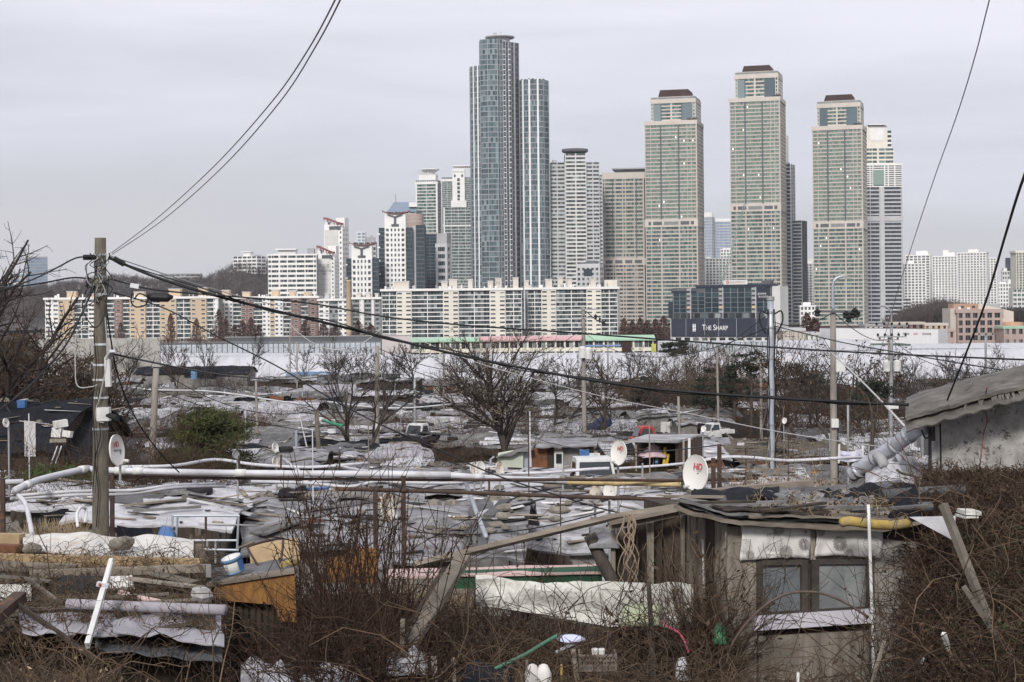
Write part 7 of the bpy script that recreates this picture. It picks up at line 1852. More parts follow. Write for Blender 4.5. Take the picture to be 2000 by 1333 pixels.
b=MB();b.lathe([(.1225+z*.085,z) for z in (.06,.12,.2)],20,m4);b.v=b.v;b.f=[f for i,f in enumerate(b.f) if (i%20) in (0,1,2,3,17,18,19)];b.build('printed_label',m_bluep,root)
part(thing('plywood_board','tan plywood board propped behind the bent rusty frame','board',P(535,1108,23.6),0),'sheet',m_tan,[(490,1108,23.6),(586,1094,23.6),(581,1050,24.0),(486,1066,24.0)],.03)
tube1('bent_frame',m_rpipe,'bent rusty tube frame left of the tan plywood board','frame',[(512,1118,22.2),(486,1075,22.6),(490,1066,22.7),(545,1052,23),(553,1060,22.8),(546,1112,22)],.018,6,4)
part(thing('strand_board','second orange strand board half hidden in the brown thicket','board',P(685,1140,24),0),'sheet',m_osb,[(622,1138,24),(735,1140,24),(738,1072,24),(690,1070,24),(668,1088,24),(640,1090,24)],.04)
b=MB();b.tube([P(552,1106,22),P(575,1098,22.2)],.06,9);b.one('can',m_yel,'yellow tin can lying beside the tan plywood board','can')
root=thing('tube_frame','white tubular bed frame standing behind the left roof','frame',P(400,1078,24.5),0)
for a,c in (((335,1060),(337,1006)),((343,1060),(347,1008)),((337,1008),(468,1008)),((466,1008),(463,1075)),((372,1073),(466,1075)),((375,1056),(463,1056)),((402,1010),(402,1060)),((405,1056),(405,1075)),((421,1056),(421,1100)),((336,1018),(346,1018)),((336,1028),(346,1028)),((336,1038),(346,1038)),((336,1048),(346,1048))):
 b=MB();b.tube([P(a[0],a[1],24.5),P(c[0],c[1],24.5)],.018 if a[0] != 336 else .008,6);b.build('tube',m_galv if a[0] != 402 else m_rpipe,root)
lump('plastic_sheet',m_bluep,'scrap of blue plastic beside the white tubular frame','plastic',308,342,24,25,1052,1040,.1,3,amp=.1,nu=8,nv=4)
# ---------------------------------------------------------------- middle foreground
b=MB()
top=lambda u:np.interp(u,[0,.05,.3,.55,.8,.95,1],[1132,1130,1138,1136,1140,1137,1142]);bot=lambda u:np.interp(u,[0,.3,.6,1],[1182,1200,1224,1228])
b.sheet(lambda u,v:P(930+424*u+3*nz3(v*3,u*9,1),bot(u)+(top(u)-bot(u))*v+3*nz3(u*14,v,3),21.3+.1*nz3(u*3,v*2,2)),40,8,.09);b.one('foam_quilt',m_foam,'long dirty white foam quilt strung up left of the plank hut','quilt')
lump('plastic_sheet',mat('greenish_film',(.50,.55,.36),(.42,.46,.32),3,rough=.4),'greenish plastic film slumped over the right end of the foam quilt','plastic',1215,1290,20.9,21.2,1222,1180,.05,4,amp=.05,nu=10,nv=6)
root=thing('planter_box','long low box with dusty pink top and green side behind the foam quilt','box',P(1030,1140,23.2),0)
part(root,'green_side',m_grn,[(880,1150,23),(1176,1150,23),(1176,1117,23),(880,1126,23)],.5)
rsheet(root,'pink_top',m_pnk,(752,1126,22.95),(1178,1118,22.95),(1172,1102,23.9),(760,1112,23.9),.03,.02,16,3,2)
beam1('timber',m_oldt,'thick weathered plank leaning up in the middle of the brown thicket','plank',(798,1262,19.2),(905,1088,20.4),.20,.07)
beam1('timber',m_darkw,'second plank behind the thick leaning plank, darker and shorter','plank',(790,1250,19.5),(872,1112,20.3),.12,.06)
beam1('timber',m_woodh,'upright pale plank stump left of the leaning planks','plank',(783,1345,19.0),(787,1210,19.0),.11,.05)
b=MB();b.tube([P(810,1104,20.9),P(1000,1058,21.6),P(1200,1010,22.0),P(1330,990,22.3)],.05,4);b.one('board',m_woodh,'very long thin board sloping up to the plank hut eave','board')
lump('felt_bundle',m_felt,'grey felt bundle sagging off the lean-to corner of the plank hut','felt',1150,1210,22.2,23.4,1070,1030,.2,6,amp=.2,nu=10)
tube1('hollow_log',m_bark,'dark hollow trunk leaning under the lean-to corner','log',[(1200,1140,22.2),(1178,1100,22.3),(1152,1045,22.4)],.09,9,3)
beam1('stake',m_darkw,'dark upright stake in front of the foam quilt','stake',(1278,1345,19.5),(1267,1138,20.2),.055,.055)
for i,(a,c,w,m,lab) in enumerate((((850,1345),(847,1282),.06,m_wood,'short wooden stake at the bottom left of the planks'),((888,1345),(885,1285),.04,m_wood,'thin stake right of the short wooden stake'),((1026,1345),(1030,1290),.03,m_woodh,'pale thin cane left of the crate'),((1127,1330),(1119,1268),.045,m_wood,'wooden stake just left of the crate'),((1096,1345),(1097,1298),.025,m_yel,'yellowish cane beside the white bags'),((1700,1345),(1727,1252),.03,m_woodh,'thin pale cane right of the white pole'),((1800,1345),(1802,1282),.05,m_galv,'short grey metal stake in the right brush'),((1787,1345),(1787,1312),.04,m_galv,'shorter metal stake left of the grey one'),((1558,1345),(1559,1314),.03,m_plastw,'white capped short stick below the window'),((1843,1238),(1852,1266),.05,m_plastw,'pale stub of wood among the right vines'),((1852,1270),(1874,1326),.035,m_tan,'yellowed split cane among the right vines'))):
 beam1('stake',m,lab,'stake',(a[0],a[1],18.6),(c[0],c[1],18.7),w,w)
tube1('garden_hose',mat('green_hose',(.07,.17,.11),(.05,.13,.085),4,rough=.45),'faded green hose running down through the twigs','hose',[(885,1350,17.6),(950,1315,18),(1020,1282,18.4),(1060,1258,18.7),(1092,1240,19)],.022,7,5)
b=MB();m4=Matrix.Translation(P(1113,1256,19.0)) @ Matrix.Rotation(.12,4,'X');b.lathe([(.01,0),(.09,.0),(.145,.05),(.155,.055),(.14,.05),(.085,.015),(.01,.012)],22,m4);b.one('basin',mat('pale_blue_enamel',(.55,.58,.78),(.48,.51,.70),2,rough=.35),'pale blue washing-up basin on the rubbish heap','basin',smooth=True)
tube1('white_stick',m_litho,'pale plastic tube lying below the blue basin','tube',[(1086,1275,18.8),(1112,1262,18.9),(1142,1249,19)],.022,6,2)
root=thing('plastic_crate','brown perforated plastic crate in the twigs at the bottom','crate',P(1168,1312,18.5),0)
m_crate=mat('brown_plastic',(.17,.135,.115),(.13,.105,.09),4,rough=.6)
c0=P(1168,1296,18.5)
for r in range(4):
 b=MB();b.box(c0+Vector((0,0,-.08+r*.055)),(.40,.03,.022));b.build('slat',m_crate,root)
for i in range(13):b=MB();b.box(c0+Vector((-.195+i*.0325,.002,0)),(.014,.026,.18));b.build('upright',m_crate,root)
for sx in (-1,1):b=MB();b.box(c0+Vector((sx*.205,.15,0)),(.02,.32,.19));b.build('side',m_crate,root)
b=MB();b.box(c0+Vector((0,.15,-.09)),(.39,.28,.01));b.build('base',m_crate,root)
for px,lab in ((1162,'left white cup standing in the brown crate'),(1175,'right white cup standing in the brown crate')):b=MB();b.lathe([(.03,0),(.04,.09),(.03,.1),(.01,.1)],10,Matrix.Translation(P(px,1284,18.6)));b.one('cup',m_plastw,lab,'cup')
for i,(px,lab) in enumerate(((1040,'left white sack stub at the bottom edge'),(1062,'right white sack stub at the bottom edge'))):b=MB();b.lathe([(.01,.16),(.05,.14),(.085,.05),(.09,-.2),(.01,-.22)],10,Matrix.Translation(P(px,1325,18.0)));b.one('sack',m_wallw,lab,'sack',smooth=True)
lump('plastic_sheet',m_felt2,'torn pale plastic heap at the foot of the board shed','plastic',470,575,18.0,19.8,1336,1296,.05,8,amp=.22,nu=16)
lump('plastic_sheet',m_felt2,'pale bluish plastic rag at the bottom, below the brown thicket','plastic',585,700,17.6,18.9,1345,1315,.04,6,amp=.2,nu=14)
lump('plastic_sheet',m_felt2,'grey rag caught under the leaning planks','rag',755,835,18.4,19.4,1318,1278,.05,2,amp=.25,nu=12)
lump('tarpaulin',m_net,'black rag along the green hose','rag',905,1000,17.6,18.6,1340,1300,.06,5,amp=.2,nu=12)
lump('plastic_sheet',mat('green_plastic',(.06,.22,.11),(.045,.17,.085),4,rough=.4),'bright green plastic scrap at the foot of the hut corner','plastic',1392,1420,20.3,20.8,1258,1232,.1,3,amp=.15,nu=8,nv=5)
lump('plastic_sheet',m_sheet,'pale plastic bottle shape in the twigs left of the hut corner','bottle',1318,1345,19.6,20,1330,1300,.14,3,amp=.08,nu=8,nv=5)
tube1('ribbon',mat('pink_ribbon',(.50,.10,.16),(.42,.08,.13),4),'pink plastic ribbon trailing from the right end of the foam quilt','ribbon',[(1292,1212,20.6),(1305,1225,20.4),(1325,1236,20.3),(1338,1255,20.2),(1345,1275,20.1)],.018,4,5)
tube1('bramble_arch',mat('bramble_bark',(.13,.095,.08),(.085,.062,.052),6),'arched bramble cane curving up across the hut window','branch',[(1418,1300,19.6),(1432,1255,19.5),(1475,1200,19.4),(1530,1163,19.3),(1590,1157,19.3),(1640,1172,19.3),(1695,1205,19.4)],.015,6,6)
# vine roots hanging off the lean-to
for k,(x0,lab) in enumerate(((1222,'left pale dead vine hanging from the lean-to eave'),(1236,'right pale dead vine hanging from the lean-to eave'))):
 b=MB();r8=random.Random(20+k)
 for j in range(4):
  pts=[(x0+r8.uniform(-5,5),1004,21.6)];x=x0+r8.uniform(-7,7)
  for i in range(1,9):x += r8.uniform(-11,11)+(x0-x)*.3;pts.append((x+i*.6,1004+i*16.5,21.6-.03*i))
  b.tube(crom([P(*p) for p in pts],3),[.010*(1-.5*i/24) for i in range(25)],5)
 b.one('hanging_vine',mat('pale_vine',(.27,.205,.15),(.19,.145,.105),6),lab,'vine')
# earth bank under the vines on the right
b=MB();b.sheet(lambda u,v:P(1795+330*u,np.interp(v,[0,.35,.7,1],[1400,1180,1010,935]),17.6+8*v)+Vector((0,0,.15*nz3(u*6,v*6,1)-.25*(1-u)**3)),20,20,.5)
b.build('earth_bank',m_soil)['kind']='structure'
# ================================================================ VEGETATION
m_stem=mat('dry_brown_stems',(0.078,0.049,0.032),(0.039,0.025,0.018),1.0,rv=.9)
m_stemr=mat('dark_red_brown_stems',(0.053,0.029,0.019),(0.026,0.015,0.011),1.0,rv=.9)
m_straw=mat('dry_straw',(.36,.28,.185),(.24,.18,.115),1.0,rv=.8)
m_vine=mat('grey_brown_vines',(0.129,0.087,0.056),(0.053,0.037,0.026),1.0,rv=.9)
m_leaf=mat('dead_brown_leaves',(0.083,0.053,0.033),(0.037,0.025,0.018),1.0,rv=1.0)
m_leafp=mat('buff_seed_clusters',(.26,.215,.17),(.16,.132,.105),1.0,rv=.8)
m_need=mat('pine_needles',(.072,.080,.026),(.030,.038,.015),1.0,rv=.9)
m_ever=mat('dark_evergreen',(.030,.036,.024),(.018,.022,.016),1.0,rv=.8)
m_herb=mat('green_garden_leaves',(.075,.16,.035),(.045,.10,.024),1.0,rv=.9)
m_redw=mat('rusty_conifer_twigs',(.15,.082,.065),(.09,.052,.043),1.0,rv=.7)
m_wood2=mat('leafless_wood',(.105,.083,.076),(.065,.052,.05),.3,rv=.8)
m_ivy=mat('dull_ivy',(0.048,0.052,0.026),(0.028,0.032,0.018),1.0,rv=.9)
m_twig=mat('dark_twigs',(.058,.046,.04),(.036,.029,.026),1.0,rv=.6)
def grow(rg,base,h,lean,wig,droop,K=7,up=1.0):
 n=len(base)
 dr=np.stack([rg.normal(size=n)*lean,rg.normal(size=n)*lean,np.full(n,up)],1)
 dr /= np.linalg.norm(dr,axis=1,keepdims=True)
 pts=np.empty((n,K,3));pts[:,0]=base;st=(h/(K-1))[:,None]
 for k in range(1,K):
  dr=dr+rg.normal(size=(n,3))*wig;dr[:,2] -= droop*k/K
  dr /= np.linalg.norm(dr,axis=1,keepdims=True)
  pts[:,k]=pts[:,k-1]+dr*st
 return pts
def sample(rg,pts,m,tmin=.3):
 n,K,_=pts.shape
 i=np.repeat(np.arange(n),m);t=rg.uniform(tmin,.98,n*m)*(K-1);a=np.floor(t).astype(int);f=(t-a)[:,None]
 return i,pts[i,a]*(1-f)+pts[i,a+1]*f,pts[i,a+1]-pts[i,a],t/(K-1)
def taper(n,K,r0,r1):return np.repeat(np.linspace(r0,r1,K)[None],n,0)
def brush(name,label,m,n,px,dd,h,lean=.35,wig=.22,droop=.12,r0=.008,twigs=2,seed=1,zoff=0.0,leaf=None,zf=None,heads=0,shape=None):
 """uncountable dry growth: one stuff object of many curved stems with side twigs (leaves or seed heads apart)"""
 rg=np.random.RandomState(seed)
 d=rg.uniform(dd[0],dd[1],n);x=(rg.uniform(px[0],px[1],n)-1000)/F*d
 z=np.array([(zf(a,b) if zf else ground(b)) for a,b in zip(x,d)])+zoff
 hh=rg.uniform(h[0],h[1],n)
 if shape:hh *= np.array([shape((a/b)*F+1000) for a,b in zip(x,d)])
 pts=grow(rg,np.stack([x,d,z],1),hh,lean,wig,droop)
 parts=[tubes_np(pts,taper(n,7,r0,r0*.45))]
 if twigs:
  i,p,t,_=sample(rg,pts,twigs)
  dr=t/(np.linalg.norm(t,axis=1,keepdims=True)+1e-9)+rg.normal(size=t.shape)*.7
  k=5;q=np.empty((len(p),k,3));q[:,0]=p;st=(hh[i]*rg.uniform(.15,.4,len(p))/(k-1))[:,None]
  for e in range(1,k):
   dr=dr/np.linalg.norm(dr,axis=1,keepdims=True)+rg.normal(size=dr.shape)*wig;q[:,e]=q[:,e-1]+dr*st
  parts.append(tubes_np(q,taper(len(p),k,r0*.6,r0*.35)))
 v,f=join_np(parts)
 o=put(name,fast_mesh(name,v,f,mat=m));tag(o,label,'dry growth',kind='stuff')
 if leaf:
  lm,cnt,sz=leaf[:3]
  _,p,_,_=sample(rg,pts,cnt,leaf[3] if len(leaf)>3 else .2)
  v,f=leaves_np(p+rg.normal(size=p.shape)*sz,sz,rg);o2=put('dead_leaves',fast_mesh('dead_leaves',v,f,mat=lm),o);o2['kind']='stuff'
 if heads:
  _,p,_,_=sample(rg,pts,heads,.75)
  c=np.concatenate([p,p]);v,f=leaves_np(np.repeat(p,3,0),.022,rg);o2=put('seed_heads',fast_mesh('seed_heads',v,f,mat=m_stemr),o);o2['kind']='stuff'
 return o
def bz(x,d):
 v=min(1,max(0,(d-17.6)/8));row=np.interp(v,[0,.35,.7,1],[1400,1180,1010,935]);return EYE-(row-HY)/F*d
# lower left tangle
brush('dry_vines','tangled straw-brown vines at the lower left corner',m_vine,2600,(-90,250),(13.6,18.2),(.8,1.7),.9,.5,.35,.0065,2,11,leaf=(m_straw,1,.03),shape=lambda p:np.interp(p,[-90,60,160,250],[1.0,1.0,.8,.5]))
brush('dry_vines','finer dark vines between the left roof and board shed',m_stem,1700,(150,520),(15.0,19.0),(.5,1.2),.8,.45,.3,.006,2,12,shape=lambda p:np.interp(p,[150,230,430,520],[.5,.6,.9,.7]))
brush('dry_vines','dead creepers lying over the left roof',m_vine,1700,(-60,410),(19.2,22.4),(.3,.9),2.4,.55,.55,.0065,2,13,zf=lambda x,d:20.08+(d-19.4)*.121)
# middle thicket
brush('brown_thicket','dense dark reddish brown thicket in the middle foreground',m_stemr,1350,(545,840),(17.6,23.5),(.7,1.8),.45,.30,.08,.0085,5,21,leaf=(m_leaf,3,.026),heads=2,shape=lambda p:np.interp(p,[545,600,700,790,830],[.6,1.0,1.05,.8,.45]))
brush('brown_thicket','finer brown stalks fringing the thicket before the felt roofs',m_stem,800,(560,1150),(23.5,27),(.6,1.6),.4,.28,.06,.006,2,22,heads=1)
brush('brown_thicket','leafy brown bush behind the white tubular frame',m_stem,500,(225,345),(25,27),(.9,1.8),.35,.25,.1,.007,2,23,leaf=(m_leaf,8,.06))
brush('brown_thicket','brown bush inside the white tubular frame',m_stem,800,(345,560),(25,28),(.7,1.6),.4,.25,.1,.007,3,24,leaf=(m_leaf,2,.035))
brush('straw_grass','pale dry grass tuft left of the concrete pole foot',m_straw,1100,(55,150),(25.6,27),(.35,.8),.25,.1,.12,.006,0,25,zoff=1.6)
brush('straw_grass','pale dry grass right of the thicket below the felt roof',m_straw,900,(790,890),(25,27),(.9,1.4),.25,.12,.12,.006,0,26)
brush('tall_stalks','tall teasel stalks with dark heads rising over the thicket',m_stemr,70,(600,800),(18.5,22),(1.9,2.7),.12,.07,.02,.011,5,27,heads=5)
brush('tall_stalks','scattered teasel stalks before the felt roofs',m_stem,60,(420,1120),(22,25.5),(1.4,2.5),.18,.1,.03,.009,5,28,heads=5)
brush('canes','long arching canes over the lower left tangle',m_vine,80,(-60,430),(13.6,18.2),(1.4,2.6),.9,.25,.55,.012,2,14)
brush('canes','long arching canes over the bottom middle heap',m_vine,80,(700,1440),(16.6,20.2),(1.2,2.6),1.1,.25,.55,.010,3,15)
brush('canes','long arching canes over the right earth bank',m_vine,90,(1780,2080),(17.6,22.5),(1.2,2.8),1.0,.25,.5,.010,3,16,zf=lambda x,d:bz(x,d))
brush('straw_grass','dry leaves and straw caught on the plank hut roof',m_straw,190,(1440,1740),(21.1,22.9),(.15,.5),3.0,.5,.5,.006,1,17,zf=lambda x,d:EYE-(1012-HY)/F*d+.09*(d-21)+.03,leaf=(m_leaf,4,.028))
brush('straw_grass','straw and broken twigs matted on the left roof',m_vine,2200,(-60,405),(19.3,22.6),(.15,.5),3.0,.5,.6,.006,1,18,zf=lambda x,d:20.08+(d-19.4)*.121,leaf=(m_leaf,2,.035))
# bottom middle heap
brush('dry_twigs','heap of dead twigs and creepers under the foam quilt',m_vine,2300,(880,1430),(17.0,20.4),(.6,1.5),1.6,.45,.5,.0075,2,31)
brush('dry_twigs','darker undergrowth along the bottom edge',m_stemr,2200,(420,1440),(15.2,18.8),(.25,.65),.9,.4,.2,.0065,3,32,leaf=(m_leaf,1,.025))
brush('dry_twigs','sparse upright twigs before the foam quilt',m_stem,160,(900,1420),(19.5,21),(.9,2.0),.45,.25,.1,.009,3,33,leaf=(m_leaf,1,.05))
brush('dry_vines','dead climber clinging to the side planks of the hut',m_vine,160,(1345,1412),(20.5,21.0),(.8,2.3),.2,.25,.03,.008,3,34,leaf=(m_leaf,3,.04))
brush('dry_twigs','low brush in front of the plank hut',m_stem,800,(1430,1800),(17.4,19.6),(.3,.75),.6,.35,.2,.006,3,35,leaf=(m_leaf,1,.022))
brush('dry_twigs','few bare stems rising before the hut plaster',m_stem,60,(1690,1800),(19.4,20.4),(1.0,2.1),.3,.25,.05,.007,3,36,leaf=(m_leaf,2,.035))
# right bank of vines
brush('dry_vines','thick mat of brown vines over the right earth bank',m_vine,3600,(1795,2090),(17.6,24.2),(.35,.9),1.6,.5,.45,.0065,2,41,zf=bz,leaf=(m_leaf,2,.035))
brush('dry_vines','dark stems deep in the right earth bank',m_stemr,3000,(1770,2090),(17.6,24.2),(.3,.9),1.2,.5,.3,.007,2,42,zf=bz,leaf=(m_leaf,2,.03))
brush('ivy','dull green ivy in the right earth bank',m_stem,420,(1850,2080),(18.0,22),(.3,.8),1.2,.5,.3,.006,1,43,zf=bz,leaf=(m_ivy,14,.035))
brush('dry_vines','brown creepers between hut roof and concrete house',m_stem,900,(1800,2090),(25.0,25.8),(.12,.4),1.3,.4,.3,.007,2,44,zf=lambda x,d:EYE-(945-HY)/F*d,leaf=(m_leaf,2,.03))
brush('brown_thicket','rusty brown weeds behind the plank hut roof',m_stem,900,(1400,1660),(26.5,33),(1.2,2.4),.3,.22,.08,.008,3,45,leaf=(m_leaf,1,.03),zoff=.4)
brush('brown_thicket','clump of rust leaved weeds at the steel pole foot',m_straw,240,(1505,1545),(29,31),(2.4,3.0),.15,.2,.08,.009,3,46,leaf=(mat('rust_leaves',(.30,.15,.06),(.2,.1,.045),1,rv=.9),8,.05),zoff=.3)
# mid distance growth between the roofs
for i,(lab,px,dd,h,n,m,lf) in enumerate((
('brown hedge mound right of the concrete pole',(205,325),(42,50),(3.2,4.6),1000,m_stem,m_leaf),('grey brown scrub left of the concrete pole',(60,180),(46,53),(1.8,3.2),700,m_vine,m_leaf),('scrubby hedge at the far left behind the grey post',(-20,50),(42,48),(3,4.2),600,m_stem,m_leaf),
('brown scrub below the far black roof',(250,470),(128,150),(1.2,2.6),900,m_stem,m_leaf),('brown scrub patch left of the pine',(215,330),(90,105),(1.5,3),500,m_stem,m_leaf),('dark thicket at the foot of the bank left of middle',(400,540),(230,262),(2,5.5),700,m_twig,None),
('large brown thicket before the bank, left of the steel pole',(1225,1430),(165,215),(2.5,7.0),1300,m_stem,None),('pale brown sapling thicket at the bank foot',(1330,1440),(180,230),(5,10),450,m_vine,None),('brown thicket behind the steel and lamp poles',(1500,1760),(120,190),(2.5,6.5),1100,m_stem,m_leaf),
('brown weeds in front of the tent-like black roof',(1360,1500),(50,58),(1.2,2.4),900,m_stem,m_leaf),('dark weeds below the open shed',(1180,1250),(66,72),(2,3.5),350,m_ivy,m_ivy),('scrub right of the lamp pole',(1560,1720),(60,80),(1.2,2.6),700,m_stem,m_leaf),
('twiggy scrub at the bank foot on the right',(1740,2060),(200,270),(2,6),1000,m_twig,None),('low scrub along the bank foot',(560,1240),(255,278),(1,3.5),1500,m_twig,None),('red brown scrub by the weedy roof left of the big tree',(830,920),(58,66),(1.6,2.6),400,m_stemr,m_leaf),('rubbish-strewn scrub among the middle roofs',(600,1000),(95,165),(2.2,4.0),1100,m_vine,None),('dark scrub in the far middle roofs',(1000,1260),(100,180),(2.2,4.0),1100,m_twig,None),('brown scrub among far roofs at left',(-20,420),(130,250),(2.2,4.2),1700,m_stem,m_leaf),('scrub among far right roofs',(1620,2050),(90,200),(2.2,4.2),1400,m_stem,None))):
 dm=(dd[0]+dd[1])/2
 brush('scrub',lab,m,n,px,dd,h,.45,.3,.1,max(.009,dm*.00013),3,60+i,leaf=(lf,3,max(.05,dm*.0006)) if lf else None)
zr_=random.Random(8)
for i in range(26):
 d=44*(190/44) ** (i/26);px=zr_.uniform(-20,1560) if d > 60 else zr_.uniform(0,900);w=zr_.uniform(45,110)
 lab='brown weeds between roofs %s, %s' % (min(MARK,key=lambda q:abs(q[0]-px))[1],('nearest rows','near rows','middle rows','far rows','farthest rows')[min(4,int(i/5.5))])
 brush('scrub',lab,zr_.choice([m_stem,m_stem,m_vine,m_stemr]),260,(px-w,px+w),(d,d+4),(2.2,3.5),.45,.3,.1,max(.009,d*.00013),3,300+i,leaf=(m_leaf,3,max(.045,d*.0006)))
brush('garden_greens','bright green vegetable bed left of the concrete pole',m_herb,500,(56,172),(46,50),(.3,.6),.6,.3,.2,.012,1,90,zoff=2.35,leaf=(m_herb,9,.09))

# ---------------------------------------------------------------- trees
def tree_meshes(H,seed,spread=.55,kids=(9,6,6),r=.16,trunkf=.45,rmin=.008,up=.25,multi=1,fan=.15,wig=.10,ratio=(.75,.5,.42)):
 rg=np.random.RandomState(seed)
 K=8
 base=np.zeros((multi,3));base[:,:2]=rg.normal(size=(multi,2))*.08*(multi>1)
 tr=grow(rg,base,np.full(multi,H*(trunkf+.35)),fan,wig*.8,0,K)
 trunk=tubes_np(tr,taper(multi,K,r,r*.35),7)
 lv,par,rad,ln=[],tr,np.full(multi,r),np.full(multi,H*(trunkf+.35))
 for li,m in enumerate(kids):
  i,p,t,tt=sample(rg,par,m,trunkf/(trunkf+.35)*.75 if li == 0 else .25)
  dr=t/(np.linalg.norm(t,axis=1,keepdims=True)+1e-9)
  pr=rg.normal(size=dr.shape);pr -= dr*(pr*dr).sum(1,keepdims=True);pr /= np.linalg.norm(pr,axis=1,keepdims=True)
  a=rg.uniform(.7,1.25,len(p))*spread*1.5
  dr=dr*np.cos(a)[:,None]+pr*np.sin(a)[:,None]
  L=ln[i]*ratio[li]*rg.uniform(.6,1.1,len(p))*(1.15-.5*tt)
  k=6;q=np.empty((len(p),k,3));q[:,0]=p
  for e in range(1,k):
   dr=dr+rg.normal(size=dr.shape)*wig*1.6;dr[:,2] += up/k;dr /= np.linalg.norm(dr,axis=1,keepdims=True);q[:,e]=q[:,e-1]+dr*(L/(k-1))[:,None]
  rb=np.maximum(rad[i]*(1-.55*tt)*.55,rmin)
  lv.append(tubes_np(q,np.stack([rb*(1-.6*e/(k-1)) for e in range(k)],1).clip(rmin*.6),4 if li == 0 else 3))
  par,rad,ln=q,rb,L
 return trunk,join_np(lv),par
def place_tree(name,label,px,d,rt,seed,cat='tree',base=None,leaf=None,mb=None,mt=None,group=None,xo=0,**kw):
 gz=ground(d) if base is None else base
 top=P(px,rt,d);H=top.z-gz
 t,c,tips=tree_meshes(H,seed,**kw)
 zmax=max(c[0][:,2].max(),t[0][:,2].max());s=H/zmax
 root=thing(name,label,cat,(top.x+xo,d,gz-.1),0,group)
 put('trunk',fast_mesh('trunk',t[0]*s,t[1],mat=mb or m_bark,smooth=True),root)
 put('crown',fast_mesh('crown',c[0]*s,c[1],mat=mt or m_twig),root)
 if leaf:
  rg=np.random.RandomState(seed+1);lm,cnt,sz=leaf
  _,p,_,_=sample(rg,tips*s,cnt,.1);v,f=leaves_np(p+rg.normal(size=p.shape)*sz*1.5,sz,rg)
  put('leaves',fast_mesh('leaves',v,f,mat=lm),root)
 return root
place_tree('bare_tree','biggest bare tree with rounded crown and buff seed clusters, mid picture',994,85,628,41,r=.20,kids=(15,9,7),trunkf=.32,multi=2,fan=.10,spread=.52,wig=.08,rmin=.009,leaf=(m_leafp,4,.045),up=.42,ratio=(.80,.52,.42))
place_tree('bare_tree','twin trunked dark bare tree left of the thin concrete pole',688,92,672,8,r=.22,kids=(9,7,6),trunkf=.5,multi=2,fan=.1,spread=.45,rmin=.012,up=.3)
place_tree('bare_tree','tall bare tree at the left edge reaching above the skyline',-5,62,402,3,r=.3,kids=(12,8,6),trunkf=.35,multi=2,fan=.14,spread=.55,rmin=.011,up=.1)
place_tree('bare_tree','second bare tree at the left edge with drooping twigs',40,84,560,14,mt=m_stem,r=.2,kids=(11,8,6),trunkf=.3,multi=2,fan=.2,spread=.6,rmin=.011,up=0)
place_tree('brown_leaved_tree','brown leaved tree filling the left side behind the concrete pole',105,92,636,17,r=.2,kids=(13,9,7),trunkf=.25,multi=3,fan=.3,spread=.6,rmin=.011,leaf=(m_leaf,4,.09),up=.05)
place_tree('brown_leaved_tree','brown leaved tree at the far left edge under the bare tree',20,95,630,19,r=.2,kids=(12,9,7),trunkf=.25,multi=3,fan=.3,spread=.6,rmin=.011,leaf=(m_leaf,4,.09),up=.05)
place_tree('brown_leaved_tree','smaller brown tree just left of the concrete pole',165,90,690,23,r=.14,kids=(10,8,6),trunkf=.25,multi=3,fan=.3,spread=.6,rmin=.011,leaf=(m_leaf,3,.09),up=.05)
BT=[(705,272,690,'fine bare bank sapling right behind the thin concrete pole'),(770,268,696,'fine bare bank sapling just right of the thin concrete pole'),(925,262,700,'fine bare bank tree left of the big crown'),(1120,262,690,'fine bare bank tree right of the big crown'),(1240,258,688,'fine bare bank tree before the white bank, right of the school'),(1280,240,700,'fine pale bare tree at the left of the brown thicket'),(1375,225,685,'fine bare tree in the middle of the brown thicket'),(1415,210,690,'fine bare tree at the right end of the brown thicket'),(1620,180,690,'fine bare tree just left of the lamp pole'),(1725,190,700,'fine bare tree just left of the far insulator pole'),(1860,220,700,'fine bare tree on the right bank behind the saplings'),(1915,210,705,'fine bare tree beside the far concrete pole at right'),(650,268,668,'spreading bare bank tree above the dark barn'),(655,240,690,'second bare bank tree right behind the dark barn'),(815,262,680,'small spreading bare tree on the bank left of the big tree'),(333,275,672,'thin bare sapling near the retaining wall end'),(400,272,668,'leaning bare sapling in the first third of the left bank'),(485,268,664,'bare bank tree with dense fan, left of the slim lamp post'),(345,270,690,'short bare bush tree beside the thin sapling'),(600,275,682,'thin bare sapling left of the spreading bank tree'),(740,270,700,'low bare bank tree behind the thin concrete pole'),(1175,130,680,'bare tree with upright fan beside the transformer pole'),(1215,150,700,'thin bare tree right of the transformer pole'),(1085,140,690,'hazy bare tree behind the right of the big crown'),(1560,118,640,'tall bare tree with seed balls right of the steel pole'),(1590,135,660,'bare tree between steel pole and lamp pole'),(1660,110,668,'bare tree hung with dead leaves right of the lamp pole'),(1700,120,690,'smaller leafy-twigged bare tree left of the insulator pole'),(1775,165,700,'slim bare sapling on the right bank, first of four'),(1795,170,690,'slim bare sapling on the right bank, second of four'),(1838,160,695,'slim bare sapling on the right bank, third of four'),(1885,165,705,'slim bare sapling on the right bank, fourth of four'),(1950,140,690,'bare tree above the felt roof of the concrete house'),(1990,150,680,'bare tree at the right edge above the felt roof'),(1300,190,690,'slim bare tree in the brown thicket, left'),(1345,200,676,'slim bare tree in the brown thicket, right'),(1450,150,650,'pale barked bare tree left of the steel pole'),(890,255,690,'dark bare tree left of the school roofs'),(250,280,690,'faint bare tree before the retaining wall'),(1535,90,740,'bare twiggy shrub tree right of the steel pole foot'),(210,110,640,'bare tree behind the concrete pole')]
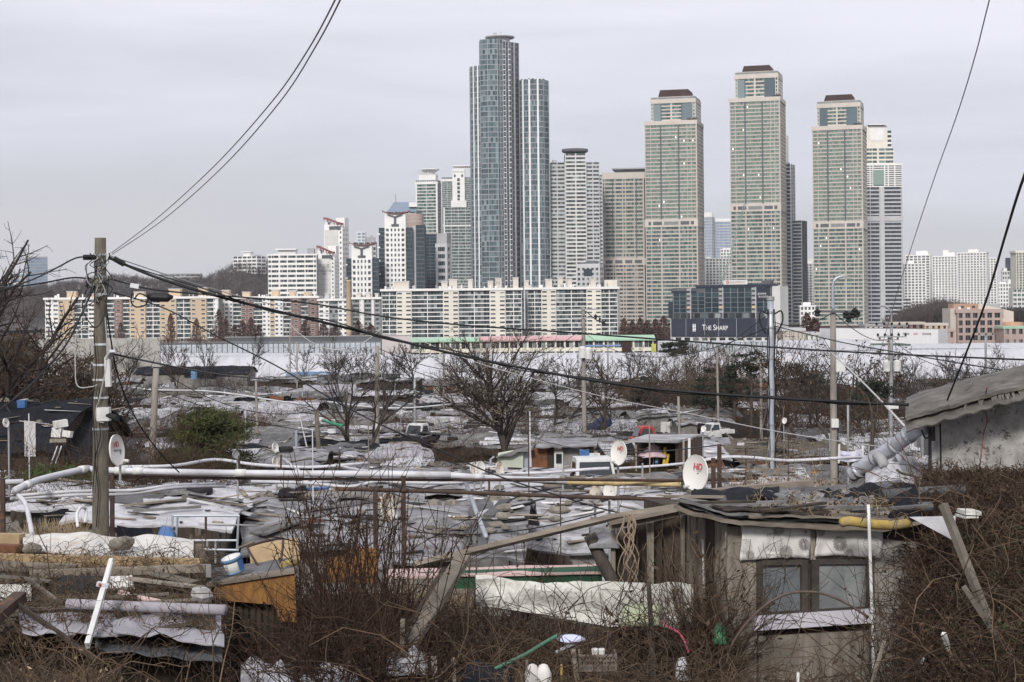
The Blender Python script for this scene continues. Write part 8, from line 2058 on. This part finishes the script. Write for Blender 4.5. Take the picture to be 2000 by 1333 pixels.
for i,(px,d,rt,lab) in enumerate(BT):
 sap='sapling' in lab or 'slim' in lab
 place_tree('bare_tree',lab,px,d,rt-16,100+i,r=.07 if sap else .13,kids=(12,5,4) if sap else (10,6,5),trunkf=.15 if sap else .3,multi=1 if sap else 2,fan=.06 if sap else .2,spread=.38 if sap else .55,rmin=d*.000105,up=.4,leaf=(m_leaf,1,.12) if 'leaves' in lab or 'leafy' in lab else None,group='bare trees around the village',mt=m_stem if i%3 == 0 else m_twig)
def clump_tree(name,label,px,d,r0,r1,w,m,seed,n=26,per=170,sz=.11,base=None,mb=None):
 rg=np.random.RandomState(seed);top=P(px,r0,d);gz=ground(d) if base is None else base;H=top.z-gz
 root=thing(name,label,'tree',(top.x,d,gz-.1))
 zl=P(px,r1,d).z-gz
 b=MB();b.tube([(0,0,0),(.1,0,H*.5),(0,0,H*.95)],[.16,.1,.03],7)
 cs=np.stack([rg.uniform(-1,1,n)*w*.72,rg.uniform(-1,1,n)*w*.72,rg.uniform(zl,H*.97,n)],1)
 cs[:,:2] *= (1.15-.8*((cs[:,2]-zl)/(H-zl+1e-6)))[:,None]
 for c in cs:b.tube([(0,0,max(.3,c[2]-.5)),tuple(c)],[.05,.015],4)
 b.build('trunk',mb or m_bark,root,local=True)
 p=np.repeat(cs,per,0)+rg.normal(size=(n*per,3))*np.array([w*.14,w*.14,w*.045])
 v,f=leaves_np(p,sz,rg,.2,.2 if m is m_need else .3);put('crown',fast_mesh('crown',v,f,mat=m),root)
clump_tree('pine_tree','low spreading green pine right of the leaning pole',410,62,793,912,2.25,m_need,2,52,560,.085)
for i,(px,d,a,c,w,lab) in enumerate(((1465,135,672,735,2.6,'dark evergreen with clumped crown left of the steel pole, tallest of the dark ones'),(1392,150,712,790,2.6,'dark bushy evergreen in the thicket left of the steel pole'),(1552,128,700,748,3.0,'dark evergreen right of the steel pole'),(1432,145,715,770,2.0,'small dark evergreen between two larger ones'),(1310,300,668,700,2.6,'left dark conifer behind the clear barrier under the lettered office'),(1328,300,666,700,2.6,'right dark conifer behind the clear barrier under the lettered office'),(1258,170,735,790,1.8,'dark bush left of the brown thicket'),(1700,100,735,770,1.8,'dark green clumped tree left of the insulator pole'))):
 clump_tree('evergreen_tree',lab,px,d,a,c,w,m_ever,30+i,14,110,d*.0011,base=13 if d == 300 else None)
# far rusty conifers before the apartments
def far_con(seed,H=13.0,w=3.4):
 rg=np.random.RandomState(seed);n=1800
 t=rg.uniform(0,1,n) ** 1.15;a=rg.uniform(0,6.283,n);r=w*.5*(1-t**2.2) ** .8*(.55+.45*np.minimum(1,t*4))*np.sqrt(rg.uniform(.1,1,n))*(1+.25*np.sin(a*3+t*9))
 p=np.stack([r*np.cos(a),r*np.sin(a),.6+t*(H-.6)],1);v,f=leaves_np(p,.24,rg)
 b=MB();b.tube([(0,0,0),(0,0,H*.9)],[.3,.05],6)
 return fast_mesh('crown',v,f,mat=m_redw),b.mesh('trunk',m_bark)
CONS=[far_con(k) for k in (1,2,3)]
CL=[(333,870,612,5,'tall rusty conifer before an ochre stair bay'),(384,868,622,5,'paler rusty conifer right of the tall one, before an ochre bay'),(427,872,604,6,'broad rusty conifer at the seam of the two apartment slabs'),(441,866,622,5,'lower rusty conifer beside the broad one'),(474,870,626,6,'rusty conifer before the brick bay'),(490,868,620,6,'second rusty conifer before the brick bay'),(458,865,634,5,'small dark rusty conifer between two conifers'),(505,867,634,6,'low rusty conifer right of the brick bay'),(596,870,626,6,'rusty conifer before the right brick bay'),(632,868,632,7,'wide low rusty conifer left of the chimney'),(655,866,636,7,'rusty shrub conifer beside the chimney foot'),(700,868,626,7,'rusty conifer right of the chimney foot'),(725,866,634,7,'low rusty conifer at the end of the grey slab'),(236,868,630,5,'rusty conifer right of the concrete pole'),(1219,720,622,6,'first rusty conifer right of the white slab'),(1235,716,627,6,'second rusty conifer right of the white slab'),(1250,722,621,6,'third rusty conifer right of the white slab'),(1264,718,626,7,'fourth rusty conifer right of the white slab, bushier'),(1280,722,623,6,'fifth rusty conifer right of the white slab'),(1296,716,617,7,'rusty conifer closest to the lettered office'),(1576,600,612,8,'rusty conifer right of the lettered office'),(1590,605,622,8,'lower rusty conifer in the gap below the white house')]
for i,(px,d,rt,w,lab) in enumerate(CL):
 top=P(px,rt,d);s=(top.z-2)/13.0
 root=thing('conifer',lab,'tree',(top.x,d,2),i*1.3,'rusty winter conifers before the apartments')
 cm,tm=CONS[i%3];sw=w/2.6
 put('crown',cm,root,scale=(sw,sw,s));put('trunk',tm,root,scale=(sw,sw,s))
# woods that read as one mass
def wood(label,xs,ys,zs,hr,m=m_wood2,seed=1,per=34,sz=.9):
 rg=np.random.RandomState(seed);n=len(xs);h=rg.uniform(*hr,n)
 base=np.stack([xs,ys,zs],1)
 tr=np.stack([base,base+np.stack([rg.normal(size=n)*.4,np.zeros(n),h*.9],1)],1)
 parts=[tubes_np(tr,np.tile([[.25,.1]],(n,1)),3)]
 i=np.repeat(np.arange(n),per);off=rg.normal(size=(n*per,3))*np.array([1.5,1.5,1.0])*(h[i]/8)[:,None];off[:,2] += h[i]*.68
 a=rg.normal(size=(n*per,3))*.5;a[:,2]=np.abs(a[:,2])+.8;a /= np.linalg.norm(a,axis=1,keepdims=True)
 p0=base[i]+off;q=np.stack([p0,p0+a*sz*rg.uniform(1,2.4,(n*per,1))],1)
 parts.append(tubes_np(q,np.tile([[.13,.04]],(n*per,1)),3))
 v,f=join_np(parts);o=put('distant_wood',fast_mesh('distant_wood',v,f,mat=m));tag(o,label,'wood',kind='stuff')
rg=np.random.RandomState(77)
xs=rg.uniform(-700,-190,3800);ys=rg.uniform(1400,1600,3800);zs=np.array([hill_h(a,b) for a,b in zip(xs,ys)]);k=zs > 8
wood('grey leafless wood covering the low hill at left',xs[k],ys[k],zs[k],(7,13),seed=5)
n=620;d=rg.uniform(840,980,n);px=rg.uniform(1735,1885,n)
wood('brown leafless wood below the white apartment towers',(px-1000)/F*d,d,np.interp(px,[1735,1790,1840,1885],[-2,6,9,5]),(10,16),seed=6,sz=.8)
n=420;d=rg.uniform(800,900,n);px=rg.uniform(1925,2080,n)
wood('dark wood behind the pink office at the right edge',(px-1000)/F*d,d,np.interp(px,[1925,1960,2080],[2,6,5]),(9,14),seed=7,m=m_twig,sz=.8)
n=260;d=rg.uniform(520,640,n);px=rg.uniform(1520,1745,n)
wood('low brown wood along the foot of the green towers',(px-1000)/F*d,d,np.full(n,2.0),(5,9),seed=8,sz=.7)
n=260;d=rg.uniform(830,860,n);px=rg.uniform(100,745,n)
wood('low brown scrub wood before the long apartment slabs',(px-1000)/F*d,d,np.full(n,1.0),(3,6.5),seed=9,m=m_redw,sz=.6)
# lettering becomes mesh, so that every letter group is an object of its own
dg=bpy.context.evaluated_depsgraph_get()
for o in [q for q in COL.objects if q.type == 'FONT']:
 me=bpy.data.meshes.new_from_object(o.evaluated_get(dg))
 m=put('lettering',me,o.parent,o.location,o.rotation_euler,o.scale)
 m.matrix_local=o.matrix_local.copy()
 bpy.data.objects.remove(o)
